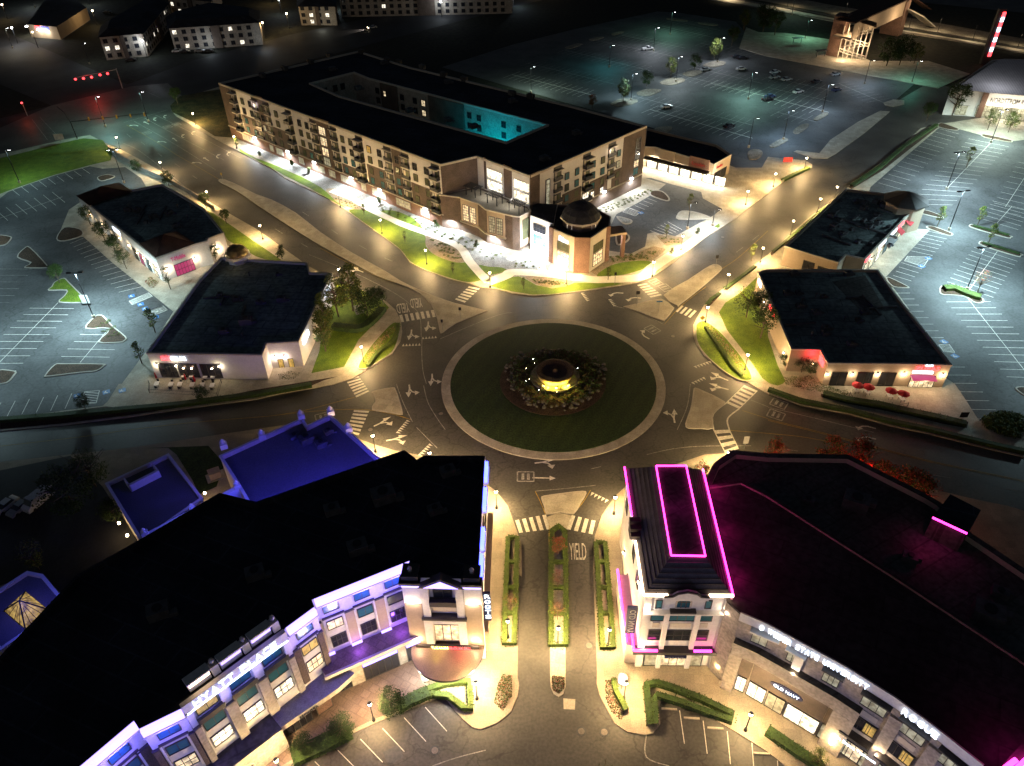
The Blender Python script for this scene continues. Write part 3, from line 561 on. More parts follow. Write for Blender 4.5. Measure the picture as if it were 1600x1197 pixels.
bmesh.ops.triangle_fill(bm, use_beauty=True, edges=es)
for f_ in bm.faces:
    if f_.normal.z < 0: f_.normal_flip()
me = bpy.data.meshes.new('roof'); bm.to_mesh(me); bm.free(); me.materials.append(M['roof']); o = bpy.data.objects.new('roof', me); COL.objects.link(o); o.parent = ap
WA = Wall(aw[0], aw[1]); WB = Wall(aw[4], aw[5]); WC = Wall(aw[3], aw[4]); WD = Wall(aw[1], aw[2])
ZW = (15.3, 12.1, 8.8, 5.7); ZS = (13.7, 10.45, 7.2, 4.0)
def balcony(w, s, z, out=1.3, wd=3.2, rm='metal'):
    b = MB(); w.box(b, s - wd / 2, s + wd / 2, z - .3, z, 0, out, M['trim']); w.box(b, s - wd / 2 + .1, s + wd / 2 - .1, z, z + 2.7, -.02, .06, M['darktrim']); w.box(b, s - .1, s + .9, z, z + 2.2, .06, .1, M['glassg']); w.box(b, s - 1.1, s - .3, z, z + 2.2, .06, .1, M['stucco'])  # dark wall panel paints in the shade of a recessed balcony
    o = b.build('balcony', None, ap); b = MB()
    for a, c, d0, d1 in ((s - wd / 2, s + wd / 2, out - .06, out), (s - wd / 2, s - wd / 2 + .06, 0, out - .06), (s + wd / 2 - .06, s + wd / 2, 0, out - .06)): w.box(b, a, c, z + .08, z + 1.05, d0, d1)
    b.build('railing', M['metal'], o)
def panel(w, s0, s1, z0, z1, m='brick', d=.14): wpart(ap, 'brick_panel', w, s0, s1, z0, z1, -.02, d, m)
for s0, s1, z1 in ((0, 6.3, HA - .4), (10.4, 18.9, 10.4), (22.4, 25.8, HA + .5), (29.2, 37.5, 10.4), (42.2, 50.8, 7.3), (54.4, 60.6, HA + .5), (64.6, 72.6, 7.3), (77, 85.4, 10.4), (89.2, 92.9, HA + .5), (96.5, 105, 10.2)): panel(WA, s0, s1, 4.1, z1)
panel(WA, 0, 109.2, 0, 4.0, 'redbrick', .12); wpart(ap, 'ledge', WA, 0, 109.2, 4.0, 4.35, -.02, .5, 'trim')
for s_, out in ((8.4, 1.5), (20.7, .5), (27.5, .6), (39.8, 1.5), (52.6, .5), (62.6, .6), (74.7, 1.5), (87.3, .5), (94.7, .6), (107.0, 1.3)):
    for z in ZS: balcony(WA, s_, z + .3, out)
    b = MB(); WA.box(b, s_ - 1.8, s_ + 1.8, 17.0, 17.25, 0, out + .2, M['trim']); WA.box(b, s_ - 1.6, s_ + 1.6, 17.25, HA + .15, -.02, .1, M['darktrim']); b.build('balcony_hood', None, ap)
wins = [(13.1, 0), (17.6, 0), (24.1, 0), (32.6, 0), (45.2, 0), (49.0, 0), (66.7, 0), (70.5, 0), (79.0, 0), (83.6, 0), (91.2, 0), (98.7, 0), (103.4, 0)]
random.seed(3)
for s_, _ in wins:
    for k, z in enumerate(ZW): window(ap, WA, s_ - .75, s_ + .75, z - .95, z + .95, 'lity' if (abs(s_ - 79) < 1 and k == 0) else random.choice(['glassg', 'glassg', 'glassd']) if k < 2 else random.choice(['glassg', 'glass', 'litdim' if random.random() < .25 else 'glassg']), 2, 2, d=.2)
for z in (15.5, 12.2, 8.9, 5.8): window(ap, WA, 55.4, 58.6, z - 1.25, z + 1.25, 'lit' if z > 6 else 'litdim', 3, 2, d=.2, name='stair_window')
for s0, s1 in ((8, 14), (24.5, 26.5), (28.2, 32), (41, 43.5), (52, 54.5), (57, 60), (63, 68.5), (73, 75), (78, 84), (89, 95), (99.5, 103)): window(ap, WA, s0, s1, 1.2, 3.2, 'litdim', max(2, int((s1 - s0) / 1.2)), 2, 'wframe', d=.16)
# south-east front
for s0, s1, z1 in ((0, 3.6, HA + .4), (38.4, 48.7, HA + .3), (12.6, 20.4, 9.3), (24.2, 32, 9.3), (34, 38.3, 9.3), (3.6, 9, 5.5)): panel(WB, s0, s1, 4.1, z1)
panel(WB, 0, 48.7, 0, 4.0, 'brick', .12); wpart(ap, 'ledge', WB, 0, 48.7, 4.0, 4.3, -.02, .4, 'trim')
for s_, out in ((10.6, .6), (22.4, 1.5), (33.2, .5)):
    for k, z in enumerate(ZS[:3] if s_ > 30 else ZS): balcony(WB, s_, z + .5, out)
    b = MB(); WB.box(b, s_ - 1.8, s_ + 1.8, 16.9, 17.15, 0, out + .2, M['trim']); WB.box(b, s_ - 1.6, s_ + 1.6, 17.15, HA + .15, -.02, .1, M['darktrim']); b.build('balcony_hood', None, ap)
lamp('balcony_light', WB.pt(33.2, 16.2, .8), (1, .8, .7), 220, .1, ap)
lamp('balcony_light', WA.pt(20.7, 15.6, .8), (1, .8, .85), 260, .1, ap); lamp('balcony_light', WA.pt(94.7, 12.0, .9), WARM, 90, .1, ap)
for s_ in (14.3, 18.4, 25.3, 29.4, 36.4):
    for k, z in enumerate((14.2, 10.9, 7.8, 5.1)): window(ap, WB, s_ - .7, s_ + .7, z - .9, z + .9, 'litw' if (k == 3 and s_ in (25.3, 29.4)) else 'litdim' if (s_ == 36.4 and k == 1) else random.choice(['glassg', 'glass', 'glass']), 2, 2, d=.2)
window(ap, WB, 21, 23.6, 2.0 + 3, 6.6, 'litw', 3, 2, d=.2); window(ap, WB, 44.2, 46.4, 9.6, 16.2, 'glassd', 2, 4, d=.18, name='stair_window'); window(ap, WB, 44.0, 46.2, 7.4, 9.4, 'lit', 2, 2, d=.18, name='stair_window'); window(ap, WB, 44.0, 46.2, 5.0, 7.0, 'glass', 2, 2, d=.18, name='stair_window'); window(ap, WB, 6.0, 7.4, 6, 15.6, 'litdim', 1, 8, d=.18, name='stair_window')
for s_ in (30.5, 43.2): wall_lamp(ap, WB, s_, 4.6, WHITE, 5000, 'wglobe', 1.0)
# the lobby front between the wings
for s0, s1 in ((-.6, .8), (7.6, 10.5), (17.3, 20.5)): panel(WC, max(0, s0), min(s1, WC.L), 4.1, HA + .5)
for s0, s1 in ((1.1, 6.9), (11.2, 16.8)):
    window(ap, WC, s0, s1, 13.9, 16.4, 'litw', 5, 1, 'wframe', name='lobby_window'); window(ap, WC, s0, s1, 10.6, 13.3, 'litw', 5, 1, 'wframe', name='lobby_window')
panel(WD, 0, WD.L, 4.1, HA - .4)
for p in F('399 212.7 450 234 491.5 250.6 549.6 275.7 594 294.5 665.7 323.8'):
    s_, z = WA.hit(*p); wall_lamp(ap, WA, s_, 4.0, WHITE, 9000, 'wglobe', 1.2)
# courtyard walls
WE = Wall(ah[2], ah[3]); WF = Wall(ah[0], ah[1])
for s_ in (4, 16, 22, 26, 46, 50, 60, 66, 72, 84):
    if s_ < WE.L - 2:
        for z in (15.2, 11.9, 8.7): window(ap, WE, s_ - .8, s_ + .8, z - .9, z + .9, 'lit' if s_ == 26 else 'lity' if (s_ == 46 and z < 9) else 'glassd', 2, 2, d=.2 if s_ == 26 else .05)
wpart(ap, 'brick_panel', WE, 28.5, 44, 0, HA - .4, -.02, .4, 'brick'); wpart(ap, 'brick_panel', WE, 6, 14, 0, HA - .4, -.02, .4, 'brick')  # dark brick laid on as painted shade for the courtyard's unlit left walls
for s_, z in ((8, 15), (12, 8), (14.5, 8)): window(ap, WE, s_ - .5, s_ + .5, z - .8, z + .8, 'lit', 1, 2, d=.42)
for s_ in (5, 9, 12): window(ap, WF, s_ - .8, s_ + .8, 14, 16, 'glassd', 2, 1)
lamp('courtyard_light', WE.pt(WE.L * .78, 5, 9), (.0, .55, .75), 12000, .3, ap, 'SPOT', 150, .35, WE.pt(WE.L * .80, 13, 0))
lamp('courtyard_light', WE.pt(WE.L * .55, 3, 5), (.0, .55, .75), 600, .3, ap)
lamp('courtyard_light', WE.pt(WE.L * .3, 3, 5), (1, .8, .5), 160, .3, ap)
for px in F('640 175 700 190 740 200 560 140 520 110 600 100 700 130 800 160 850 250 900 210'):
    c = G(*px, HA - .45); hvac(ap, c.x, c.y, HA - .45, .7, 1.0)
# stepped parapet blocks and duct ends along the far roof edge
b = MB()
for t in range(5): WQ = Wall(aw[8], aw[7]); 
for i, px in enumerate(F('410 118 445 107 485 97 515 87 565 81 605 94 623 97 660 105 693 117 725 124 800 146 829 151')):
    c = G(*px, HA + .2); b = MB(); b.box((c.x, c.y, HA - .4), (2.4, 1.4, 1.5), -.75); b.build('parapet_block', M['roofg'], ap)
# ---------------------------------------------------------------- glazed annex with roof terrace
an = thing('clubhouse_building', 'three storey brick clubhouse with tall windows and a lit roof terrace', 'building')
ZN = 10.2
af = Ws(P((690,220,7.98),'225 700 460 780 550 850 800 910 880 930 970 940 1110 865'), ZN)
ofs = lambda w, s, d: w.a + w.u * s + w.n * d
foot = [ofs(WA, WA.L - .5, .55)] + af + [ofs(WC, WC.L - .2, .3), ofs(WC, .2, .3), ofs(WD, WD.L - .2, .3)]
shell(an, foot, ZN, 'brick', 'conc', .5)
segs = [Wall(af[i], af[i + 1]) for i in range(len(af) - 1)]
for w, g in ((segs[0], 'lit'), (segs[2], 'litdim')):
    b = MB(); w.box(b, .3, w.L - .3, 3.2, ZN - .36, -.02, .12); b.build('window_surround', M['tan'], an)
    for a, c in ((.17, .45), (.55, .83)): window(an, w, w.L * a, w.L * c, 3.8, 8.4, g, 3, 6, d=.16)
w = segs[5]; wpart(an, 'window_surround', w, .2, w.L - .2, 1, ZN - .36, -.02, .12, 'tan'); window(an, w, w.L * .25, w.L * .8, 3, 8.6, 'glassg', 3, 6, d=.16)
for i, w in enumerate(segs[:3]): wpart(an, 'ledge', w, 0, w.L, 3.0 - .05 * i, 3.35 - .05 * i, -.02, .5, 'trim')
for px in ((712, 343.9), (777, 367.7)):
    w = Wall(af[0], af[3]); s_, z = w.hit(*px); wall_lamp(an, Wall(af[0], af[3]), s_, 3.4, WHITE, 9000, 'wglobe', 1.6)
lamp('terrace_light', (*(WC.pt(4, 0, 3).xy), ZN + 2.2), (1, .95, .85), 380, .3, an); lamp('terrace_light', (*(WC.pt(13, 0, 3).xy), ZN + 2.2), (1, .95, .85), 380, .3, an)
wf = Ws(P((800,300,7.98),'228 290 466 378'), 10.2); rot_px = P((800,300,7.98),'475 440 520 460 785 570 975 575 1180 440 1220 430'); ZT = 9.9
rf = Ws(rot_px, ZT); back = [Vector((26.5, 181)), Vector((22, 187.5)), Vector((13, 188.5))]
wh = [wf[0], wf[1], rf[0] + Vector((1.0, 1.5)), Vector((13, 188)), Vector((6.8, 189))]
b = MB(); b.prism(wh, 0, 10.2, M['roof'], M['white']); b.build('entrance_wing', None, an)
w = Wall(wf[0], wf[1]); window(an, w, w.L * .18, w.L * .8, 6.3, 8.3, 'glassd', 4, 2); window(an, w, w.L * .18, w.L * .8, 2.5, 5.2, 'glass', 4, 3)
lamp('entrance_light', w.pt(w.L * .5, 3.2, 2.2), WHITE, 9000, .3, an)
ro = thing('rotunda', 'octagonal corner rotunda with black dome and tall gridded windows beside the clubhouse', 'building')
shell(ro, rf + back, ZT, 'redbrick', 'roof', .5)
for i, (g1, g2) in ((1, ('litdim', 'lit')), (3, ('litdim', 'lit'))):
    w = Wall(rf[i], rf[i + 1]); wpart(ro, 'window_surround', w, .05, w.L - .1, 0, ZT - .36, -.02, .15, 'stucco')
    window(ro, w, w.L * .22, w.L * .78, 5.0, 7.2, 'glassg', 4, 3, d=.18); window(ro, w, w.L * .22, w.L * .78, 1.2, 4.6, 'lit', 4, 3, d=.18)
    if i == 1: sign(ro, 'Rise', w, w.L * .3, w.L * .72, 7.5, 8.9, 'signw', .2)
for i in (0, 2, 4):
    w = Wall(rf[i], rf[i + 1]); wpart(ro, 'brick_pier', w, -.1, w.L + .1, 0, ZT + .25, .0 if i else -.3, .35, 'redbrick')
dc = Vector((18.4, 177.6)); b = MB(); b.lathe((dc.x, dc.y, 9.4), [(4.6, 0), (4.6, 2.2)], 8, M['brick']); b.lathe((dc.x, dc.y, 11.3), [(5.3, 0), (5.3, .5), (4.9, .52)], 8, M['trim'])
b.build('drum', None, ro); b = MB(); b.lathe((dc.x, dc.y, 11.8), [(5.0, 0), (4.9, .5), (4.3, 1.6), (3.1, 2.8), (1.5, 3.7), (.3, 4.0)], 16); b.build('dome', M['roof'], ro)
for k in (-1, 1):
    a0 = math.radians(-90 + k * 45); c = dc + Vector((math.cos(a0), math.sin(a0))) * 4.27; u = Vector((-math.sin(a0), math.cos(a0))); w = Wall(c - u, c + u); window(ro, w, .2, 1.8, 9.9, 11.1, 'litw', 3, 1, 'trim')
lamp('uplight', (*(Wall(rf[1], rf[2]).pt(3, 0, 1.6).xy), 1.0), (1, .8, .5), 2600, .3, ro)
lamp('uplight', (*(Wall(rf[2], rf[3]).pt(1.5, 0, 1.6).xy), .8), WARM, 250, .3, ro)
b = MB(); cw = Wall(rf[5] + Vector((0, 1)), rf[5] + Vector((4.5, 2.0))); cw.box(b, 0, 4.6, 7.0, 7.6, -3, 1, M['tan']); cw.box(b, 3.6, 4.5, 0, 7, -.4, .6, M['redbrick']); b.build('entrance_canopy', None, ro)
lamp('canopy_light', cw.pt(2, 6, 0), (1, .9, .75), 700, .3, ro)
# roof terrace furniture
for i, (x, y, lb) in enumerate(((-9.5, 196.2, 'dark slatted pergola nearest the brick stair wall on the roof terrace'), (-3.6, 190.8, 'dark slatted pergola in the middle of the roof terrace'), (2.2, 185.6, 'dark slatted pergola at the south corner of the roof terrace'))):
    t = thing('pergola', lb, 'pergola', 'pergolas on the roof terrace', (x, y - .3, ZN - .5), -.72)
    b = MB()
    for px in (-1.7, 1.7):
        for py in (-1.1, 1.1): b.box((px, py, 0), (.18, .18, 2.5))
    b.build('post', M['metal'], t); b = MB()
    for k in range(9): b.box((-2.1 + k * .525, 0, 2.55), (.22, 3.2, .12))
    for py in (-1.1, 1.1): b.box((0, py, 2.42), (4.6, .14, .13))
    b.build('slatted_roof', M['metal'], t)
random.seed(5)
def shrub_mesh(name, r, h, n, m1, m2, seed):
    random.seed(seed); b = MB()
    for i in range(n):
        a = random.uniform(0, 6.283); q = r * math.sqrt(random.random()); z = h * random.random() * (1 - .5 * (q / r) ** 2); s_ = random.uniform(.09, .2) * max(1, r)
        c = Vector((q * math.cos(a), q * math.sin(a), z)); d1 = Vector((random.gauss(0, 1), random.gauss(0, 1), random.gauss(0, .6))).normalized() * s_; d2 = Vector((random.gauss(0, 1), random.gauss(0, 1), random.gauss(0, .6))).normalized() * s_
        b.add([c, c + d1, c + d1 + d2, c + d2], [(0, 1, 2, 3)], m1 if random.random() < .6 else m2)
    me = b.build(name, None); return me
# ---------------------------------------------------------------- retail row behind the apartments
pa = thing('retail_building', 'low retail building with brightly lit storefront behind the apartment block', 'building')
pf = Ws(F('1006 229 1024 229.5 1046 236 1094 250 1116 256 1143 241 1120 226 1010 200'), 6.5); shell(pa, pf, 6.5, 'tan', 'roof', .7)
w = Wall(pf[0], pf[4]); b = MB(); w.box(b, 1, w.L - 1, 3.4, 3.8, 0, 2.2); b.build('canopy', M['darktrim'], pa)
for i in range(7): window(pa, w, 2 + i * 3.9, 5.2 + i * 3.9, .3, 3.0, 'litw', 3, 1, d=.25, name='shop_window')
wpart(pa, 'sign_panel', w, w.L - 8, w.L - 1.5, 4, 7.4, -.02, .5, 'redbrick'); wpart(pa, 'sign_panel', w, 6, 11, 4, 7.2, -.02, .4, 'tan'); sign(pa, 'Kneaders', w, w.L - 7, w.L - 2.5, 4.8, 6.0, 'signred', .52)
w2 = Wall(pf[4], pf[5]); sign(pa, 'Kneaders', w2, 1.5, 5, 4.4, 5.4, 'signred', .1); window(pa, w2, 1, w2.L - 2, .3, 3.2, 'glassd', 4, 1, name='shop_window')
for i in range(5): lamp('canopy_light', w.pt(3 + i * 6, 3.2, 1.6), (1, .88, .66), 3000, .3, pa)
# ---------------------------------------------------------------- west block buildings
re_ = thing('restaurant_building', 'single storey restaurant with flat dark roof and small brass dome by the west patio', 'building')
ZE = 6.8
ff = Ws(F('229 551 409 554 416 536 466 533 519 426 484 425 480 410 423 407 345 402 310 438'), ZE); shell(re_, ff, ZE, 'white', 'rooflot', .6)
w = Wall(ff[0], ff[1]); 
for a, c in ((.06, .21), (.23, .4), (.43, .6)): window(re_, w, w.L * a, w.L * c, .5, 4.0, 'glassd', 3, 1, name='shop_window')
sign(re_, 'SONORA', w, w.L * .115, w.L * .19, 5.0, 6.0, 'signr', .15); sign(re_, 'GRILL BAR', w, w.L * .195, w.L * .33, 5.0, 6.0, 'signw', .15)
for a in (.05, .22, .6): wall_lamp(re_, w, w.L * a, 3.8, (1, .85, .55), 170)
for a in (.28, .35, .53): wall_lamp(re_, w, w.L * a, 3.2, (1, .6, .35), 30)
w = Wall(ff[2], ff[3]); 
for a in (.3, .62): window(re_, w, w.L * a - .5, w.L * a + .5, .1, 2.3, 'lity', 1, 1, name='door')
for a in (.15, .45): wall_lamp(re_, w, w.L * a, 3.2, (1, .75, .6), 200)
w = Wall(ff[3], ff[4]); wpart(re_, 'sign_panel', w, 2, 6, 4.4, 5.6, .0, .3, 'signw'); wpart(re_, 'sign_panel', w, w.L * .72, w.L * .86, 4.6, 5.8, .0, .3, 'signw'); lamp('sign_light', w.pt(4, 5, 1.2), (.85, .9, 1), 260, .3, re_); lamp('sign_light', w.pt(w.L * .78, 5, 1.2), (.85, .9, 1), 500, .3, re_)
for px, s_ in ((F('385 505')[0], 1.2), ((350, 520), .9), ((440, 470), .9), ((370, 470), .8)): c = G(*px, 6.2); hvac(re_, c.x, c.y, 6.2, .1, s_)
dm = thing('cupola', 'small brass domed cupola on the north corner of the restaurant roof', 'cupola', None, (*G(371, 400, 7.5), 0))
b = MB(); b.lathe((0, 0, 0), [(2.6, 0), (2.6, 7.2), (3.3, 7.4), (3.3, 7.9), (2.9, 8.1)], 8); b.build('drum', M['white'], dm)
M['brass'] = mat('brass_dome', (.35, .26, .12), .35, .1, 1, metal=.8)
b = MB(); b.lathe((0, 0, 8.1), [(2.8, 0), (2.7, .7), (2.1, 1.6), (1.2, 2.2), (.2, 2.5)], 16); b.build('dome', M['brass'], dm); lamp('dome_light', (0, -4.5, 9.2), WARM, 60, .2, dm); lamp('dome_light', (3.8, 2, 9.0), WARM, 70, .2, dm)
tm = thing('shop_building', 'cream shop building with hipped tile roof corner and pink shop window, west lot', 'building')
ZM = 7.0; tf = Ws(P((100,260,6.138),'130 280 540 600 880 880 1245 745 1375 708 1370 692 1530 632 1340 400 940 165 640 225 520 155'), ZM); shell(tm, tf, ZM, 'white', 'rooflot', .6)
w = Wall(tf[2], tf[3]); window(tm, w, w.L * .36, w.L * .85, .3, 3.4, 'signm', 6, 2, name='shop_window'); sign(tm, 'T-Mobile', w, w.L * .33, w.L * .7, 4.6, 5.7, 'signm', .12)
for a in (.2, .92): wall_lamp(tm, w, w.L * a, 3.2, (1, .75, .5), 380)
w = Wall(tf[5], tf[6]); wall_lamp(tm, w, w.L * .35, 4.2, (1, .7, .45), 420); wall_lamp(tm, w, w.L * .5, 3.0, (1, .7, .45), 320); w = Wall(tf[1], tf[2]); 
for a, g in ((.28, 'glassd'), (.45, 'signm'), (.65, 'glass'), (.84, 'lit')): window(tm, w, w.L * a - 1.1, w.L * a + 1.1, .3, 3.6, g, 2, 2, name='shop_window')
for a in (.12, .38, .56, .75, .93): wall_lamp(tm, w, w.L * a, 3.4, (1, .72, .42), 240)
w = Wall(tf[0], tf[1]); sign(tm, 'VERIZON', w, w.L * .8, w.L * .95, 4.6, 5.8, 'signw', .12)
for a in (.2, .5, .88): wall_lamp(tm, w, w.L * a, 3.4, (1, .72, .42), 260)
for a in (.35, .7): window(tm, w, w.L * a - 1.3, w.L * a + 1.3, .3, 3.4, 'lit', 3, 2, name='shop_window')
def hip(root, pts, z0, z1, apex, m='rooftile'):
    b = MB(); n = len(pts); p = ccw(inset(pts, -.4)); b.add([(q.x, q.y, z0) for q in p] + [(apex.x, apex.y, z1)], [(i, (i + 1) % n, n) for i in range(n)]); return b.build('tiled_roof', M[m], root)
hp = Ws(P((100,260,6.138),'740 740 885 862 1240 735 1080 630'), ZM + .1); hip(tm, hp, ZM + .05, 9.8, sum(hp, Vector((0, 0))) / 4)
hp = Ws(P((100,260,6.138),'132 280 250 365 640 240 520 158'), ZM + .1); hip(tm, hp, ZM + .05, 9.4, sum(hp, Vector((0, 0))) / 4)
for px in ((240, 340), (215, 330), (265, 335), (275, 355)): c = G(*px, 6.4); hvac(tm, c.x, c.y, 6.4, .8, .9)
# ---------------------------------------------------------------- east block buildings
zu = thing('restaurant_building', 'low restaurant with dark flat roof, red lit entrance sign, by the east road', 'building')
ZZ = 6.0; zf = Ws(F('1185 425 1237 545 1282 546 1294 567 1411 568 1487 570 1451 524 1406 468 1372 421 1196 421'), ZZ); shell(zu, zf, ZZ, 'tan', 'rooflot', .6)
w = Wall(zf[4], zf[5]); window(zu, w, w.L * .28, w.L * .78, .2, 2.9, 'lit', 5, 1, name='shop_window'); sign(zu, 'ZUPAS', w, w.L * .28, w.L * .78, 4.6, 5.5, 'signr', .2); sign(zu, 'CAFE', w, w.L * .46, w.L * .62, 5.6, 6.0, 'signw', .2); wpart(zu, 'sign_panel', w, w.L * .26, w.L * .68, 3.7, 4.3, 0, .25, 'signw'); wpart(zu, 'canopy', w, w.L * .24, w.L * .74, 3.0, 3.2, 0, 1.8, 'signm')
for a in (.1, .9): wall_lamp(zu, w, w.L * a, 3.6, (1, .75, .45), 420)
lamp('canopy_light', w.pt(w.L * .5, 2.9, 2.2), (1, .8, .4), 260, .3, zu); lamp('sign_light', w.pt(w.L * .5, 5, 2.5), (1, .05, .1), 260, .3, zu)
w = Wall(zf[3], zf[4])
for a in (.2, .55, .86): window(zu, w, w.L * a - 1.5, w.L * a + 1.5, .3, 3.6, 'glassd', 2, 1, name='shop_window')
for a in (.03, .37, .71): wall_lamp(zu, w, w.L * a, 3.4, (1, .78, .5), 260)
w = Wall(zf[2], zf[3]); wpart(zu, 'sign_panel', w, w.L * .2, w.L * .7, 3.8, 5.2, 0, .2, 'signr'); w = Wall(zf[1], zf[2]); lamp('sign_light', w.pt(w.L * .75, 5.0, 1.0), (1, .02, .05), 420, .2, zu); wall_lamp(zu, w, w.L * .85, 2.6, (1, .8, .5), 160)
w = Wall(zf[0], zf[1]); wpart(zu, 'sign_panel', w, w.L * .42, w.L * .56, 4.4, 5.2, 0, .2, 'signr'); wpart(zu, 'sign_panel', w, w.L * .05, w.L * .14, 4.2, 5.2, 0, .2, 'signw'); wall_lamp(zu, w, w.L * .9, 2.8, (1, .8, .5), 300); wall_lamp(zu, w, w.L * .3, 3.6, (1, .9, .8), 500)
for px in ((1240, 430), (1325, 430), (1250, 480), (1275, 490), (1350, 490), (1290, 515), (1230, 460), (1330, 540)): c = G(*px, 5.4); hvac(zu, c.x, c.y, 5.4, .1, .8)
zw = [G(*p, 5.42) for p in F('1300 440 1352 430 1380 478 1345 486')]; b = MB(); b.sheet(zw, 5.42); b.build('roof_membrane', M['roofg'], zu)
ne = thing('shopping_row', 'low retail row with roof clutter and octagonal tower, red awnings facing the east lot', 'building')
ZL = 5.6; nf = Ws(F('1227 384 1310 410 1322 398 1352 404 1424 331 1438 319 1422 305 1390 303 1322 295'), ZL); shell(ne, nf, ZL, 'tan', 'rooflot', .7)
w = Wall(nf[3], nf[4])
for a, g in ((.08, 'lit'), (.2, 'lit'), (.34, 'litw'), (.5, 'glass'), (.66, 'glass'), (.82, 'lit')): window(ne, w, w.L * a - 1.2, w.L * a + 1.2, .3, 3.2, g, 2, 1, name='shop_window')
for a0, a1, m_ in ((.02, .12, 'signr'), (.3, .44, 'signw'), (.55, .68, 'signw'), (.72, .85, 'signr')): wpart(ne, 'sign_panel', w, w.L * a0, w.L * a1, 4.2, 5.0, 0, .2, m_)
for a0, a1, m_ in ((.42, .62, 'darktrim'), (.7, .78, 'red'), (.9, .99, 'red')):
    b = MB(); v = [w.pt(w.L * a0, 4.1, 0), w.pt(w.L * a1, 4.1, 0), w.pt(w.L * a1, 3.1, 1.6), w.pt(w.L * a0, 3.1, 1.6)]; v += [q - Vector((0, 0, .15)) for q in v]; b.add(v, [(0, 1, 2, 3)[::-1], (4, 5, 6, 7), (0, 4, 5, 1), (1, 5, 6, 2), (2, 6, 7, 3), (3, 7, 4, 0)]); b.build('awning', M[m_], ne)
for a in (.15, .34, .5): wall_lamp(ne, w, w.L * a, 3.6, (1, .85, .6), 330)
w = Wall(nf[0], nf[1]); window(ne, w, w.L * .4, w.L * .6, .3, 3.4, 'glassd', 2, 1, name='door'); window(ne, w, w.L * .68, w.L * .85, .3, 3.0, 'glassd', 2, 1, name='shop_window')
random.seed(9)
for i in range(9):
    c = G(random.uniform(1290, 1390), random.uniform(318, 380), 4.9); b = MB(); b.box((c.x, c.y, 4.95), (random.uniform(3, 8), .5, .45), random.choice((.75, 2.32))); b.build('duct', M['ductmetal'], ne)
for i in range(24): c = G(random.uniform(1290, 1390), random.uniform(315, 385), 4.9); hvac(ne, c.x, c.y, 4.9, .75, random.uniform(.5, 1.0))
c = G(1413, 322, ZL); t_ = c; b = MB(); b.lathe((c.x, c.y, 0), [(5.2, 0), (5.2, 7.2)], 8, M['tan']); b.lathe((c.x, c.y, 7.2), [(6.0, 0), (6.0, .3), (.3, 2.6)], 8, M['darktrim']); b.build('corner_tower', None, ne)
random.seed(14)
for root, zz, (x0, x1, y0, y1), k in ((zu, 5.4, (1235, 1380, 440, 535), 12), (re_, 6.2, (320, 460, 420, 530), 9), (tm, 6.4, (190, 300, 320, 370), 8)):
    for i in range(k):
        c = G(random.uniform(x0, x1), random.uniform(y0, y1), zz); b = MB()
        if i % 3 == 0: b.box((c.x, c.y, zz + .05), (random.uniform(3, 9), .45, .4), random.choice((.1, 1.67))); b.build('duct', M['ductmetal'], root)
        elif i % 3 == 1: b.cyl((c.x, c.y, zz), .16, .16, .9, 8); b.lathe((c.x, c.y, zz + .9), [(.3, 0), (.3, .1), (.05, .3)], 8); b.build('roof_vent', M['ductmetal'], root)
        else: hvac(root, c.x, c.y, zz, random.choice((.1, 1.67)), random.uniform(.5, .9))
# ---------------------------------------------------------------- department store, lit mast, footbridge station
no = thing('department_store', 'white department store with pale ribbed roof and dark lettering in the top right', 'building')
ZO = 9.0; of = Ws(F('1485 140 1520 141.5 1620 150 1700 150 1700 95 1570 92 1550 94 1520 115'), ZO); shell(no, of, ZO, 'white', 'conc', .3)
w = Wall(of[1], of[2]); sign(no, 'NORDSTROM RACK', w, w.L * .33, w.L * 1.0, 5.4, 7.2, 'darktrim', .1); M['store'] = None; wpart(no, 'brick_pier', w, w.L * .18, w.L * .27, 0, ZO - .4, 0, .6, 'redbrick')
for a in (.36, .6, .82): window(no, w, w.L * a - 4, w.L * a + 4, .3, 4.2, 'litdim', 5, 2, name='shop_window')
window(no, Wall(of[0], of[1]), 4, 9, .3, 3.6, 'litdim', 3, 1, name='shop_window')
for a in (.4, .6, .85): lamp('canopy_light', w.pt(w.L * a, 4.5, 3), (1, .9, .7), 1500, .3, no)
M['ribroof'] = mat('ribbed_pale_roof', (.45, .44, .45), .7, .06, .3, stripe=(.35, (0, 0, .2), .8))
rp = Ws(F('1492 138 1545 145 1640 152 1700 150'), ZO + .3) + Ws(F('1700 95 1600 96 1560 95'), 12); b = MB(); b.add([(q.x, q.y, ZO + .25) for q in rp[:4]] + [(q.x, q.y, 12.5) for q in rp[4:]], [tuple(range(7))]); b.build('pitched_roof', M['ribroof'], no); lamp('roof_light', (*G(1570, 110, 16), 17), (.9, .92, 1), 2500, .4, no)
mp = thing('sign_mast', 'tall slanting sign mast with red and white lit stripes at the top right', 'sign'); base = G(1538, 100, 0); hb = 21.5
w = Wall(base + Vector((-1.6, 0)), base + Vector((1.6, .4))); b = MB(); w.box(b, 0, 3.2, 0, 21.5, -1.2, 0); b.build('mast', M['darktrim'], mp)
for i in range(9): b = MB(); w.box(b, 1.9, 3.2, 3 + i * 1.95, 4.75 + i * 1.95, 0, .4); b.build('light_panel', M['signr'] if i % 2 == 0 else M['signw'], mp)
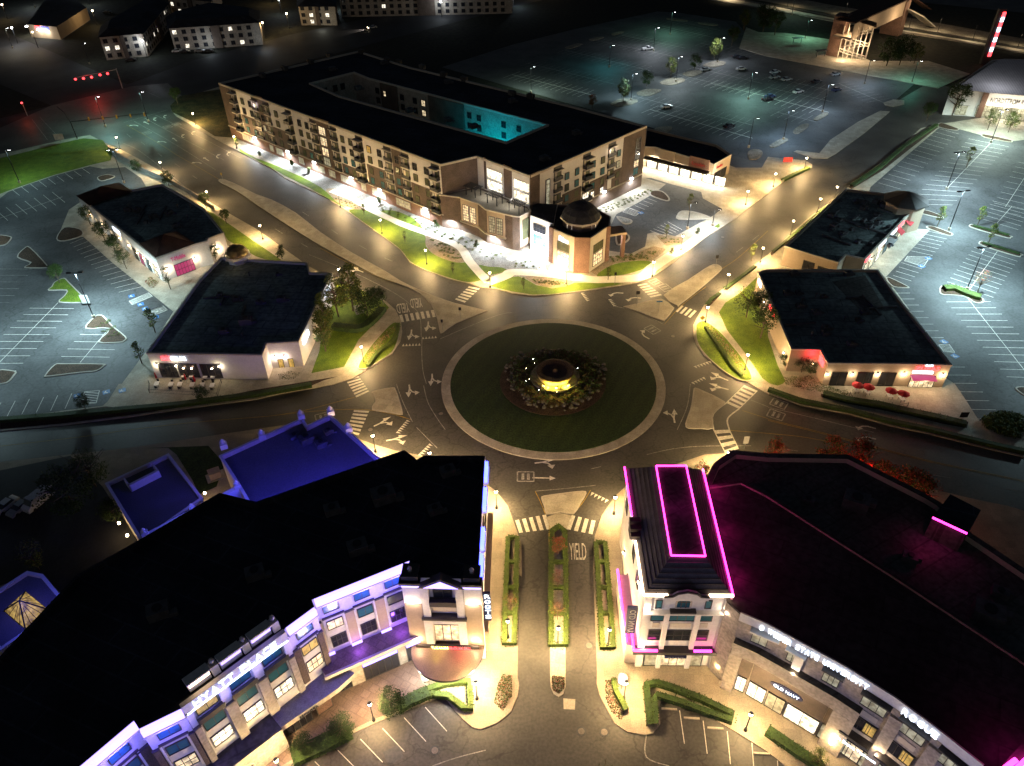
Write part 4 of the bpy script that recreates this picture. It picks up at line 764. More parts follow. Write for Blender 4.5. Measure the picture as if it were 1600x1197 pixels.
def slab_beam(root, name, p, q, wd, th, m):
    b = MB(); a = Vector(p); d = Vector(q); u = (d.xy - a.xy).normalized(); n_ = Vector((-u.y, u.x)) * wd / 2
    vs = [(a.x + s_ * n_.x, a.y + s_ * n_.y, a.z + h_) for s_ in (1, -1) for h_ in (0, th)] + [(d.x + s_ * n_.x, d.y + s_ * n_.y, d.z + h_) for s_ in (1, -1) for h_ in (0, th)]
    b.add(vs, [(0, 1, 3, 2), (4, 6, 7, 5), (0, 4, 5, 1), (2, 3, 7, 6), (1, 5, 7, 3), (0, 2, 6, 4)]); return b.build(name, m, root)
fb = thing('footbridge_station', 'brick stair tower with covered footbridge rising over the railway', 'bridge')
t0 = [G(1290, 87, 0), G(1309, 90, 0)]; TW_ = Wall(t0[0], t0[1]); b = MB(); TW_.box(b, 0, TW_.L, 0, 16.5, -7, 0); b.build('stair_tower', M['redbrick'], fb)
r0 = [G(1301, 33, 17), G(1345, 56, 17), G(1352, 50, 17), G(1328, 38, 17), G(1340, 20, 17)]
SF_ = Wall(TW_.b + TW_.n * .5, G(1352, 94, 0)); 
for lv, z in enumerate((2.6, 5.2, 7.8, 10.4)):
    a_, c_ = (0, SF_.L) if lv % 2 else (SF_.L, 0); p0 = SF_.pt(a_, z - 2.6, -1.5 - (lv % 2) * 2.2); p1 = SF_.pt(c_, z, -1.5 - (lv % 2) * 2.2)
    b = MB(); n_ = 9
    for k in range(n_): q = p0.lerp(p1, (k + .5) / n_); b.box(q, (SF_.L / n_, 2.0, .28), SF_.ang)
    b.build('stair_flight', M['trim'], fb)
    b = MB(); b.tube(p0 + Vector((0, 0, 1.3)) + Vector((*(SF_.n * 1.0), 0)), p1 + Vector((0, 0, 1.3)) + Vector((*(SF_.n * 1.0), 0)), .25, .25, 5); b.build('handrail', M['trim'], fb)
for k in range(7):
    for d_ in (-.2, -5):
        b = MB(); q = SF_.pt(SF_.L * k / 6, 0, d_); b.box(q, (.35, .35, 13), SF_.ang); b.build('post', M['trim'], fb)
slab_beam(fb, 'stair_roof', SF_.pt(-2, 16.6, -3), SF_.pt(SF_.L + 1, 13.4, -3), 7, .4, M['rooftile'])
BA = G(1322, 34, 15.5); BB = G(1409, -4, 15.5); slab_beam(fb, 'bridge_roof', (*BA, 15.5), (*BB, 15.5), 9, .5, M['rooftile']); BW = Wall(BA, BB); 
b = MB(); BW.box(b, 0, BW.L, 9, 9.6, -4, 4); BW.box(b, 0, BW.L, 9.6, 15.2, 3.7, 4.0); b.build('bridge_side', M['tan'], fb)
b = MB(); q = BW.pt(BW.L * .18, 0, 0); b.box(q, (2, 6, 9), BW.ang); b.build('bridge_pier', M['stone'], fb); b = MB(); q = BW.pt(BW.L * .97, 0, 0); b.box(q, (5, 9, 15), BW.ang); b.build('far_tower', M['redbrick'], fb)
e2 = BW.pt(BW.L * .99, 11, 3); e3 = Vector((*G(1453, 41, 0.5), .5)); em = e2.lerp(e3, .5) + Vector((0, 0, .8)); slab_beam(fb, 'far_stair', e2, em, 6, .5, M['trim']); slab_beam(fb, 'far_stair', em, e3, 6, .5, M['trim'])
slab_beam(fb, 'far_stair_roof', e2 + Vector((0, 8, 6)), e3 + Vector((0, 8, 6)), 5, .4, M['rooftile'])
for p_, pw in ((SF_.pt(4, 12, 2), 3000), (SF_.pt(SF_.L - 3, 6, 3), 3000), (SF_.pt(2, 3, 4), 3000), (BW.pt(BW.L * .3, 9, 9), 1800), (BW.pt(BW.L * .75, 10, 11), 5000), (e2.lerp(e3, .5) + Vector((3, -4, 6)), 3600), (e2.lerp(e3, .2) + Vector((3, -4, 5)), 2600)): lamp('station_light', p_, (1, .72, .42), pw, .4, fb)
def curve_sign(root, s, path, s0, z0, h, cw, m, d=.25):
    ds = [0]; 
    for i in range(1, len(path)): ds.append(ds[-1] + (path[i] - path[i - 1]).length)
    x = s0
    for ch in s:
        f = {'I': .35, 'W': 1.25, 'O': 1.1, ' ': .7, 'V': 1.1, 'Y': 1.05, 'T': .95, 'L': .85, 'E': .9}.get(ch, 1.0)
        if ch != ' ':
            i = max(k for k in range(len(ds) - 1) if ds[k] <= x); w = Wall(path[i], path[i + 1]); o = x - ds[i]; sign(root, ch, w, o, o + cw * .8 * f, z0, z0 + h, m, d, .1)
        x += cw * f + (cw * .15 if f < .5 else 0)
# ---------------------------------------------------------------- hotel block (south-west)
ZH = 18.0
ho = thing('hotel_building', 'four storey hotel with violet lit cornice, black roof and curved front at the lower left', 'building')
hpx = F('758 712 747 905 631 902 640 876 487 937 491 948 446 981 443 985 281 1103 283 1107 217 1139 209 1126 125 1197 30 1290 -200 1290 -120 1040 0 1025 120 898 213 846 343 770 400 784 632 703 651 718 662 712')
hf = Ws(hpx, ZH)
b = MB(); f_ = ccw(hf); n = len(f_); b.add([(q.x, q.y, 0) for q in f_] + [(q.x, q.y, ZH) for q in f_], [(i, (i + 1) % n, n + (i + 1) % n, n + i) for i in range(n)], M['white'])
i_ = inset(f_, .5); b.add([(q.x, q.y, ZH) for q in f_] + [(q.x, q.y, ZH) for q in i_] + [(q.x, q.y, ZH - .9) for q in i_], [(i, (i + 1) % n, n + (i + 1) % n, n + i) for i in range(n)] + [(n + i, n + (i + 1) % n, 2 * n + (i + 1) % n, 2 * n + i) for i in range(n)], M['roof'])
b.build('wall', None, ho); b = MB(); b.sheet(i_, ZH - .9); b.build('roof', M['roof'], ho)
HT = Wall(hf[2], hf[1]); H1 = Wall(hf[4], hf[3]); HM = Wall(hf[6], hf[5]); HS = Wall(hf[8], hf[7]); HW = Wall(hf[10], hf[9]); HX = Wall(hf[12], hf[11]); HY = Wall(hf[13], hf[12]); HE = Wall(hf[1], hf[0])
def cornice(w, s0, s1, m='violet', z=ZH - 1.15, h=.95):
    b = MB(); w.box(b, s0, s1, z - .4, z - .12, -.1, .62, M['white']); w.box(b, s0, s1, z - .7, z - .4, -.1, .35, M['white']); b.build('cornice', None, ho)
    b = MB(); w.box(b, s0 + .05, s1 - .05, z - .1, z + h + .12, -.02, .5); b.build('led_strip', M[m], ho)
    if m == 'violet':
        for k in range(max(1, int((s1 - s0) / 3.5))): lamp('led_glow', w.pt(s0 + (k + .5) * (s1 - s0) / max(1, int((s1 - s0) / 3.5)), z - 1.0, 1.7), (.14, .10, 1), 900, .2, ho)
def bay(w, c, wd=2.1, lits=('glass', 'glass', 'glassd'), side=True, rail=False):
    window(ho, w, c - wd / 2, c + wd / 2, 14.4, 16.1, lits[0], 2, 1, d=.08); window(ho, w, c - wd / 2, c + wd / 2, 10.7, 12.4, lits[1], 2, 1, d=.08); window(ho, w, c - wd / 2, c + wd / 2, 6.7, 8.9, lits[2], 3, 2, d=.08)
    b = MB(); w.box(b, c - wd / 2 - .5, c + wd / 2 + .5, 16.3, 16.5, 0, .25, M['darktrim']); w.box(b, c - wd / 2 - .5, c + wd / 2 + .5, 13.3, 13.5, 0, .3, M['darktrim'])
    for q in (-1, 1): w.box(b, c + q * (wd / 2 + .35) - .12, c + q * (wd / 2 + .35) + .12, 6, 13.2, 0, .22, M['white'])
    b.build('bay_trim', None, ho)
def pier(w, s0, s1, z1=13.2, m='stucco', d=.3, z0=5.2):
    b = MB(); w.box(b, s0, s1, z0, z1, -.02, d, M[m]); w.box(b, s0 - .05, s1 + .05, z1, z1 + .25, -.02, d + .1, M['darktrim']); b.build('pier', None, ho)
# right run
cornice(H1, .2, H1.L)
for c, l_ in ((2.0, ('glass', 'lit', 'glassd')), (6.2, ('glass', 'glass', 'glassd')), (10.5, ('glass', 'glassg', 'glassd'))): bay(H1, c, 2.0, l_)
for s0, s1 in ((-.2, .3), (3.5, 4.8), (7.7, 9.0), (12.0, 13.0)): pier(H1, s0, s1, 12.9, 'tan', .15)
PH = 5.4; pod = [Wall(H1.a, H1.b).pt(s, 0, d).xy for s, d in ((-1.8, 0), (-1.2, 2.9), (H1.L + .8, 2.9), (H1.L + 1.0, -.3), (H1.L, 0), (0, 0))]
pod = [Vector(q) for q in pod]; b = MB(); b.prism(pod, 0, PH, M['brickpave'], M['stone']); b.build('podium', None, ho)
PW = Wall(pod[1], pod[2]); wpart(ho, 'podium_cornice', PW, -.2, PW.L + .1, PH - .5, PH + .12, 0, .35, 'trim')
for s0, s1, led in ((.9, 3.0, 0), (5.0, 10.0, 1), (11.4, 14.2, 1)):
    window(ho, PW, s0, s1, .4, 3.9, 'glassd', max(2, int(s1 - s0)), 1, name='shop_window')
    if led: wpart(ho, 'led_strip', PW, s0, s1, 3.98, 4.2, .02, .3, 'violet')
sign(ho, 'SONORA', PW, .9, 3.0, 4.2, 4.7, 'darktrim', .05)
for s_ in (.2, 4.1, 8.4, 12.6): 
    b = MB(); H1.box(b, s_ - .75, s_ + .75, PH + .45, PH + .75, .35, .65); b.build('led_strip', M['violet'], ho)
lamp('led_glow', H1.pt(4, PH + .9, 1.6), (.3, .1, 1), 260, .3, ho); lamp('led_glow', H1.pt(10, PH + .9, 1.6), (.3, .1, 1), 260, .3, ho)
# middle bay, sign band, west runs
cornice(HM, 0, HM.L); bay(HM, HM.L * .5, 2.2, ('glass', 'lity', 'lit')); pier(HM, -.1, .8, 12.8, 'brick', .25); pier(HM, HM.L - .8, HM.L, 12.8, 'brick', .25)
cs = [2.45, 6.8, 11.2]
for c, l_ in zip(cs, (('lity', 'glass', 'litw'), ('glass', 'glass', 'litw'), ('glass', 'glass', 'litw'))):
    bay(HS, c, 2.5, l_)
    b = MB(); HS.box(b, c - 1.7, c + 1.7, 13.6, 13.8, 0, .9, M['darktrim']); HS.box(b, c - 1.7, c + 1.7, 13.8, 14.5, .82, .9, M['metal']); b.build('balcony', None, ho)
for s_ in (.15, 4.65, 9.0, 13.4): pier(HS, max(0, s_ - .65), min(HS.L, s_ + .65), 13.2, 'stone', .75); pier(HS, max(0, s_ - .6), min(HS.L, s_ + .6), 16.6, 'white', .5, 13.4)
wpart(ho, 'sign_band', HS, 0, HS.L, 16.75, 18.3, -.02, .6, 'white'); curve_sign(ho, 'HYATT PLACE', [HS.a, HS.b], 1.2, 16.95, 1.15, 1.06, 'signw', .62)
wpart(ho, 'led_strip', HS, .2, HS.L - .1, 16.45, 16.7, .3, .66, 'signw')
for s_ in (2, 5, 8, 11): lamp('led_glow', HS.pt(s_, 16.2, 1.8), (.2, .2, 1), 200, .2, ho)
for s0, s1, m_ in ((1.6, 4.3, 'warmled'), (5.6, 8.3, 'violet'), (9.6, 12.3, 'violet')):
    b = MB(); HS.box(b, s0, s1, 18.3, 20.2, -1.0, -.4, M['white']); HS.box(b, s0 - .1, s1 + .1, 20.2, 20.45, -1.1, .1, M['white']); b.build('parapet_block', None, ho)
    wpart(ho, 'led_strip', HS, s0 + .1, s1 - .1, 19.3, 19.7, -.4, -.2, m_)
    b = MB(); HS.box(b, s1 + .2, s1 + 1.1, 18.3, 20.0, -1.2, -.2, M['white']); p_ = HS.pt(s1 + .65, 20.0, -.7); b.lathe(p_, [(.3, 0), (.12, .15), (.35, .5), (.3, .8), (.05, 1.05)], 8, M['grey']); b.build('parapet_urn', None, ho)
cornice(HW, 0, HW.L); bay(HW, HW.L * .52, 2.3, ('glass', 'glass', 'lit')); pier(HW, -.1, .6, 12.8, 'brick', .25); pier(HW, HW.L - .6, HW.L, 12.8, 'brick', .25)
cornice(HX, 0, HX.L); bay(HX, HX.L * .55, 2.3, ('glass', 'glass', 'lit')); pier(HX, 0, 1.2, 12.8, 'tan', .2); pier(HX, HX.L - 1.6, HX.L, 12.8, 'brick', .2)
cornice(HY, 0, HY.L); bay(HY, HY.L * .6, 2.3)
# ground floor arcade of the west run
ar = [HX.pt(-2, 0, 2.6).xy, HW.pt(HW.L * .3, 0, 3.0).xy, HS.pt(HS.L * .35, 0, 3.0).xy, HS.pt(HS.L * .62, 0, 3.0).xy]
AW1 = Wall(ar[0], ar[1]); AW2 = Wall(ar[1], ar[3])
b = MB(); b.prism([Vector(q) for q in (ar[0], ar[1], ar[3], HS.pt(HS.L * .62, 0, -.2).xy, HS.pt(0, 0, -.2).xy, HX.pt(-2, 0, -.2).xy)], 0, 4.9, M['roofg'], M['stone']); b.build('arcade', None, ho)
def arch_window(root, w, c, hw, z0, z1, g, name='arched_window', d=.05, surround='stucco'):
    b = MB(); n = 10; pts = [(c - hw, z0), (c + hw, z0)] + [(c + hw * math.cos(math.pi * i / n), z1 + hw * .6 * math.sin(math.pi * i / n)) for i in range(n + 1)]
    b.add([w.pt(s, z, d) for s, z in pts], [tuple(range(len(pts)))], M[g])
    for i in range(len(pts)):
        (s0, za), (s1, zb) = pts[i - 1], pts[i]; b.tube(w.pt(s0, za, d), w.pt(s1, zb, d), .13, .13, 5, M[surround])
    for q in (-.33, .33): w.box(b, c + q * hw - .05, c + q * hw + .05, z0, z1 + hw * .5, d, d + .08, M['frame'])
    w.box(b, c - hw, c + hw, z1 - .05, z1 + .05, d, d + .07, M['frame']); return b.build(name, None, root)
for w, cc in ((AW2, (1.8, 6.2)), (AW1, (AW1.L - 1.8, AW1.L - 6.0, AW1.L - 10.0))):
    for c in cc:
        if 1.3 < c < w.L - .2: arch_window(ho, w, c, 1.45, .3, 2.4, 'litdim')
for s_ in (.3, 4.0): wall_lamp(ho, AW2, s_, 3.4, (1, .7, .42), 300)
wall_lamp(ho, AW1, AW1.L - 4, 3.4, (1, .7, .42), 300); wall_lamp(ho, AW1, AW1.L - 8.2, 3.4, (1, .7, .42), 300)
wpart(ho, 'sign_panel', AW2, .8, 2.4, 4.0, 4.8, .02, .4, 'signred')
a2 = [HS.pt(HS.L * .62, 0, 2.4).xy, HM.pt(HM.L * .7, 0, 3.4).xy, HM.pt(HM.L + 1.5, 0, 3.2).xy]; CW = Wall(a2[0], a2[1])
b = MB(); b.prism([Vector(q) for q in (a2[0], a2[1], a2[2], HM.pt(HM.L + .8, 0, 0).xy, HM.pt(0, 0, 0).xy, HS.pt(HS.L * .62, 0, 0).xy)], 3.4, 4.4, M['grey'], M['stone']); b.build('entrance_canopy', None, ho)
sign(ho, 'SEPHORA', CW, CW.L * .3, CW.L * .62, 3.6, 4.1, 'darktrim', .08); window(ho, Wall(a2[0], a2[1]), CW.L * .6, CW.L * .85, .5, 2.9, 'redbrick', 1, 1, d=-.6, name='poster_panel')
window(ho, Wall(a2[0], a2[1]), CW.L * .1, CW.L * .5, .3, 3.0, 'glassd', 4, 1, d=-.8, name='shop_window')
# corner tower
tw = HT; L_ = tw.L
for s0, s1 in ((-.35, 2.0), (L_ - 2.0, L_ + .35)):
    b = MB(); tw.box(b, s0, s1, 0, ZH, -.3, .5, M['white']); tw.box(b, s0, s1, 3.6, 13.0, .5, .62, M['tan']); b.build('tower_pier', None, ho)
    wpart(ho, 'led_strip', tw, s0, s1, ZH - 1.1, ZH - .35, .5, .8, 'violet2'); wpart(ho, 'cornice', tw, s0 - .2, s1 + .2, ZH - .35, ZH + .1, -.3, 1.1, 'darktrim')
    b = MB(); tw.box(b, s0 + .1, s1 - .1, ZH + .1, ZH + .9, -1.6, .6, M['darktrim']); b.lathe(tw.pt((s0 + s1) / 2, ZH + .9, -.4), [(.3, 0), (.12, .15), (.35, .5), (.05, 1.0)], 8, M['grey']); b.build('parapet_urn', None, ho)
    wall_lamp(ho, tw, (s0 + s1) / 2, 13.6, (1, .75, .5), 260, d=1.2); wall_lamp(ho, tw, (s0 + s1) / 2, 5.2, (1, .66, .38), 380, d=1.2)
for s_ in (2.9, L_ - 2.9): wall_lamp(ho, tw, s_, 5.0, (1, .66, .38), 260, d=.7)
b = MB()
v = [tw.pt(L_ / 2 - 3.1, 16.9, .9), tw.pt(L_ / 2 + 3.1, 16.9, .9), tw.pt(L_ / 2, 18.9, .9)]; vb = [q - Vector((*(tw.n * 1.2), 0)) for q in v]; b.add(v + vb, [(0, 1, 2), (3, 5, 4), (0, 3, 4, 1), (1, 4, 5, 2), (2, 5, 3, 0)], M['darktrim']); b.build('pediment', None, ho)
v = [tw.pt(L_ / 2 - 2.3, 17.05, .93), tw.pt(L_ / 2 + 2.3, 17.05, .93), tw.pt(L_ / 2, 18.45, .93)]; b = MB(); b.add(v + [q + Vector((*(tw.n * .05), 0)) for q in v], [(3, 4, 5), (0, 1, 4, 3), (1, 2, 5, 4), (2, 0, 3, 5)]); b.build('pediment_light', M['violet'], ho)
for q in (-2.3, 2.3): wpart(ho, 'column', tw, L_ / 2 + q - .5, L_ / 2 + q + .5, 10.3, 16.8, 0, .7, 'white')
window(ho, tw, L_ / 2 - 1.2, L_ / 2 + 1.2, 14.0, 16.2, 'glassd', 2, 1); window(ho, tw, 2.4 - .3, 2.4 + .3, 14.2, 15.8, 'lity', 1, 1, d=.1); window(ho, tw, L_ - 2.6, L_ - 2.0, 14.2, 15.8, 'glassd', 1, 1, d=.1)
wpart(ho, 'balcony', tw, L_ / 2 - 1.8, L_ / 2 + 1.8, 12.9, 13.9, .0, .9, 'darktrim'); wpart(ho, 'sign_panel', tw, L_ / 2 - 1.7, L_ / 2 + 1.7, 11.0, 12.5, 0, .3, 'stucco')
wpart(ho, 'ledge', tw, 1.8, L_ - 1.8, 10.0, 10.35, 0, 1.1, 'darktrim')
b = MB(); tw.box(b, L_ / 2 - 2.9, L_ / 2 - 1.8, 3.6, 10.0, 0, .9, M['white']); tw.box(b, L_ / 2 + 1.8, L_ / 2 + 2.9, 3.6, 10.0, 0, .9, M['white']); tw.box(b, L_ / 2 - 1.8, L_ / 2 + 1.8, 9.0, 10.0, 0, .9, M['white']); b.build('arch_surround', None, ho)
arch_window(ho, tw, L_ / 2, 1.75, 4.0, 7.8, 'lit', d=.15)
cc = tw.pt(L_ / 2, 0, 1.0); R_ = 5.15; ring_ = []; n = 28
b = MB(); a0 = tw.ang + math.pi
pts_ = [Vector((cc.x + R_ * math.cos(a0 + math.pi * i / n), cc.y + R_ * math.sin(a0 + math.pi * i / n) * 1.0)) for i in range(n + 1)] + [Vector(tw.pt(L_ / 2 + R_, 0, 0).xy), Vector(tw.pt(L_ / 2 - R_, 0, 0).xy)]
M['copper'] = mat('copper_canopy', (.36, .25, .18), .45, .15, .4, spec=.5)
b.prism(pts_, 3.1, 3.5, M['copper'], M['darktrim'], True); b.build('round_canopy', None, ho)
b = MB()
for i in (5, 9, 19, 23): b.cyl((pts_[i].x * .93 + cc.x * .07, pts_[i].y * .93 + cc.y * .07, 0), .09, .09, 3.1, 6)
wpart(ho, 'sign_panel', tw, .4, L_ - .4, 3.3, 4.1, .9, 1.15, 'darktrim'); sign(ho, 'TUCANOS', tw, 2.6, 5.0, 3.45, 4.0, 'signy', 1.18); sign(ho, 'BRAZILIAN GRILL', tw, 5.1, 8.2, 3.45, 4.0, 'signr', 1.18)
lamp('sign_light', tw.pt(3.4, 4.4, 2.4), (1, .7, .1), 60, .2, ho); lamp('sign_light', tw.pt(6.6, 4.4, 2.4), (1, .03, .03), 75, .2, ho)
for s_, d_ in ((1.2, 4.5), (4.8, 5.6), (8.8, 4.5)): lamp('canopy_light', tw.pt(s_, 2.7, d_), (1, .93, .78), 1500, .25, ho)
sw = Wall(hf[1], hf[0]); b = MB(); sw.box(b, 1.2, 1.6, 7.0, 13.2, .3, 1.35); b.build('blade_sign', M['navy'], ho)
bw = Wall(sw.pt(1.18, 0, .3).xy, sw.pt(1.18, 0, 1.35).xy)
for i, ch in enumerate('ROOTS'): sign(ho, ch, bw, .25, 1.05, 12.2 - i * 1.15, 13.0 - i * 1.15, 'signw', .02, .05)
# east side of the hotel, violet and blue strips
for s0, s1 in ((.8, 4.4), (5.6, 9.0), (12.6, 16.6), (18.4, 22.0)):
    if s1 < HE.L + 1: cornice(HE, s0, min(s1, HE.L), 'blue', ZH - 1.15, .9)
for s_ in (4, 8, 12, 16, 20):
    if s_ < HE.L - 1:
        for z in (14.6, 10.8): window(ho, HE, s_ - .9, s_ + .9, z - .9, z + .9, 'glassd', 2, 1)
wpart(ho, 'ledge', HE, .5, HE.L - .5, 5.2, 5.5, 0, .9, 'tan')
for px in F('762 813 761 842 759 872'): s_, z = HE.hit(*px); wall_lamp(ho, HE, s_, 4.2, WARM, 420, d=1.0)
for px, s_ in (((560, 860), 1.2), ((520, 800), 1.0), ((600, 780), 1.5), ((680, 800), .9), ((700, 740), 1.0), ((400, 900), 1.1), ((250, 960), 1.2)): c = G(*px, ZH - .9); hvac(ho, c.x, c.y, ZH - .9, .4, s_)
# low blue-lit annexes north-west of the hotel
bx = thing('shop_annex', 'single storey annex with blue lit flat roof beside the hotel', 'building'); ZB = 8.5
M['paleroof'] = mat('pale_roof', (.13, .13, .15), .9, .06, .3)
bf = Ws(F('343 712 472 652 516 647 593 716 640 740 420 850 372 758'), ZB)
bh = [q for q in bf]; hwall = Wall(hf[20], hf[21]); 
b4 = [G(343,712,ZB), G(472,653,ZB), G(480,665,ZB), G(516,648,ZB), G(594,718,ZB), hwall.pt(hwall.L * .80, 0, -.15).xy, hwall.pt(.3, 0, -.15).xy, G(372,757,ZB)]
shell(bx, [Vector(q) for q in b4], ZB, 'stucco', 'paleroof', .9, cap='white')
for px in F('350 698 410 683 471 652 517 646 545 672'): c = G(*px, ZB); b = MB(); b.box((c.x, c.y, ZB - .2), (1.2, 1.2, 1.0), .4); b.lathe((c.x, c.y, ZB + .8), [(.5, 0), (.2, .2), (.45, .5), (.1, 1.0)], 8); b.build('parapet_finial', M['white'], bx)
c = G(480, 690, ZB - .9); 
for dx, dy, s_ in ((0, 0, 1.1), (2.8, -1.2, .9), (-2.4, 1.0, .8), (3.5, 2.2, .7)): hvac(bx, c.x + dx, c.y + dy, ZB - .9, .6, s_)
wb = Wall(hf[21], hf[20])
b = MB(); wb.box(b, 2, wb.L - 1, ZB + 3.5, ZB + 3.8, 0, .2); b.build('led_strip', M['blue'], bx)
for t in (.2, .5, .8): lamp('blue_led_light', wb.pt(wb.L * t, ZB + 6.5, 1.2), (.06, .05, 1), 4300, .4, bx)
b2 = thing('shop_annex', 'small lower annex with dim violet roof and raised vent box, west of the blue roof', 'building'); ZC = 7.2
c4 = Ws(F('263 709 165 755 220 845 316 778'), ZC); shell(b2, c4, ZC, 'stucco', 'paleroof', .7, cap='white')
pb = Wall(G(228, 838, ZC + 1.2), G(372, 763, ZC + 1.2)); b = MB(); pb.box(b, 0, pb.L, 0, ZC + 1.6, -.3, .5); b.build('parapet_wall', M['white'], b2)
for p in (0, .5, 1): q = pb.pt(pb.L * p, ZC + 1.6, .1); b = MB(); b.box(q, (1, 1, .7), .5); b.lathe(q + Vector((0, 0, .7)), [(.4, 0), (.15, .2), (.35, .5), (.05, .9)], 8); b.build('parapet_finial', M['white'], b2)
v = Wall(G(203, 764, ZC), G(250, 740, ZC)); b = MB(); v.box(b, 0, v.L, ZC - .6, ZC + .9, -.25, .25); v.box(b, 0, .25, ZC - .6, ZC + .9, -2.2, .25); v.box(b, v.L - .25, v.L, ZC - .6, ZC + .9, -2.2, -.25); b.build('roof_vent_box', M['white'], b2)
lamp('blue_led_light', (*(pb.pt(pb.L * .7, 0, -4).xy), ZC + 5), (.16, .10, 1), 350, .4, b2); lamp('blue_led_light', (*(pb.pt(pb.L * .3, 0, 2.5).xy), ZC + 4), (.10, .12, 1), 450, .4, b2); lamp('blue_led_light', (*(pb.pt(pb.L * .8, 0, 2.5).xy), ZC + 4), (.08, .10, 1), 450, .4, b2)
b3 = thing('entrance_pavilion', 'small blue roofed pavilion with yellow lit pyramid skylight at the left edge', 'building'); ZK = 9
c5 = [G(0, 920, ZK), G(42, 893, ZK), G(66, 898, ZK), G(104, 943, ZK), G(0, 1015, ZK), G(-60, 960, ZK)]; shell(b3, c5, ZK, 'stucco', 'paleroof', .5, cap='white')
k0 = [G(*p, ZK) for p in ((5, 952), (22, 930), (42, 923), (72, 950), (36, 978))]; apx = G(22, 935, ZK + 1); b = MB()
q4 = [G(5, 952, ZK), G(38, 922, ZK), G(73, 950, ZK), G(38, 980, ZK)]; ap_ = (q4[0] + q4[1] + q4[2] + q4[3]) / 4; b.add([(q.x, q.y, ZK - .3) for q in q4] + [(ap_.x, ap_.y, ZK + 1.8)], [(0, 1, 4), (1, 2, 4), (2, 3, 4), (3, 0, 4)], M['lity'])
for q in q4: b.tube((q.x, q.y, ZK - .3), (ap_.x, ap_.y, ZK + 1.82), .12, .12, 4, M['frame'])
for i in range(4):
    for t in (.25, .5, .75): q = q4[i - 1].lerp(q4[i], t); b.tube((q.x, q.y, ZK - .28), (q.x * .3 + ap_.x * .7, q.y * .3 + ap_.y * .7, ZK - .28 + 2.1 * .7), .05, .05, 4, M['frame'])
b.build('skylight', None, b3); lamp('blue_led_light', (*(G(50, 960, ZK).xy), ZK + 5), (.08, .09, 1), 1000, .4, b3); lamp('canopy_light', (*G(8, 1012, 2), 3), WARM, 500, .3, b3)
# ---------------------------------------------------------------- clothing store block (south-east)
so = thing('store_building', 'corner store with dark mansard roof outlined in magenta light strips beside the south street', 'building')
ZV = 17.0; e = Ws(F('1010 926 1139.6 927.6 1094.5 737 986 734'), ZV)
e[3] = Vector((17.3, 82.0)); e[0] = Vector((16.8, 59.7))
b = MB(); b.prism(e, 0, ZV - .3, M['white']); b.build('wall', None, so)
ZR2 = 20.5; r2 = Ws(F('1048.6 869 1102 870 1072 729 1025 729'), ZR2); eo = inset(ccw(e), -.25)
M['slate'] = mat('mansard_slate', (.10, .095, .11), .8, .15, .5, stripe=(.6, (0, 1.57, 0), .6), finev=.1)
ccw_e = [eo[i] for i in range(4)]; 
def near(p, L): return min(L, key=lambda q: (q - p).length)
order = ccw(e); ri = [near(q, r2) for q in order]
ri = [r2[0], r2[1], r2[2], r2[3]] if area(r2) > 0 else r2[::-1]; k0 = min(range(4), key=lambda k: (ri[k] - eo[0]).length); ri = ri[k0:] + ri[:k0]
b = MB(); b.add([(q.x, q.y, ZV) for q in eo] + [(q.x, q.y, ZR2) for q in ri], [(i, (i + 1) % 4, 4 + (i + 1) % 4, 4 + i) for i in range(4)], M['slate']); b.add([(q.x, q.y, ZR2) for q in ri], [(0, 1, 2, 3)], M['roofg'])
for i in range(4):
    for t in (.14, .28, .42, .56, .7, .84):
        p0 = eo[i].lerp(ri[i], t); p1 = eo[(i + 1) % 4].lerp(ri[(i + 1) % 4], t); z = ZV + (ZR2 - ZV) * t; b.tube((p0.x, p0.y, z), (p1.x, p1.y, z), .07, .07, 4, M['darktrim'])
b.build('mansard_roof', None, so); b = MB(); eb = inset(ccw(e), -.3); b.prism(eb, ZV - .3, ZV - .02); b.build('eaves', M['white'], so)
def led(root, pts, m, r=.11, name='led_strip'):
    b = MB()
    for i in range(len(pts) - 1): b.tube(pts[i], pts[i + 1], r, r, 6)
    return b.build(name, M[m], root)
t3 = [Vector((q.x, q.y, ZR2 + .15)) for q in r2]; led(so, t3 + [t3[0]], 'magenta', .12)
ex = [Vector((q.x, q.y, ZV + .12)) for q in inset(ccw(e), -.42)]
eF0 = min(ex, key=lambda q: (q.xy - e[0]).length); eF1 = min(ex, key=lambda q: (q.xy - e[1]).length); eB1 = min(ex, key=lambda q: (q.xy - e[2]).length); eB0 = min(ex, key=lambda q: (q.xy - e[3]).length)
led(so, [eF1, eB1], 'magenta', .13); led(so, [eB0, eB0.lerp(eF0, .42)], 'magenta', .13); led(so, [eB0.lerp(eF0, .62), eF0], 'warmled', .16); led(so, [eF0, eF0.lerp(eF1, .27)], 'warmled', .22); led(so, [eF0.lerp(eF1, .73), eF1], 'warmled', .22)
for t in (.15, .5, .85): q = eF1.lerp(eB1, t); lamp('led_glow', (q.x + 1.2, q.y, q.z + .6), (1, .02, .30), 170, .2, so)
lamp('led_glow', (*((ri[0] + ri[2]) / 2), ZR2 + 2), (1, .02, .5), 60, .4, so)
SF = Wall(e[0], e[1]); L_ = SF.L; c_ = L_ / 2 - .25
b = MB(); pr = [(c_ - 2.9, 16.4), (c_ + 2.9, 16.4), (c_ + 2.9, 17.2), (c_ + 1.8, 17.3), (c_ + 1.2, 17.9), (c_, 18.25), (c_ - 1.2, 17.9), (c_ - 1.8, 17.3), (c_ - 2.9, 17.2)]
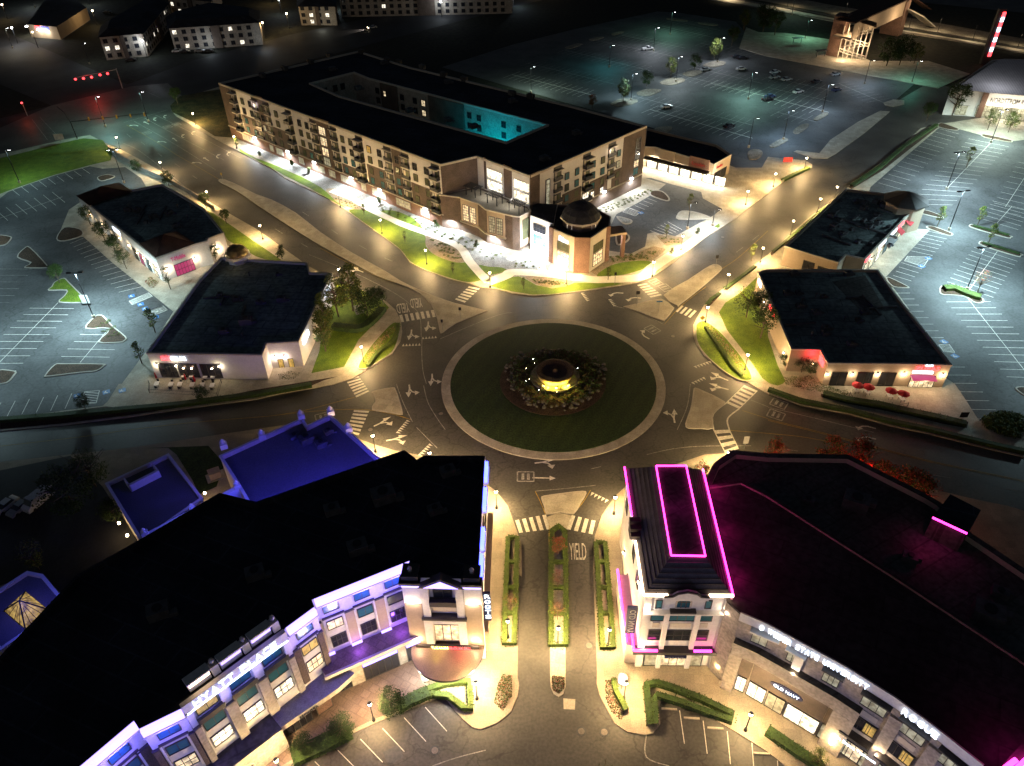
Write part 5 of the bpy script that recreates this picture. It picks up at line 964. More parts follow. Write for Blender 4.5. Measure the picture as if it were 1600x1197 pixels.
n = len(pr); b.add([SF.pt(s, z, .75) for s, z in pr] + [SF.pt(s, z, .3) for s, z in pr], [tuple(range(n)), tuple(range(2 * n - 1, n - 1, -1))] + [(i, n + i, n + (i + 1) % n, (i + 1) % n) for i in range(n)], M['white'])
for i in range(2, n - 1): b.tube(SF.pt(*pr[i], .75), SF.pt(*pr[i + 1], .75), .17, .17, 5, M['darktrim'])
b.build('shaped_gable', None, so)
arch_window(so, SF, c_, .95, 13.9, 15.2, 'glass'); window(so, SF, 1.5, 2.2, 13.9, 15.5, 'glass', 1, 1); window(so, SF, L_ - 2.7, L_ - 2.0, 13.9, 15.5, 'glass', 1, 1)
for s0, s1, nx in ((1.15, 2.75, 1), (3.45, 6.9, 3), (7.5, 9.15, 1)):
    window(so, SF, s0, s1, 11.1, 12.9, 'glass', nx, 1, d=.08); window(so, SF, s0, s1, 6.6, 8.8, 'glassd', nx, 2, d=.08); wpart(so, 'spandrel_panel', SF, s0 + .3, s1 - .3, 9.5, 10.5, 0, .1, 'stucco'); window(so, SF, s0, s1, .25, 3.4, 'litdim' if nx == 1 else 'lit', nx, 1, d=.1, name='shop_window')
for s_ in (3.1, 7.2): wpart(so, 'pilaster', SF, s_ - .32, s_ + .32, 0, 13.0, 0, .55, 'white')
for s_ in (-.1, L_ - .4): wpart(so, 'pilaster', SF, s_, s_ + .9, 0, 16.3, 0, .35, 'white')
wpart(so, 'ledge', SF, .2, L_ - .2, 13.1, 13.35, 0, .7, 'white'); wpart(so, 'ledge', SF, c_ - 1.7, c_ + 1.7, 13.4, 13.75, 0, .7, 'darktrim')
wpart(so, 'podium_cornice', SF, -.8, L_ + .3, 4.4, 5.0, 0, 1.1, 'darktrim'); led(so, [SF.pt(-.75, 5.35, -4), SF.pt(-.75, 5.35, 1.0), SF.pt(2.5, 5.35, 1.0)], 'magenta', .18); led(so, [SF.pt(7.5, 5.35, 1.0), SF.pt(9.9, 5.35, 1.0)], 'magenta', .18)
wpart(so, 'sign_panel', SF, 3.6, 6.6, 3.85, 4.35, .05, 1.25, 'navy'); sign(so, 'OLD NAVY', SF, 4.0, 6.2, 3.95, 4.25, 'grey', 1.27, .04)
for s_ in (.15, L_ - .1): wall_lamp(so, SF, s_, 14.3, (1, .78, .55), 330, d=.9)
wall_lamp(so, SF, .5, 5.8, (1, .75, .5), 200, d=.8)
SW = Wall(e[3], e[0]); wpart(so, 'blade_sign', SW, SW.L - 1.4, SW.L - .9, 6.5, 12.3, .5, 1.9, 'navy')
bw = Wall(SW.pt(SW.L - .88, 0, 1.85).xy, SW.pt(SW.L - .88, 0, .55).xy); bw = Wall(bw.b, bw.a) if bw.n.y > 0 else bw
T_ = lambda x, y, d: bw.pt(.2 + (.9 - y), 12.0 - x, .02 + d)
text_obj('sign_lettering', 'OLD NAVY', M['wframe'], so, T_, 5.2, .85, .04)
for s_ in (3, 7.5, 12, 16.5): 
    window(so, SW, s_ - .8, s_ + .8, 11, 13, 'glass', 2, 1); wall_lamp(so, SW, s_ + 2.2, 4.0, WARM, 420, d=1.1)
wpart(so, 'side_podium', SW, SW.L * .45, SW.L - .3, 0, 4.6, 0, 1.6, 'stucco'); led(so, [SW.pt(SW.L * .42, 5.0, 1.6), SW.pt(SW.L - .6, 5.0, 1.6)], 'magenta', .16)
for s_ in (9.0, 18.0): wall_lamp(so, SW, s_, 13.6, (1, .78, .55), 500, d=.9)
b = MB()
for k in range(3): SW.box(b, SW.L * .47 + k * 1.1, SW.L * .47 + k * 1.1 + .8, ZV - .1, ZV + 1.2 - .3 * k, -.5, 1.0)
b.build('dormer_block', M['darktrim'], so)
# curved university wing
un = thing('curved_store_building', 'curved two tone stone block with university sign and lit office windows at the lower right', 'building'); ZU = 16.5
up = F('1143 965 1158 957 1200 974.7 1265 1010 1325 1043 1400 1090 1460 1134 1537 1195 1640 1290'); ufr = Ws(up, ZU); ufr[0] = Vector((27.2, 58.6))
gr = Ws(F('1103 752 1158 752 1200 773 1313 845 1395 897 1600 1032 1800 1160'), ZU)
gr[0] = Vector((28.0, 78.6))
uf = ufr + [Vector((80, 22))] + gr[::-1]
M['roofu'] = mat('wing_roof', (.07, .06, .065), .9, .3, .1, fine=1.2, finev=.2, brick=(9, 3, .1, (0, 0, .5), .6))
shell(un, uf, ZU, 'stone', 'roofu', .35, th=.35, cap='roofu')
b = MB(); wl_ = [Wall(ufr[i], ufr[i + 1]) for i in range(len(ufr) - 1)]
CUR = smooth([Vector(q) for q in ufr[2:]], 3, False)
UA = Wall(ufr[1], ufr[2]); UB = Wall(ufr[2], ufr[3]); UC = Wall(ufr[3], ufr[4]); UD = Wall(ufr[4], ufr[5]); UE = Wall(ufr[5], ufr[6]); UG = Wall(ufr[6], ufr[7])
for w in (UA, UB, UC, UD, UE, UG): wpart(un, 'upper_band', w, -.03, w.L + .03, 15.0, ZU + .12, -.02, .18, 'white')
# front podium: stone frame round the big storefront
fp = [UA.pt(1.0, 0, 3.2).xy, UB.pt(0, 0, 3.0).xy, UC.pt(0, 0, 2.9).xy, UC.pt(UC.L * .95, 0, 2.8).xy]
def U(px, z): return G(*px, z)
pz = 11.2; pp = [UA.pt(.2, 0, 1.0).xy, UB.pt(0, 0, 1.0).xy, UC.pt(0, 0, 1.0).xy, UD.pt(0, 0, 1.0).xy, UD.pt(3.3, 0, 1.0).xy]
q_ = [Vector(q) for q in pp] + [UD.pt(3.3, 0, -.1).xy, UC.pt(UC.L, 0, -.1).xy, UB.pt(UB.L, 0, -.1).xy, UA.pt(UA.L, 0, -.1).xy, UA.pt(.2, 0, -.1).xy]
P0 = Wall(pp[0], pp[1]); P1 = Wall(pp[1], pp[2]); P2 = Wall(pp[2], pp[3]); P3 = Wall(pp[3], pp[4])
b = MB(); b.prism(q_, 8.8, pz, M['fascia'] if 'fascia' in M else M['roofg'], M['stone'], True); b.build('podium_top', None, un)
b = MB(); P0.box(b, -.1, 1.5, 0, 8.78, -1.0, .02); b.build('stone_pier', M['stone'], un); b = MB(); P3.box(b, .6, 3.28, 0, 8.78, -1.0, .02); b.build('stone_pier', M['stone'], un)
M['fascia'] = mat('dark_fascia', (.13, .10, .08), .7)
for w, s0, s1 in ((P0, 1.5, P0.L), (P1, 0, P1.L), (P2, 0, P2.L), (P3, 0, .6)):
    wpart(un, 'store_fascia', w, s0, s1, 3.9, 8.0, -.98, -.8, 'fascia')
    if w is P3: continue
    k = max(1, int((s1 - s0) / 2.3))
    for i in range(k): a = s0 + (s1 - s0) * i / k; window(un, w, a + .2, a + (s1 - s0) / k - .2, .4, 3.6, ['litw', 'litdim', 'lit'][i % 3], 2, 1, d=-.78, name='shop_window')
for w, t in ((P0, .7), (P1, .25), (P1, .8), (P2, .45)):
    b = MB(); w.box(b, w.L * t - 1.1, w.L * t + 1.1, 8.5, 8.7, -.6, -.35); b.build('fascia_lamp', M['globe'], un); lamp('fascia_light', w.pt(w.L * t, 8.2, -.35), (1, .7, .38), 150, .15, un)
b = MB(); n = 24; b.add([P1.pt(P1.L * .9 + 2.2 * math.cos(6.283 * i / n), 5.9 + .75 * math.sin(6.283 * i / n), -.7) for i in range(n)] + [P1.pt(P1.L * .9 + 2.2 * math.cos(6.283 * i / n), 5.9 + .75 * math.sin(6.283 * i / n), -.82) for i in range(n)], [tuple(range(n))] + [(i, n + i, n + (i + 1) % n, (i + 1) % n) for i in range(n)]); b.build('oval_sign', M['navy'], un)
sign(un, 'OLD NAVY', P1, P1.L * .9 - 1.7, P1.L * .9 + 1.7, 5.6, 6.2, 'signw', -.68, .04)
def uwin(w, s0, s1, g='litdim', z0=11.9, z1=13.9):
    b = window(un, w, s0, s1, z0, z1, g, 3, 1, d=.08); b_ = MB(); w.box(b_, s0 - .4, s1 + .4, z1 + .5, z1 + .75, 0, .8); b_.build('window_hood', M['white'] if w in (UA, UB) else M['darktrim'], un)
for px0, px1, w in (((1176, 992), (1210, 1010), UA), ((1232, 1020), (1267, 1038), UB), ((1288, 1052), (1326, 1072), UC)):
    s0 = w.hit(*px0)[0]; s1 = w.hit(*px1)[0]; uwin(w, max(.3, s0), min(w.L - .2, s1) if w is not UA else s1)
for px0, px1, w, lo in (((1350, 1087), (1386, 1110), UD, 1), ((1408, 1130), (1445, 1157), UE, 1), ((1468, 1180), (1500, 1205), UG, 1)):
    s0 = w.hit(*px0)[0]; s1 = w.hit(*px1)[0]; uwin(w, s0, s1); window(un, w, s0 - .1, s1 + .1, 7.0, 9.3, 'glassd', 3, 1, d=.08); window(un, w, s1 - 1.2, s1 + .05, 7.1, 9.2, 'lity', 2, 1, d=.12); wpart(un, 'spandrel_panel', w, s0 + .3, s1 - .3, 9.9, 11.0, 0, .1, 'stucco')
    wpart(un, 'pier', w, s1 + .5, s1 + 2.0, 0, 13.5, 0, .45, 'stone'); wall_lamp(un, w, s1 + 1.25, 6.4, (1, .74, .45), 260, d=1.1)
    wpart(un, 'ledge', w, s0 - .6, s1 + .4, 5.6, 6.0, 0, 1.2, 'darktrim')
s_, z = UC.hit(1277, 1045); wpart(un, 'pier', UB, UB.L - 1.1, UB.L + .05, 10.2, 15, 0, .35, 'white'); wall_lamp(un, UB, UB.L - .5, 11.4, (1, .74, .45), 260, d=1.0)
pth = [ufr[1], ufr[2], ufr[3], ufr[4], ufr[5], ufr[6], ufr[7]]
curve_sign(un, 'OWEBER STATE UNIVERSITY'.replace('OW', 'O W', 1), pth, 2.6, 15.15, .95, .62, 'signw', .3)
ds4 = sum((pth[i + 1] - pth[i]).length for i in range(4)); curve_sign(un, 'ROGUE', pth, ds4 + 1.2, 15.1, 1.1, .85, 'signw', .3)
s0_, s1_ = UD.L * .35, UD.L * .95; sign(un, 'Mr. Brews', UD, s0_, s0_ + 2.6, 4.5, 5.0, 'signw', 1.3); sign(un, 'Taphouse', UD, s0_ + 2.8, s0_ + 5.2, 4.5, 5.0, 'signw', 1.3)
for w in (UD, UE): 
    for t in (.2, .5, .8): window(un, w, w.L * t - 1, w.L * t + 1, .3, 3.6, 'litdim' if t < .7 else 'lit', 2, 1, d=.08, name='shop_window')
sc_ = Wall(Vector(P0.a) + Vector((.0, .0)), P0.b); b = MB(); b.tube(P3.pt(2.0, 2.6, .2), P3.pt(2.0, 4.4, .2), .28, .28, 8); b.build('wall_sconce', M['globe'], un); lamp('lamp_light', P3.pt(2.0, 2.4, .9), WARM, 380, .2, un); lamp('lamp_light', P3.pt(2.0, 4.8, .9), WARM, 150, .2, un)
cs_ = P0.pt(-.15, 0, -1.5); lamp('lamp_light', Vector((cs_.x - 1.0, cs_.y + .5, 2.4)), WARM, 420, .2, un); lamp('led_glow', Vector((cs_.x - 1.4, cs_.y + 1.5, 7.0)), (1, .05, .5), 160, .2, un)
# dim grey northern roof
gn = thing('cinema_building', 'large dim grey roofed building behind the magenta outlined store, lower right', 'building'); ZG = 15.0
gp = Ws(F('1116 724 1146 704 1200 709 1325 711 1450 774 1470 786 1518 834 1600 889 1750 990'), ZG); hf2 = [Vector(q) + Vector((.15, .3)) for q in gr]
shell(gn, [hf2[0] + Vector((0, .1))] + gp + hf2[:0:-1], ZG, 'stucco', 'roofg', .9, th=.9, cap='roofg')
bx_ = Ws(F('1458 807 1485 772 1533 797 1512 832'), ZG + 3.2); b = MB(); b.prism(bx_, 12.5, ZG + 3.2, M['roof'], M['roofg']); b.build('penthouse', None, gn); w = Wall(bx_[0], bx_[3]); led(gn, [w.pt(0, ZG + 3.1, .15), w.pt(w.L, ZG + 3.1, .15)], 'magenta', .14)
lamp('led_glow', w.pt(1, ZG + 1.5, 3.0), (1, .03, .25), 60, .3, gn)
for px, s_ in (((1335, 790), 1.6), ((1262, 785), .8), ((1420, 875), .9), ((1280, 850), .7), ((1540, 965), 1.6), ((1560, 930), .9)): c = G(*px, ZG - .9); hvac(gn, c.x, c.y, ZG - .9, -.5, s_)
for px, pw in (((1226, 700), 160), ((1310, 706), 200), ((1355, 722), 330), ((1400, 752), 330), ((1440, 778), 330)): c = G(px[0], px[1] - 12, 6); lamp('red_tree_uplight', (c.x + .3, c.y - 2.2, 4.5), (1, .04, .03), pw * 2, .2, gn)
mg = thing('lit_corner_marquee', 'magenta lit roof sign bars at the bottom right corner', 'sign'); q0 = G(1575, 1197, ZU); q1_ = G(1640, 1150, ZU)
b = MB(); b.tube((q0.x - .6, q0.y - .3, ZU + .1), (*G(1588, 1187, ZU + .6), ZU + .6), .3, .3, 6); b.tube((*G(1590, 1200, ZU + .6), ZU + .6), (*G(1612, 1180, ZU + .6), ZU + .6), .3, .3, 6); b.build('led_bar', M['magenta'], mg)
b = MB(); c = G(1600, 1215, ZU - 1); b.box((c.x, c.y, ZU - .7), (5, 4, 1.0), .6); b.build('sign_base', M['darktrim'], mg); lamp('led_glow', (c.x - 1, c.y + 2, ZU + 2.2), (1, .02, .4), 220, .3, mg)
# ---------------------------------------------------------------- far blocks of flats, top left
def flats(lb, px, z, dark=.3, lits=6, seed=1, wm='stone'):
    t = thing('apartment_building', lb, 'building'); f = Ws(px, z); random.seed(seed)
    b = MB(); b.prism(f, 0, z, M['roof'], M[wm]); b.build('wall', None, t)
    c = sum(f, Vector((0, 0))) / len(f); o_ = ccw(inset(f, -.8)); b = MB(); i2 = inset(f, 4); n = len(o_)
    b.add([(q.x, q.y, z) for q in o_] + [(q.x, q.y, z + 2.4) for q in ccw(i2)], [(i, (i + 1) % n, n + (i + 1) % n, n + i) for i in range(n)] + [tuple(range(n, 2 * n))]); b.build('hipped_roof', M['roof'], t)
    for i in range(len(f) - 1):
        w = Wall(f[i], f[i + 1])
        if w.n.y > .2: continue
        k = int(w.L / 4.2)
        for j in range(k):
            for lv in range(3): window(t, w, 1 + j * 4.2, 2.8 + j * 4.2, 1 + lv * 3.1, 2.7 + lv * 3.1, 'litw' if random.random() < dark else 'glassd', 2, 1, d=.05)
        wpart(t, 'stair_bay', w, w.L * .45, w.L * .55, 0, z, 0, .6, 'brick')
    return t
t = flats('long three storey flats facing the car park, top left', F('264 44 404 35 404 18 330 8 262 26'), 10, .1, seed=2); c = G(330, 78, 0); lamp('carport_light', (c.x, c.y - 3, 3), (.8, .92, 1), 990, .3, t); lamp('carport_light', (c.x - 32, c.y - 6, 4), (1, .95, .8), 990, .3, t); lamp('carport_light', (c.x + 26, c.y, 4), (.75, .9, 1), 720, .3, t)
t = flats('three storey flats with a lit stair at the top left', F('155 58 222 52 262 5 230 0 160 40'), 10, .12, seed=4); c = G(196, 84, 0); lamp('stair_light', (c.x, c.y, 4), (.95, 1, .8), 1170, .3, t); c = G(250, 60, 0); lamp('stair_light', (c.x, c.y, 4), (1, .95, .8), 900, .3, t)
t = flats('small block of flats with lit windows beside the dark road, top', F('466 10 523 10 523 -8 466 -8'), 9, .3, seed=6); c = G(505, 45, 0); lamp('stair_light', (c.x, c.y - 2, 3), (1, 1, .8), 675, .3, t)
t = flats('far flats cut by the top edge of the picture', F('530 -2 800 -8 800 -30 530 -30'), 9, .05, seed=8); c = G(640, 14, 0)
for dx in (-40, 20, 60): lamp('carport_light', (c.x + dx, c.y, 4), (.65, .85, 1), 1170, .3, t)
t = flats('narrow flats at the top edge left of the centre', F('262 -4 330 2 340 -30 270 -30'), 11, .15, seed=9); c = G(322, 12, 0); lamp('stair_light', (c.x, c.y, 5), (.8, .92, 1), 1350, .3, t)
ga = thing('bank_building', 'small dark roofed bank with red and blue lit sign at the far top left', 'building'); gf = Ws(F('42 38 88 42 135 12 110 -8 70 0'), 6); b = MB(); b.prism(gf, 0, 6, M['roof'], M['tan']); b.build('wall', None, ga)
w = Wall(gf[0], gf[1]); wpart(ga, 'sign_panel', w, 5, 8, 4, 5.6, 0, .4, 'signr'); wpart(ga, 'sign_panel', w, 8.3, 13, 4, 5.2, 0, .4, 'blue')
for px in F('42 42 60 47 73 47 87 40 107 26 118 18 125 13'): c = G(*px, 4); lamp('soffit_light', (c.x, c.y - 1.5, 3.5), (1, .93, .75), 900, .3, ga); b = MB(); b.box((c.x, c.y, 4), (.9, .9, .5)); b.build('soffit_lamp', M['wglobe'], ga)
# ---------------------------------------------------------------- street lamps
M['leafA'] = mat('leaf_green', (.07, .12, .02), .8, .2, .5, fine=3, finev=.2)
M['leafB'] = mat('leaf_dark_green', (.035, .07, .015), .8, .2, .5, fine=3, finev=.2)
M['leafY'] = mat('leaf_yellow_green', (.16, .17, .03), .8, .2, .5, fine=3, finev=.2)
M['leafR'] = mat('leaf_russet', (.34, .07, .04), .8, .2, .5, fine=3, finev=.2)
M['hedgeA'] = mat('hedge_light', (.13, .19, .025), .8, .2, .5, fine=3, finev=.2)
M['hedgeB'] = mat('hedge_mid', (.075, .12, .02), .8, .2, .5, fine=3, finev=.2)
M['bark'] = mat('bark', (.12, .09, .06), .9, .2, 2)
M['flowerP'] = mat('pink_flowers', (.45, .14, .12), .8, .2, 2); M['flowerC'] = mat('cream_flowers', (.5, .42, .3), .8, .2, 2)
M['boulder'] = mat('boulder_stone', (.12, .11, .095), .9, .2, 1, finev=.2)
def lamp_proto():
    t = thing('street_lamp', 'x', 'street lamp', 'warm post lamps along the roads')
    b = MB(); b.cyl((0, 0, 0), .28, .22, .5, 8); b.cyl((0, 0, .5), .09, .06, 3.45, 8); b.build('pole', M['metal'], t)
    b = MB(); b.lathe((0, 0, 3.95), [(.1, 0), (.24, .08), (.27, .3), (.2, .5)], 10); b.build('globe', M['globe'], t)
    b = MB(); b.lathe((0, 0, 4.46), [(.3, 0), (.22, .12), (.06, .3)], 10); b.build('cap', M['metal'], t); return t
LP = lamp_proto()
SL = [('182 213 188 233', 'on the wall top, farthest west along the north-west road'), ('250 251 256 273', 'second from the far end on the west side of the north-west road'), ('322 299 328 320', 'beside the road north-east of the shop with the tile roof'), ('405 352 411 374', 'beside the road behind the domed restaurant'),
 ('301 181 306 195', 'beside the dry grass bank near the far corner of the apartments'), ('368 217 370 232', 'at the far corner of the apartment block'), ('530 302 532 324', 'on the kerb between road and apartment path'), ('595 343 597 365', 'in the lawn nearest the long apartment front'), ('666 391 667 413', 'in the wide lawn north-west of the circle'),
 ('768 420 766 449', 'at the crossing on the north-west corner of the circle'), ('885 423 884.7 444', 'in front of the rotunda in the planted strip'), ('1020 408 1019 432', 'at the north-east crossing beside the oval lawn'), ('1066 370 1064 391', 'between the hotel lawn strip and the clubhouse car park'), ('1166 300 1165 320', 'at the car park entrance on the north-east road'),
 ('1210 272 1208 292', 'by the shrubs on the tan corner bed'), ('1258 249 1256 267', 'at the tip of the tan corner bed'), ('1305 295 1303 313', 'on the far east kerb of the north-east road'), ('1279.5 315.5 1277 332', 'beside the retail row, farther one'), ('1237.6 349 1235 367', 'beside the retail row, nearer one'), ('1191 387 1188 410', 'in the narrow planter near the north-east median'),
 ('1137.6 429 1134.6 452', 'between the two narrow planters'), ('1104 485 1102 504', 'at the north tip of the east leaf shaped planter'), ('1166 560 1163.5 579', 'at the south tip of the east leaf shaped planter'), ('531.6 423 533 443', 'behind the tall trees of the restaurant'), ('565 544 568.5 566', 'in the west leaf shaped planter'),
 ('583 680 586.7 706', 'on the corner by the blue roofed annex'), ('673.7 709 674 733', 'behind the north edge of the black hotel roof'), ('774.7 775.5 776 794', 'in the small lawn by the hotel side wall'), ('960.4 771 959 803', 'in the small lawn by the magenta outlined store'), ('1134.6 709 1134 733', 'at the south end of the eastern crossing'),
 ('872.7 982 871.4 1007', 'in the median hedge of the south street'), ('951.6 983.5 949.6 1009', 'in the hedge on the east side of the south street'), ('795.5 969.7 794 996', 'in the hedge on the west side of the south street'), ('745.4 1065 745.4 1092', 'at the hedge corner near the round canopy'), ('975.4 1060 974.7 1092', 'by the directory sign on the south-east corner'),
 ('576.7 1099 584 1125', 'alone on the brick plaza before the hotel'), ('432.6 1187 442 1212', 'at the bottom edge of the hotel plaza'), ('1173.4 1114 1164.7 1141', 'in front of the curved store by the parking bays'), ('869 800 868.5 823', 'at the round end of the south median hedge'), ('800 850 799 872', 'at the north end of the west hedge'), ('948 860 946 885', 'at the north end of the east hedge'), ('1212 620 1210 640', 'on the verge south of the east restaurant')]
NOLIGHT = (38, 39, 40, 41)
LPW = {0: 700, 1: 900, 2: 1000, 4: 900, 5: 1100, 10: 1300, 35: 380, 36: 380, 37: 500, 34: 650, 33: 650, 30: 800, 31: 800, 32: 800, 28: 1100, 27: 1100, 26: 900, 25: 1200, 29: 1700}
for i, (s_, lb) in enumerate(SL):
    if i in NOLIGHT: continue
    v = F(s_); g0 = G(*v[1], .15); o = LP if i == 0 else copy_tree(LP); o.location = (g0.x, g0.y, .15); o['label'] = 'post lamp ' + lb
    lamp('lamp_light', (0, 0, 4.2), WARM, LPW.get(i, 950) * 18, .32, o)
# unlit ball lamps along the south street walls
def pole_lamp(lb, base, h, heads=2, col=CYAN, pw=9000, rz=0.0, group='tall car park lamps', on=True):
    g0 = G(*base, .1); t = thing('parking_lamp', lb, 'lamp post', group, (g0.x, g0.y, .1), rz)
    b = MB(); b.cyl((0, 0, 0), .4, .4, .8, 10, M['conc']); b.cyl((0, 0, .8), .14, .09, h - .8, 8, M['metal']); b.build('pole', None, t)
    for q in ((-1, 1) if heads == 2 else (1,)):
        b = MB(); b.box((q * .75, 0, h - .1), (1.5, .12, .1), 0, M['metal']); b.box((q * 1.3, 0, h - .05), (1.0, .6, .22), 0, M['metal']); b.box((q * 1.3, 0, h - .09), (.8, .45, .04), 0, M['wglobe'] if on else M['metal']); b.build('lamp_head', None, t)
    if on: lamp('lamp_light', (0, 0, h - .35), col, pw * 2.1, .5, t, 'SPOT', 168, .35)
    return t
for lb, base, h, hd, col, pw, rz in (('tall twin head lamp by the notched planter of the west car park', (147, 496.7), 12.4, 2, (.62, .92, 1), 26000, .1), ('tall lamp behind the shop at the head of the west car park', (194, 286), 11, 2, CYAN, 4000, .3), ('tall lamp on the green bank at the left edge', (31, 286), 11, 1, CYAN, 2500, 0),
 ('twin head lamp beside the shrub bed in the east car park', (1510.3, 453.4), 11.7, 2, (.62, .92, 1), 30000, .2), ('tall lamp at the planter end near the retail tower', (1482.5, 360), 11.5, 2, (.62, .92, 1), 21000, .2), ('tall lamp in front of the department store', (1548, 223), 11, 2, (.75, 1, .9), 22000, .2), ('tall lamp on the row line in the upper east car park', (1479, 296), 11.5, 2, (.65, .9, 1), 19000, .2),
 ('lamp by the yellow bays beyond the apartments', (829.6, 145), 10, 1, (.7, 1, .8), 4340, 0), ('lamp beside the white pickup in the north car park', (1021, 80), 10, 1, (.85, .9, 1), 4340, 0), ('lamp in the teal lit far corner of the north car park', (1047, 54), 10, 1, (.4, 1, .7), 2790, 0), ('lamp beside the second lit tree of the north car park', (1056, 128), 10, 1, (.8, .95, 1), 5580, 0),
 ('lamp beside the nearest lit tree of the north car park', (986, 156.6), 10, 1, (.6, .9, 1), 5580, 0), ('lamp by the yellow lines in the middle of the north car park', (1169, 155), 10, 1, (.5, 1, .85), 6820, 0), ('lamp beside the third lit tree of the north car park', (1121, 97), 10, 1, (.8, .9, 1), 4340, 0), ('unlit lamp on the near side of the north car park', (1169.7, 230.6), 10, 1, (.5, .7, 1), 558, 0),
 ('lamp near the plaza kerb in the north car park', (1350.5, 131), 9, 1, (.6, .8, 1), 3720, 0), ('lamp on the strip island in the north car park', (1285, 175), 10, 1, (.6, .8, 1), 4340, 0), ('lamp on the near strip island in the north car park', (1224, 218), 10, 1, (.5, .75, 1), 4960, 0), ('teal lamp standing in the empty side of the north car park', (952, 105), 9, 1, (.1, .7, .75), 1900, 0),
 ('lamp by the plaza verge north of the car park', (1258, 60), 8, 1, (.3, .9, .6), 2170, 0), ('teal lamp on the plaza near the dark trees', (1425, 128), 8, 1, (.2, 1, .7), 992, 0), ('lamp by the tower of the far apartment car park', (1237, 24), 9, 1, (.6, 1, .8), 1550, 0), ('lamp at the clubhouse car park near the rotunda', (1074, 358), 8, 1, (.85, .95, 1), 3800, 0), ('second lamp in the clubhouse car park', (1113, 353), 5, 1, (.85, .95, 1), 1800, 0),
 ('lamp by the road corner at the far top left', (20, 75), 9, 1, (1, .85, .6), 2500, 0), ('lamp in the far service yard, top left', (55, 12), 9, 1, (.8, .9, 1), 3500, 0), ('lamp beside the far crossing of the cross street', (140, 100), 9, 1, (.8, .9, .9), 900, 0), ('green tinted lamp over the far intersection', (165, 198), 11, 1, (.4, .9, .8), 5500, 0), ('lamp over the east arm of the far intersection', (232, 190), 11, 1, (.4, .9, .75), 3500, 0)):
    pole_lamp(lb, base, h, hd, col, pw, rz)
for i, (x, y) in enumerate(((-34, 2), (4, -6), (40, 4))):   # unseen lamps added south of the view to light the facades
    t = thing('parking_lamp', ('added unseen lamp lighting the hotel', 'added unseen lamp lighting the street', 'added unseen lamp lighting the curved store')[i], 'lamp post', 'tall car park lamps', (x, y, 0))
    b = MB(); b.cyl((0, 0, 0), .14, .1, 10.6, 8); b.build('pole', M['metal'], t); b = MB(); b.box((0, 0, 11.1), (1.4, .6, .2)); b.build('lamp_head', M['metal'], t); lamp('lamp_light', (0, 0, 10.9), (.5, .52, 1), (22000, 6000, 26000)[i], .5, t)
for lb, base, h, hd, col, pw, rz in (('assumed unseen lamp at the west end of the west car park', (-90, 560), 12, 2, (.62, .92, 1), 16000, 0), ('assumed unseen lamp at the far west end of the west car park', (-60, 400), 12, 2, (.62, .92, 1), 9000, 0), ('assumed unseen lamp at the east end of the east car park', (1690, 560), 12, 2, (.62, .92, 1), 17000, 0), ('assumed unseen lamp at the far east end of the east car park', (1690, 330), 12, 2, (.62, .92, 1), 15000, 0)): pole_lamp(lb, base, h, hd, col, pw, rz)  # unseen lamps assumed beyond the view, added to light the car parks evenly
random.seed(77)
for i, (x, y, c_) in enumerate(((12, 30, 0), (28, 68, 1), (60, 75, 0), (140, 8, 1), (152, 40, 0), (230, 90, 1), (245, 28, 0), (415, 60, 0), (440, 22, 1), (452, 45, 0), (425, 5, 0), (700, 8, 1), (760, 2, 1), (690, 26, 1), (840, -20, 0))):
    q = G(x, y, 0); t = thing('distant_street_lamp', 'distant street lamp among the dark blocks at the top left, %s one' % ('first', 'second', 'third', 'fourth', 'fifth', 'sixth', 'seventh', 'eighth', 'ninth', 'tenth', 'eleventh', 'twelfth', 'thirteenth', 'fourteenth', 'fifteenth')[i], 'street lamp', 'distant street lamps', (q.x, q.y, 0)); b = MB(); b.cyl((0, 0, 0), .15, .1, 7, 6); b.build('pole', M['metal'], t); b = MB(); b.lathe((0, 0, 7), [(.3, 0), (.5, .2), (.2, .5)], 8); b.build('lamp_head', M['wglobe'] if c_ else M['globe'], t); lamp('lamp_light', (0, -.8, 6.6), (.8, .92, 1) if c_ else WARM, 1700, .3, t)
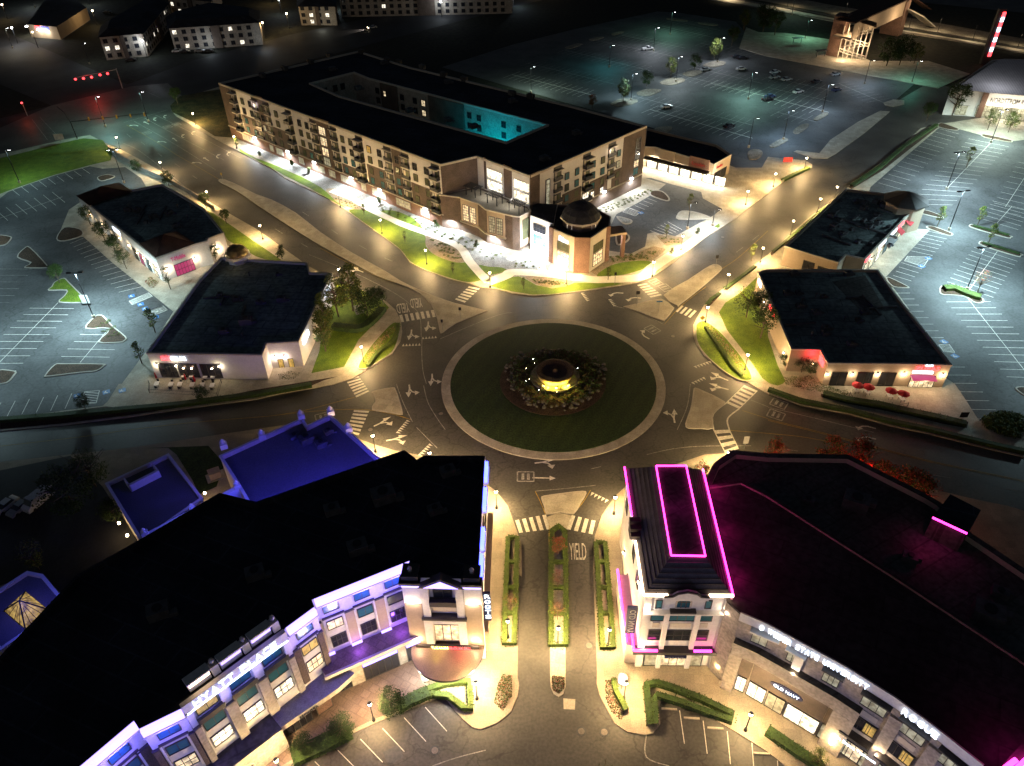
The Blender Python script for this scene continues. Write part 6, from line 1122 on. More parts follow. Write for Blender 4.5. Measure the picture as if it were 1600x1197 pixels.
# ---------------------------------------------------------------- trees
def tree_mesh(h, r, n, mats, seed, cz=.62, col=False, leaf=.34, bare=False):
    random.seed(seed); t = bpy.data.objects.new('tree', None); COL.objects.link(t)
    b = MB(); top = h * (.8 if col else .55); pts = [(0, 0, 0)]
    b.tube((0, 0, 0), (.05 * h * .3, 0, h * .3), .035 * h ** .9 * .6, .02 * h, 7); b.tube((.05 * h * .3, 0, h * .3), (0, .02 * h, top), .02 * h, .008 * h, 6)
    limbs = []
    for i in range(11):
        a = i * 2.4 + random.random(); z = h * random.uniform(.28, .6); L = r * random.uniform(.6, 1.0); e_ = (L * math.cos(a), L * math.sin(a), z + L * random.uniform(.4, 1.0)); b.tube((0, 0, z), e_, .014 * h, .004 * h, 5); limbs.append(Vector(e_))
        if bare:
            for k in range(5): q = Vector((0, 0, z)).lerp(Vector(e_), random.uniform(.3, 1)); b.tube(q, q + Vector((random.gauss(0, .5), random.gauss(0, .5), random.uniform(.2, .8))) * r * .5, .02, .008, 4)
    b.build('trunk', M['bark'], t)
    if n:
        b = MB(); cl = []
        for i in range(int(14 + r * 5)):
            a = random.uniform(0, 6.283); ph = random.uniform(-1, 1); q = r * (random.random() ** .4) * .78 * math.sqrt(max(0, 1 - ph * ph * .8)); cl.append((Vector((q * math.cos(a), q * math.sin(a), h * cz + ph * h * (.38 if col else .30))), random.uniform(.22, .42) * r))
        for i in range(n):
            c0, cr = random.choice(cl); d = Vector((random.gauss(0, 1), random.gauss(0, 1), random.gauss(0, .8))).normalized() * cr * random.random() ** .35; c = c0 + d
            if c.z < h * .18: continue
            s_ = leaf * random.uniform(.6, 1.3); u = Vector((random.gauss(0, 1), random.gauss(0, 1), random.gauss(0, .5))).normalized() * s_; v = u.orthogonal().normalized() * s_ * .6
            b.add([c, c + u * .5 + v * .5, c + u, c + u * .5 - v * .5], [(0, 1, 2, 3)], mats[0] if random.random() < .55 else mats[1])
        b.build('crown', None, t)
    return t
PT = {'green': tree_mesh(8, 2.9, 2000, (M['leafA'], M['leafB']), 1), 'tall': tree_mesh(10, 2.2, 2400, (M['leafA'], M['leafY']), 2, .6, True), 'yellow': tree_mesh(7, 2.6, 1500, (M['leafY'], M['leafA']), 3), 'red': tree_mesh(8, 2.7, 2000, (M['leafR'], M['leafA']), 4), 'sapling': tree_mesh(3.4, .8, 420, (M['leafA'], M['leafY']), 5, .65, False, .2), 'dark': tree_mesh(8, 3.6, 2800, (M['leafB'], M['leafB']), 6, .55), 'bare': tree_mesh(4.5, 1.5, 160, (M['leafR'], M['leafY']), 7, .65, False, .16, True), 'conifer': tree_mesh(2.6, .7, 600, (M['leafB'], M['leafA']), 8, .45, True, .2)}
used_t = set()
def tree(kind, lb, pos, sc=1.0, group=None, z=.15, vs=1.0, name='tree'):
    p = PT[kind]; o = p if kind not in used_t else copy_tree(p); used_t.add(kind)
    g0 = G(*pos, z) if len(pos) == 2 else Vector(pos[:2]); o.location = (g0.x, g0.y, z if z < 2 else .15); o.scale = (sc, sc, sc * vs); o.rotation_euler = (0, 0, random.uniform(0, 6)); o['label'] = lb; o['category'] = 'tree'
    if group: o['group'] = group
    return o
TR = 'trees by the domed restaurant'
for k, lb, p, sc in (('tall', 'tall lit tree nearest the road behind the restaurant trees', (552, 486), 1.05), ('tall', 'tall lit tree second from the road beside the restaurant', (529, 495), .95), ('tall', 'tall tree against the white sign on the restaurant wall', (512, 520), .85), ('tall', 'tall tree nearest the restaurant door', (509, 549), .85), ('dark', 'dark bushy tree in the lawn between restaurant and crossing', (574, 494), .75), ('dark', 'low dark tree behind the utility box', (590, 478), .55)): tree(k, lb, p, sc * 1.22, TR)
TE = 'trees by the east restaurant lawn'
for k, lb, p, sc in (('dark', 'round dark tree at the north end of the east lawn', (1166, 496), .95), ('green', 'round tree beside the restaurant wall sign, east lawn', (1188, 528), 1.0), ('green', 'tree behind the other two on the east lawn', (1186, 500), .9), ('dark', 'upright dark bush at the west wall of the east restaurant', (1226, 573), .42), ('dark', 'vine covered bush below the red entrance sign', (1252, 582), .5), ('dark', 'second vine bush below the red entrance sign', (1266, 584), .4)): tree(k, lb, p, sc * 1.12, TE)
random.seed(21)
TN = 'saplings in the lawns'
for lb, p, k, sc in (('sapling at the north end of the wide lawn', (569, 335), 'sapling', 1), ('sapling in the middle of the wide lawn', (633, 378), 'sapling', 1), ('reddish sapling at the south end of the wide lawn', (708, 428), 'sapling', 1), ('sapling in the lawn left of the planted strip', (818, 452), 'sapling', 1), ('sapling in the lawn before the rotunda', (950, 438), 'sapling', 1.1), ('small conifer by the lawn strip, north-east', (1049, 398), 'conifer', 1), ('small conifer at the north-east path bend', (1089.5, 367), 'conifer', 1), ('thin sapling in the clubhouse car park island', (1077, 330), 'sapling', 1.6), ('thin sapling at the clubhouse car park edge', (1041, 372), 'sapling', 1.2),
   ('young tree at the far end of the apartment lawn strip', (371, 232), 'sapling', 1.2), ('young conifer in the lawn strip beside the apartments', (406, 245), 'conifer', 1), ('bluish conifer by the long apartment front', (457, 260), 'conifer', 1.1), ('conifer in the white gravel bed, middle', (484, 272), 'conifer', 1.2), ('conifer by the tan gravel bed', (593, 319), 'conifer', 1.1), ('conifer at the end of the gravel bed', (744, 388), 'conifer', 1.2), ('conifer by the stair wall at the gravel bed', (682, 357), 'conifer', 1.3)): tree(k, lb, p, sc, TN)
TW = 'young trees of the west car park'
for lb, p, k, sc in (('small tree on the grass island of the west car park', (94, 443), 'green', .55), ('small tree at the hatched bay by the restaurant wall', (243, 520), 'sapling', 1.5), ('small tree at the west corner of the restaurant', (222, 568), 'sapling', 1.3), ('small tree before the pink shop window', (267, 452), 'sapling', 1.5), ('small tree at the end of the shop wall', (338, 408), 'green', .5), ('leafy tree before the lit door of the shop', (198, 420), 'green', .62), ('leafy tree third along the shop front', (182, 398), 'green', .6), ('leafy tree second along the shop front', (165, 378), 'green', .62), ('leafy tree by the far end of the shop front', (142, 352), 'green', .6), ('small bush tree below the retaining wall', (214, 268), 'dark', .4), ('dark tree on the verge by the retaining wall', (264, 290), 'dark', .5), ('small tree on the verge behind the shop', (323, 326), 'green', .5), ('small tree on the verge nearer the restaurant', (354, 350), 'green', .45), ('small columnar tree at the road behind the restaurant', (441, 405), 'conifer', 1.5), ('dark tree before the terrace of the west restaurant', (317, 625), 'dark', .35), ('dark tree by the bays south-west', (134, 640), 'dark', .4)): tree(k, lb, p, sc * 1.3, TW)
TNL = 'trees of the north car park'
for lb, p, k, sc in (('lit yellow green tree nearest the retail roof in the north car park', (974, 160), 'yellow', 1.1), ('lit tree in the middle island of the north car park', (1048, 122), 'yellow', 1.05), ('lit tree on the third island of the north car park', (1116, 93), 'yellow', 1.1), ('lit tree at the plaza end of the north car park', (1162, 47), 'yellow', 1.2), ('dark tree between the first two islands', (1010, 135), 'dark', .75), ('dark tree between the second and third islands', (1085, 108), 'dark', .75), ('broad dark tree at the plaza corner', (1143, 72), 'green', 1.0), ('big dark tree beside the plaza path', (1192, 50), 'dark', 1.5), ('dark tree at the far plaza corner', (1210, 55), 'green', 1.3), ('small orange lit tree behind the apartments', (925, 170), 'red', .6),
   ('wide dark tree left of the plaza group', (1385, 103), 'dark', 1.4), ('wide dark tree in the middle of the plaza group', (1405, 102), 'dark', 1.4), ('green lit tree right of the plaza group', (1428, 100), 'yellow', 1.1), ('large tree before the department store corner', (1488, 180), 'green', 1.4), ('small lit tree left of the store door', (1543, 203), 'yellow', .95), ('small lit tree right of the store door', (1575, 207), 'yellow', .95), ('tree at the end of the verge by the store', (1447, 190), 'green', .8), ('thin tree in the east car park row', (1510, 262), 'sapling', 1.8), ('thin tree in the planter by the retail tower', (1464, 354), 'sapling', 1.6), ('pale bare tree in the shrub bed of the east car park', (1527, 457), 'bare', 1.2), ('thin tree in the second east planter', (1544, 380), 'sapling', 1.5), ('thin tree in the first east planter', (1527, 352), 'sapling', 1.5), ('small tree beside the narrow planter, north-east', (1174, 408), 'sapling', 1.3), ('bush tree on the dry bank by the far corner', (278, 163), 'green', .75)): tree(k, lb, p, sc * 1.12, TNL)
TS = 'red lit trees behind the grey roof'
for lb, p, k, sc in (('russet tree beside the mansard roof', (1103, 726), 'red', .75), ('red lit tree first behind the grey roof', (1217, 694), 'red', .85), ('red lit tree second behind the grey roof', (1303, 700), 'red', 1.0), ('red lit tree third behind the grey roof', (1350, 708), 'red', 1.15), ('red lit tree fourth behind the grey roof', (1385, 736), 'red', .95), ('red lit tree fifth behind the grey roof', (1425, 758), 'red', 1.15), ('red lit tree last behind the grey roof', (1442, 768), 'red', 1.1)):
    q = G(*p, 6.0); tree(k, lb, (q.x, q.y, 0), sc, TS)
for lb, p, k, sc in (('round green tree at the hotel plaza hedge', (613, 1112), 'dark', .62), ('dim tree on the hotel plaza by the canopy', (538, 1150), 'dark', .6), ('dim tree on the left part of the plaza hedge', (478, 1175), 'dark', .5), ('small lit tree in front of the curved store', (1275, 1197), 'yellow', .55), ('dark tree cut by the bottom edge', (940, 1235), 'dark', .6), ('dark tree by the parked van', (120, 800), 'dark', 1.3), ('dark tree west of the violet roof', (150, 760), 'dark', 1.1), ('lit tree beside the small violet roof', (186, 822), 'green', .8), ('dim tree by the skylight pavilion', (62, 890), 'yellow', .9),
   ('russet tree in the median hedge near the circle', (872, 866), 'red', .5), ('bare tree in the median hedge, middle', (871, 920), 'bare', .9), ('bare tree in the median hedge, south', (871, 968), 'bare', .9), ('bare tree in the west hedge', (798, 955), 'bare', .9)): tree(k, lb, p, sc, 'trees of the south blocks')
# ---------------------------------------------------------------- hedges, shrubs, flowers
def hedge(lb, pts, w, h, mats=('hedgeA', 'hedgeB'), dens=26, z=.15, world=False, closed=False, group='clipped hedges', seed=0):
    p = pts if world else Ws(pts, z); random.seed(seed or len(lb)); b = MB(); b.ribbon(p, w * .86, z + h * .93, M[mats[1]], h * .9)
    for i in range(len(p) - 1):
        a, c = p[i], p[i + 1]; L = (c - a).length
        if L < .01: continue
        u = (c - a) / L; n_ = Vector((-u.y, u.x))
        for k in range(int(L * dens * (w + 2 * h) / 2.5)):
            s_ = random.random() * L; f = random.random() * (w + 2 * h)
            if f < w: q = a + u * s_ + n_ * (f - w / 2); zz = z + h + random.uniform(-.1, .12)
            elif f < w + h: q = a + u * s_ + n_ * (w / 2 + random.uniform(-.1, .08)); zz = z + (f - w)
            else: q = a + u * s_ - n_ * (w / 2 + random.uniform(-.1, .08)); zz = z + (f - w - h)
            r = random.uniform(.12, .26); d = Vector((random.gauss(0, 1), random.gauss(0, 1), random.gauss(0, .5))).normalized() * r; e_ = d.orthogonal().normalized() * r * .8; c0 = Vector((q.x, q.y, zz))
            b.add([c0 - d * .5, c0 + e_ * .5, c0 + d * .5, c0 - e_ * .5], [(0, 1, 2, 3)], M[mats[0]] if random.random() < .6 else M[mats[1]])
    o = b.build('hedge', None); return tag(o, lb, 'hedge', group)
def hfr(lb, px, w=.75, h=.75, **k): # a hedge frame round a bed
    p = Ws(px, .15); return hedge(lb, p + [p[0]], w, h, world=True, **k)
hfr('clipped hedge frame along the west side of the south street', F('794 842 808 842 806 930 803 1008 788 1008 790 930'), .8)
hfr('clipped hedge frame along the east side of the south street', F('931 850 945 850 952 930 958 1014 941 1015 936 930'), .8)
hfr('clipped hedge frame in the median of the south street', F('862 832 873 824 882 832 884 900 884 1010 861 1011 861 900'), .85)
for i, y in enumerate((880, 920, 960)):
    hedge(('cross hedge in the median bed nearest the circle', 'cross hedge in the middle of the median bed', 'cross hedge at the south end of the median bed')[i], [(862, y), (883, y)], .6, .7); hedge(('cross hedge nearest the circle in the east street bed', 'cross hedge in the middle of the east street bed', 'cross hedge at the south end of the east street bed')[i], [(936 + i * 2, y), (949 + i * 3, y)], .6, .7); hedge(('cross hedge nearest the circle in the west street bed', 'cross hedge in the middle of the west street bed', 'cross hedge at the south end of the west street bed')[i], [(792, y), (805, y)], .6, .7)
hedge('dark clipped hedge round the south-east corner bays', P(D2,'860 955 845 800 835 700 900 690 1000 720 1180 790 1375 885 1365 925 1200 865 1050 810 900 765 885 800 890 950'), .95, .9, ('hedgeB', 'leafB'))
hedge('low hedge along the parking bays at the lower right', P(D3,'-10 985 100 1060 200 1130 330 1215'), 1.6, .9, ('hedgeB', 'leafB'))
hedge('clipped hedge round the corner near the round canopy', P(D1,'960 780 1100 720 1200 690 1330 680 1335 760 1340 850 1290 840 1200 770 1100 760 960 815'), .9, .9)
hedge('dark hedge along the brick plaza and parking bays', P(D1,'230 1160 400 1080 590 985'), 2.6, 1.0, ('hedgeB', 'leafB'))
hedge('dark hedge before the hotel between tree and corner', P(D1,'880 850 960 800 1080 750'), 1.8, 1.0, ('hedgeB', 'leafB'))
hedge('curved bright hedge on the south-east corner', P(D2,'632 665 645 740 680 800 710 860'), .8, .9)
hedge('dark hedge along the west road verge', P(C0,'-40 238 400 205 700 175 1100 140 1596 75')+P(C1,'100 58 350 15'), 1.3, .9, ('leafB', 'leafB'), 9)
hedge('dark kerbside hedge along the east road', P(C3,'0 42 200 112 520 177 760 242 1000 290 1200 340 1400 388 1596 430'), 1.1, .8, ('hedgeB', 'leafB'), 12)
hedge('dark hedge between the east patio and path', P(C3,'340 70 500 110 700 140 870 180 1040 215 1230 260'), 1.6, .9, ('leafB', 'leafB'), 12)
hedge('curved clipped hedge inside the west leaf planter', smooth(Ws(P(B1,'700 1090 760 1010 840 950 880 880 888 830'), .3), 4, False), .9, .7, world=True, z=.3)
hedge('curved clipped hedge inside the east leaf planter', smooth(Ws(P(B2,'1205 850 1260 930 1320 1010 1380 1100 1430 1150'), .3), 4, False), .7, .7, world=True, z=.3)
hedge('bushy low hedge below the restaurant trees', smooth(Ws(P(B1,'480 850 560 860 660 860 740 800 790 740'), .15), 3, False), 2.2, 1.2, ('hedgeB', 'leafB'), world=True)
hedge('dark shrub verge beside the north-east sidewalk', P(A3,'520 1165 700 1045 850 915 1050 785'), 1.4, .8, ('hedgeB', 'leafB'), 6)
hedge('low shrubs in the planter behind the retail row', P(B3,'30 380 130 295 230 210 330 125 420 65'), .9, .6, ('hedgeB', 'leafB'), 8)
hedge('low shrub planter near the north-east median, lower', P(B2,'1212 712 1240 675 1295 637'), 1.0, .5, ('hedgeB', 'leafB'), 10); hedge('low shrub planter near the north-east median, upper', P(B2,'1325 608 1410 548 1515 468'), 1.0, .5, ('hedgeB', 'leafB'), 10)
hedge('low shrubs on the tan corner bed', P(A3,'90 1130 170 1090 250 1052'), 1.4, .7, ('hedgeA', 'hedgeB'), 10)
def cloud(name, lb, pts, n, mats, z=.2, h=.5, cat=None, kind='stuff', size=.22, seed=1):
    p = ccw(Ws(pts, z)); random.seed(seed); x0, x1 = min(q.x for q in p), max(q.x for q in p); y0, y1 = min(q.y for q in p), max(q.y for q in p); b = MB(); k = 0; tries = 0
    while k < n and tries < n * 20:
        tries += 1; x, y = random.uniform(x0, x1), random.uniform(y0, y1); ins = False; j = len(p) - 1
        for i in range(len(p)):
            if (p[i].y > y) != (p[j].y > y) and x < (p[j].x - p[i].x) * (y - p[i].y) / (p[j].y - p[i].y) + p[i].x: ins = not ins
            j = i
        if not ins: continue
        k += 1; hh = h * (.5 + .5 * math.sin(x * 2.1) * math.cos(y * 1.7)); c0 = Vector((x, y, z + random.random() * max(.1, hh))); d = Vector((random.gauss(0, 1), random.gauss(0, 1), random.gauss(0, .6))).normalized() * size * random.uniform(.6, 1.4); e_ = d.orthogonal().normalized() * size * .6
        b.add([c0 - d * .5, c0 + e_ * .5, c0 + d * .5, c0 - e_ * .5], [(0, 1, 2, 3)], M[random.choice(mats)])
    o = b.build(name, None); o['label'] = lb; o['category'] = cat or 'flowers'; o['kind'] = kind; return o
cloud('flower_bed', 'pink and cream flowers in the west leaf planter', P(B1,'660 1070 720 970 800 880 860 840 870 870 800 940 730 1020 690 1080'), 900, ('flowerP', 'flowerC', 'hedgeB', 'hedgeA'), .32, .4)
cloud('flower_bed', 'pink and cream flowers in the east leaf planter', P(B2,'1215 830 1240 830 1320 920 1400 1010 1470 1130 1440 1150 1380 1050 1290 940 1225 860'), 900, ('flowerP', 'flowerC', 'hedgeB'), .32, .4)
cloud('flower_bed', 'pink flowers at the rounded end of the south median', P(D2,'248 645 328 645 328 720 290 748 250 720'), 900, ('flowerP', 'flowerC', 'hedgeB', 'leafB'), .17, .8)
cloud('flower_bed', 'dull plants in the corner bed before the south-east store', P(D2,'580 660 625 660 640 760 700 860 680 915 620 860 585 780'), 700, ('flowerC', 'leafB', 'hedgeB', 'flowerP'), .17, .6)
cloud('flower_bed', 'flowers in the corner bed beside the round canopy', P(D1,'1510 680 1540 630 1596 640 1596 760 1540 850 1485 810'), 800, ('flowerP', 'leafB', 'hedgeB', 'hedgeA'), .17, .8)
cloud('flower_bed', 'dark plants in the bed at the restaurant side door', P(B1,'140 1140 200 1120 280 1130 240 1165 150 1175'), 300, ('leafB', 'flowerC', 'hedgeB'), .17, .6)
cloud('ground_cover', 'dark planting below the east restaurant entrance', P((1200,520,7.98),'200 560 550 560 620 640 1000 740 1000 830 600 740 200 650'), 1600, ('hedgeB', 'leafB', 'leafY'), .17, .9, 'plants')
cloud('ground_cover', 'shrubs beside the west shop front', P(B0,'900 560 940 530 990 560 970 600 940 600'), 400, ('hedgeB', 'leafR', 'hedgeA'), .17, .9, 'plants')
cloud('ground_cover', 'inner plants of the roundabout bed', F('800 560 840 548 900 548 940 575 940 610 900 630 830 630 795 600'), 5000, ('leafB', 'leafB', 'mulch'), .4, .9, 'plants', size=.4)
PB = shrub_mesh('shrub', .45, .55, 60, M['hedgeB'], M['leafY'], 3); first = [True]
def shrub(lb, x, y, g, s=1.0, z=.2):
    o = PB if first[0] else PB.copy()
    if not first[0]: COL.objects.link(o)
    first[0] = False; q = G(x, y, z); o.location = (q.x, q.y, z); o.scale = (s, s, s); o.rotation_euler = (0, 0, random.uniform(0, 6)); tag(o, lb, 'shrub', g)
random.seed(31)
def shrub_grid(lb, g, quad, nx, ny, s=1.0, jit=.25, z=.2):
    a, b_, c, d = quad
    for i in range(nx):
        for j in range(ny):
            u = (i + .5 + random.uniform(-jit, jit)) / nx; v = (j + .5 + random.uniform(-jit, jit)) / ny
            x = (a[0] * (1 - u) + b_[0] * u) * (1 - v) + (d[0] * (1 - u) + c[0] * u) * v; y = (a[1] * (1 - u) + b_[1] * u) * (1 - v) + (d[1] * (1 - u) + c[1] * u) * v; shrub(lb, x, y, g, s * random.uniform(.7, 1.2), z)
shrub_grid('small shrub in the tan gravel oval beside the bright path', 'shrubs of the tan gravel oval', P(B1,'1075 290 1200 330 1300 430 1180 410'), 8, 4, .8)
shrub_grid('small shrub in the upper tan gravel bed by the road lamp', 'shrubs of the upper tan bed', P(B1,'450 20 600 70 700 118 590 100'), 6, 3, .7)
shrub_grid('small shrub in the white gravel along the long apartment front', 'shrubs of the white gravel bed', P(B1,'780 80 1560 380 1500 440 760 110'), 16, 3, .9)
shrub_grid('small shrub in the white gravel at the far part of the front', 'shrubs of the far gravel bed', P(A1,'20 880 700 1130 640 1160 20 930'), 16, 2, .9)
shrub_grid('small shrub in the planted strip before the rotunda', 'shrubs of the rotunda strip', P(B2,'110 545 340 560 360 590 160 570'), 9, 3, .8)
shrub_grid('small shrub in the tan bed right of the rotunda', 'shrubs right of the rotunda', P(B2,'600 405 930 360 860 420 620 440'), 8, 3, 1.0)
shrub_grid('small shrub in the bed along the brick front by the clubhouse car park', 'shrubs along the brick front', P(B2,'530 110 860 -20 880 0 560 150'), 14, 3, .8)
shrub_grid('small shrub in the gravel before the white entrance wing', 'shrubs before the entrance wing', P(B2,'10 440 170 420 180 480 10 480'), 5, 2, .9)
shrub_grid('small shrub in the tan bed beside the car park bend', 'shrubs by the car park bend', P(B2,'910 280 1050 290 1040 325 960 325'), 5, 2, .8)
shrub_grid('small dark shrub in the notched planter of the west car park', 'shrubs of the notched planter', P(B0,'575 830 680 790 760 900 680 915'), 5, 3, .9)
# notched planters, lot islands
for px, m_ in ((P(B0,'530 850 590 775 625 765 650 775 700 830 785 900 780 925 740 938 610 935 680 852'), 'mulch'), (P(B0,'300 612 320 590 340 560 400 535 430 560 500 630 535 665 525 685 480 690 365 685 400 645 410 612'), 'grass'), (P(B0,'280 1140 340 1075 400 1068 640 1070 648 1085 600 1115 500 1125 300 1150'), 'mulch'), (P(B0,'105 405 150 350 190 345 300 460 290 472 150 470 190 440'), 'mulch'), (P(B0,'350 290 400 220 500 230 515 270 400 305'), 'mulch'), (P(B0,'-60 1190 -20 1110 95 1115 90 1140 40 1190'), 'mulch'), (P(B0,'-60 330 -20 270 60 275 72 290 30 330'), 'mulch'),
   (P(B3,'1070 615 1080 585 1150 590 1230 620 1330 655 1345 685 1290 690 1220 650 1090 640'), 'mulch'), (P(B3,'735 540 760 532 870 585 872 597 780 590'), 'mulch'), (P(B3,'940 110 1000 115 1090 150 1085 162 1000 145 940 128'), 'mulch'), (P(B3,'990 212 1040 215 1145 255 1150 268 1120 270 1000 228'), 'mulch'), (P(B3,'1255 205 1300 205 1510 270 1515 282 1490 285 1280 225'), 'mulch'), (P(B3,'1315 312 1360 310 1575 382 1580 395 1550 400 1340 335'), 'mulch'), (P(C3,'1545 30 1560 15 1620 20 1650 60 1600 70'), 'mulch'),
   (P(A3,'1080 765 1180 798 1192 808 1160 812 1060 790'), 'mulch'), (P(A3,'1340 835 1500 868 1525 880 1500 885 1350 855'), 'mulch'), (P(A3,'285 740 340 705 372 700 370 715 310 750'), 'conc'), (P(A3,'155 820 200 780 250 770 250 790 190 832'), 'conc'), (P(A3,'10 905 80 865 120 862 118 878 40 918'), 'conc'), (P(A2,'615 645 680 615 775 620 775 640 700 660 640 660'), 'conc'), (P(A2,'925 510 990 485 1070 490 1070 508 1000 528 940 525'), 'conc'), (P(A2,'1195 402 1260 380 1330 385 1320 402 1260 418 1200 412'), 'conc'), (P(A2,'780 575 840 555 930 558 900 580 850 597 790 592'), 'conc'), (P(A2,'1062 460 1120 440 1190 442 1170 462 1110 475'), 'conc'), (P(A2,'970 110 1080 122 1085 132 980 122'), 'conc'), (P(A2,'1165 138 1270 148 1278 158 1180 152'), 'conc'), (P(A2,'330 295 400 272 438 275 370 302'), 'conc'), (P(A2,'480 245 540 230 572 233 510 252'), 'conc'), (P(A2,'620 210 670 196 700 198 640 218'), 'conc'), (P(A2,'890 800 940 788 1000 790 960 830 900 830'), 'conc'), (P(A2,'1470 950 1500 930 1550 935 1562 960 1530 990 1480 990'), 'conc'),
   (P(A0,'605 1105 660 1088 715 1095 700 1110 630 1128'), 'mulch')):
    if m_ == 'conc': m_ = 'trackbed'
    z = .32 if px[0][1] > 200 or px[0][0] < 400 else .2; raised('traffic_island', px, z if not (800 < px[0][0] < 1290 and px[0][1] < 260) else .2, M[m_], 3, 0, .3 if m_ != 'trackbed' else 0)
hedge('low shrubs in the bed of the twin head lamp, east car park', P(B3,'1095 612 1160 608 1230 640 1320 668'), 2.2, 1.0, ('hedgeA', 'hedgeB'), 14)
hedge('dry shrubs in the first east planter', P(B3,'1275 215 1400 248 1500 275'), .9, .6, ('hedgeB', 'leafB'), 10); hedge('dry shrubs in the second east planter', P(B3,'1335 322 1450 355 1565 390'), .9, .6, ('hedgeB', 'leafB'), 10)
random.seed(44)
for i in range(12):
    px = random.uniform(1540, 1598), random.uniform(655, 682); 
PJ = shrub_mesh('juniper_bush', 1.5, 1.3, 700, M['hedgeB'], M['leafA'], 9)
jp = [(1546, 660), (1556, 655), (1567, 653), (1578, 654), (1590, 657), (1550, 667), (1561, 664), (1573, 664), (1585, 668), (1597, 670), (1566, 674), (1580, 678)]
for i, p in enumerate(jp):
    o = PJ if i == 0 else PJ.copy()
    if i: COL.objects.link(o)
    q = G(*p, .2); o.location = (q.x, q.y, .2); tag(o, 'rounded juniper bush in the clump at the right edge of the east car park', 'bush', 'juniper clump')
# ---------------------------------------------------------------- roundabout centrepiece
fo = thing('fountain', 'round stone fountain with yellow lit drum in the middle of the roundabout', 'fountain', None, (*G(867, 592, 0), .3))
M['goldstone'] = mat('gold_stone', (.42, .34, .18), .8, .15, 1, brick=(.8, .4, .04, (1.57, 0, 0), .6))
b = MB(); b.lathe((0, 0, 0), [(5.2, 0), (5.2, .5), (4.9, .55)], 28, M['boulder']); b.lathe((0, 0, .4), [(3.5, 0), (3.5, 1.2)], 28, M['goldstone']); b.build('drum', None, fo)
b = MB(); b.lathe((0, 0, 1.6), [(3.6, 0), (3.95, .15), (3.95, .45), (3.6, .5), (2.6, .25), (1.2, .15)], 28); b.build('bowl', M['mulch'], fo)
b = MB(); b.lathe((0, 0, 1.75), [(.5, 0), (.4, .4), (.15, .6)], 10); b.build('jet', M['mulch'], fo)
for a in (-2.2, -1.57, -.94): b = MB(); b.box((4.4 * math.cos(a), 4.4 * math.sin(a), .55), (.5, .2, .25), a + 1.57); b.build('floodlight', M['signy'], fo)
for a in (-2.0, -1.57, -1.1): lamp('floodlight_light', (4.4 * math.cos(a), 4.4 * math.sin(a), .95), (1, .72, .08), 1300, .15, fo)
random.seed(12); fc = G(867, 590, 0)
def rock(seed):
    random.seed(seed); bm = bmesh.new(); bmesh.ops.create_icosphere(bm, subdivisions=2, radius=.5)
    for v in bm.verts: v.co *= random.uniform(.8, 1.15); v.co.z *= .7
    me = bpy.data.meshes.new('boulder'); bm.to_mesh(me); bm.free(); me.materials.append(M['boulder']); return me
RK = [rock(i) for i in range(3)]; random.seed(6)
for i in range(120):
    a = random.uniform(0, 6.283); r = random.uniform(8.6, 10.8) * (1 + .06 * math.sin(a * 3)); o = bpy.data.objects.new('boulder', RK[i % 3]); COL.objects.link(o); s_ = random.uniform(.4, 1.0); o.location = (fc.x + r * math.cos(a), fc.y + r * math.sin(a), .45); o.scale = (s_, s_, s_); o.rotation_euler = (0, 0, a); tag(o, 'pale boulder in the ring of rocks round the fountain bed', 'boulder', 'boulders round the fountain')
for i, p in enumerate(((833, 563), (822, 577), (822, 597), (827, 594), (842, 611), (870, 614), (899, 605), (835, 569), (902, 577))):
    q = G(*p, .6); t = thing('garden_light', 'tiny path light %s the fountain bed' % ('north-west in', 'at the upper left of', 'at the left of', 'next to the leftmost one in', 'at the lower left of', 'south in', 'at the lower right of', 'second north-west in', 'at the right of')[i], 'garden light', 'path lights round the fountain', (q.x, q.y, .35)); b = MB(); b.cyl((0, 0, 0), .04, .04, .5, 5); b.build('stake', M['metal'], t); b = MB(); b.lathe((0, 0, .5), [(.03, 0), (.045, .04), (.02, .08)], 8); b.build('lamp_head', M['globe'] if i % 2 else M['wglobe'], t); pass
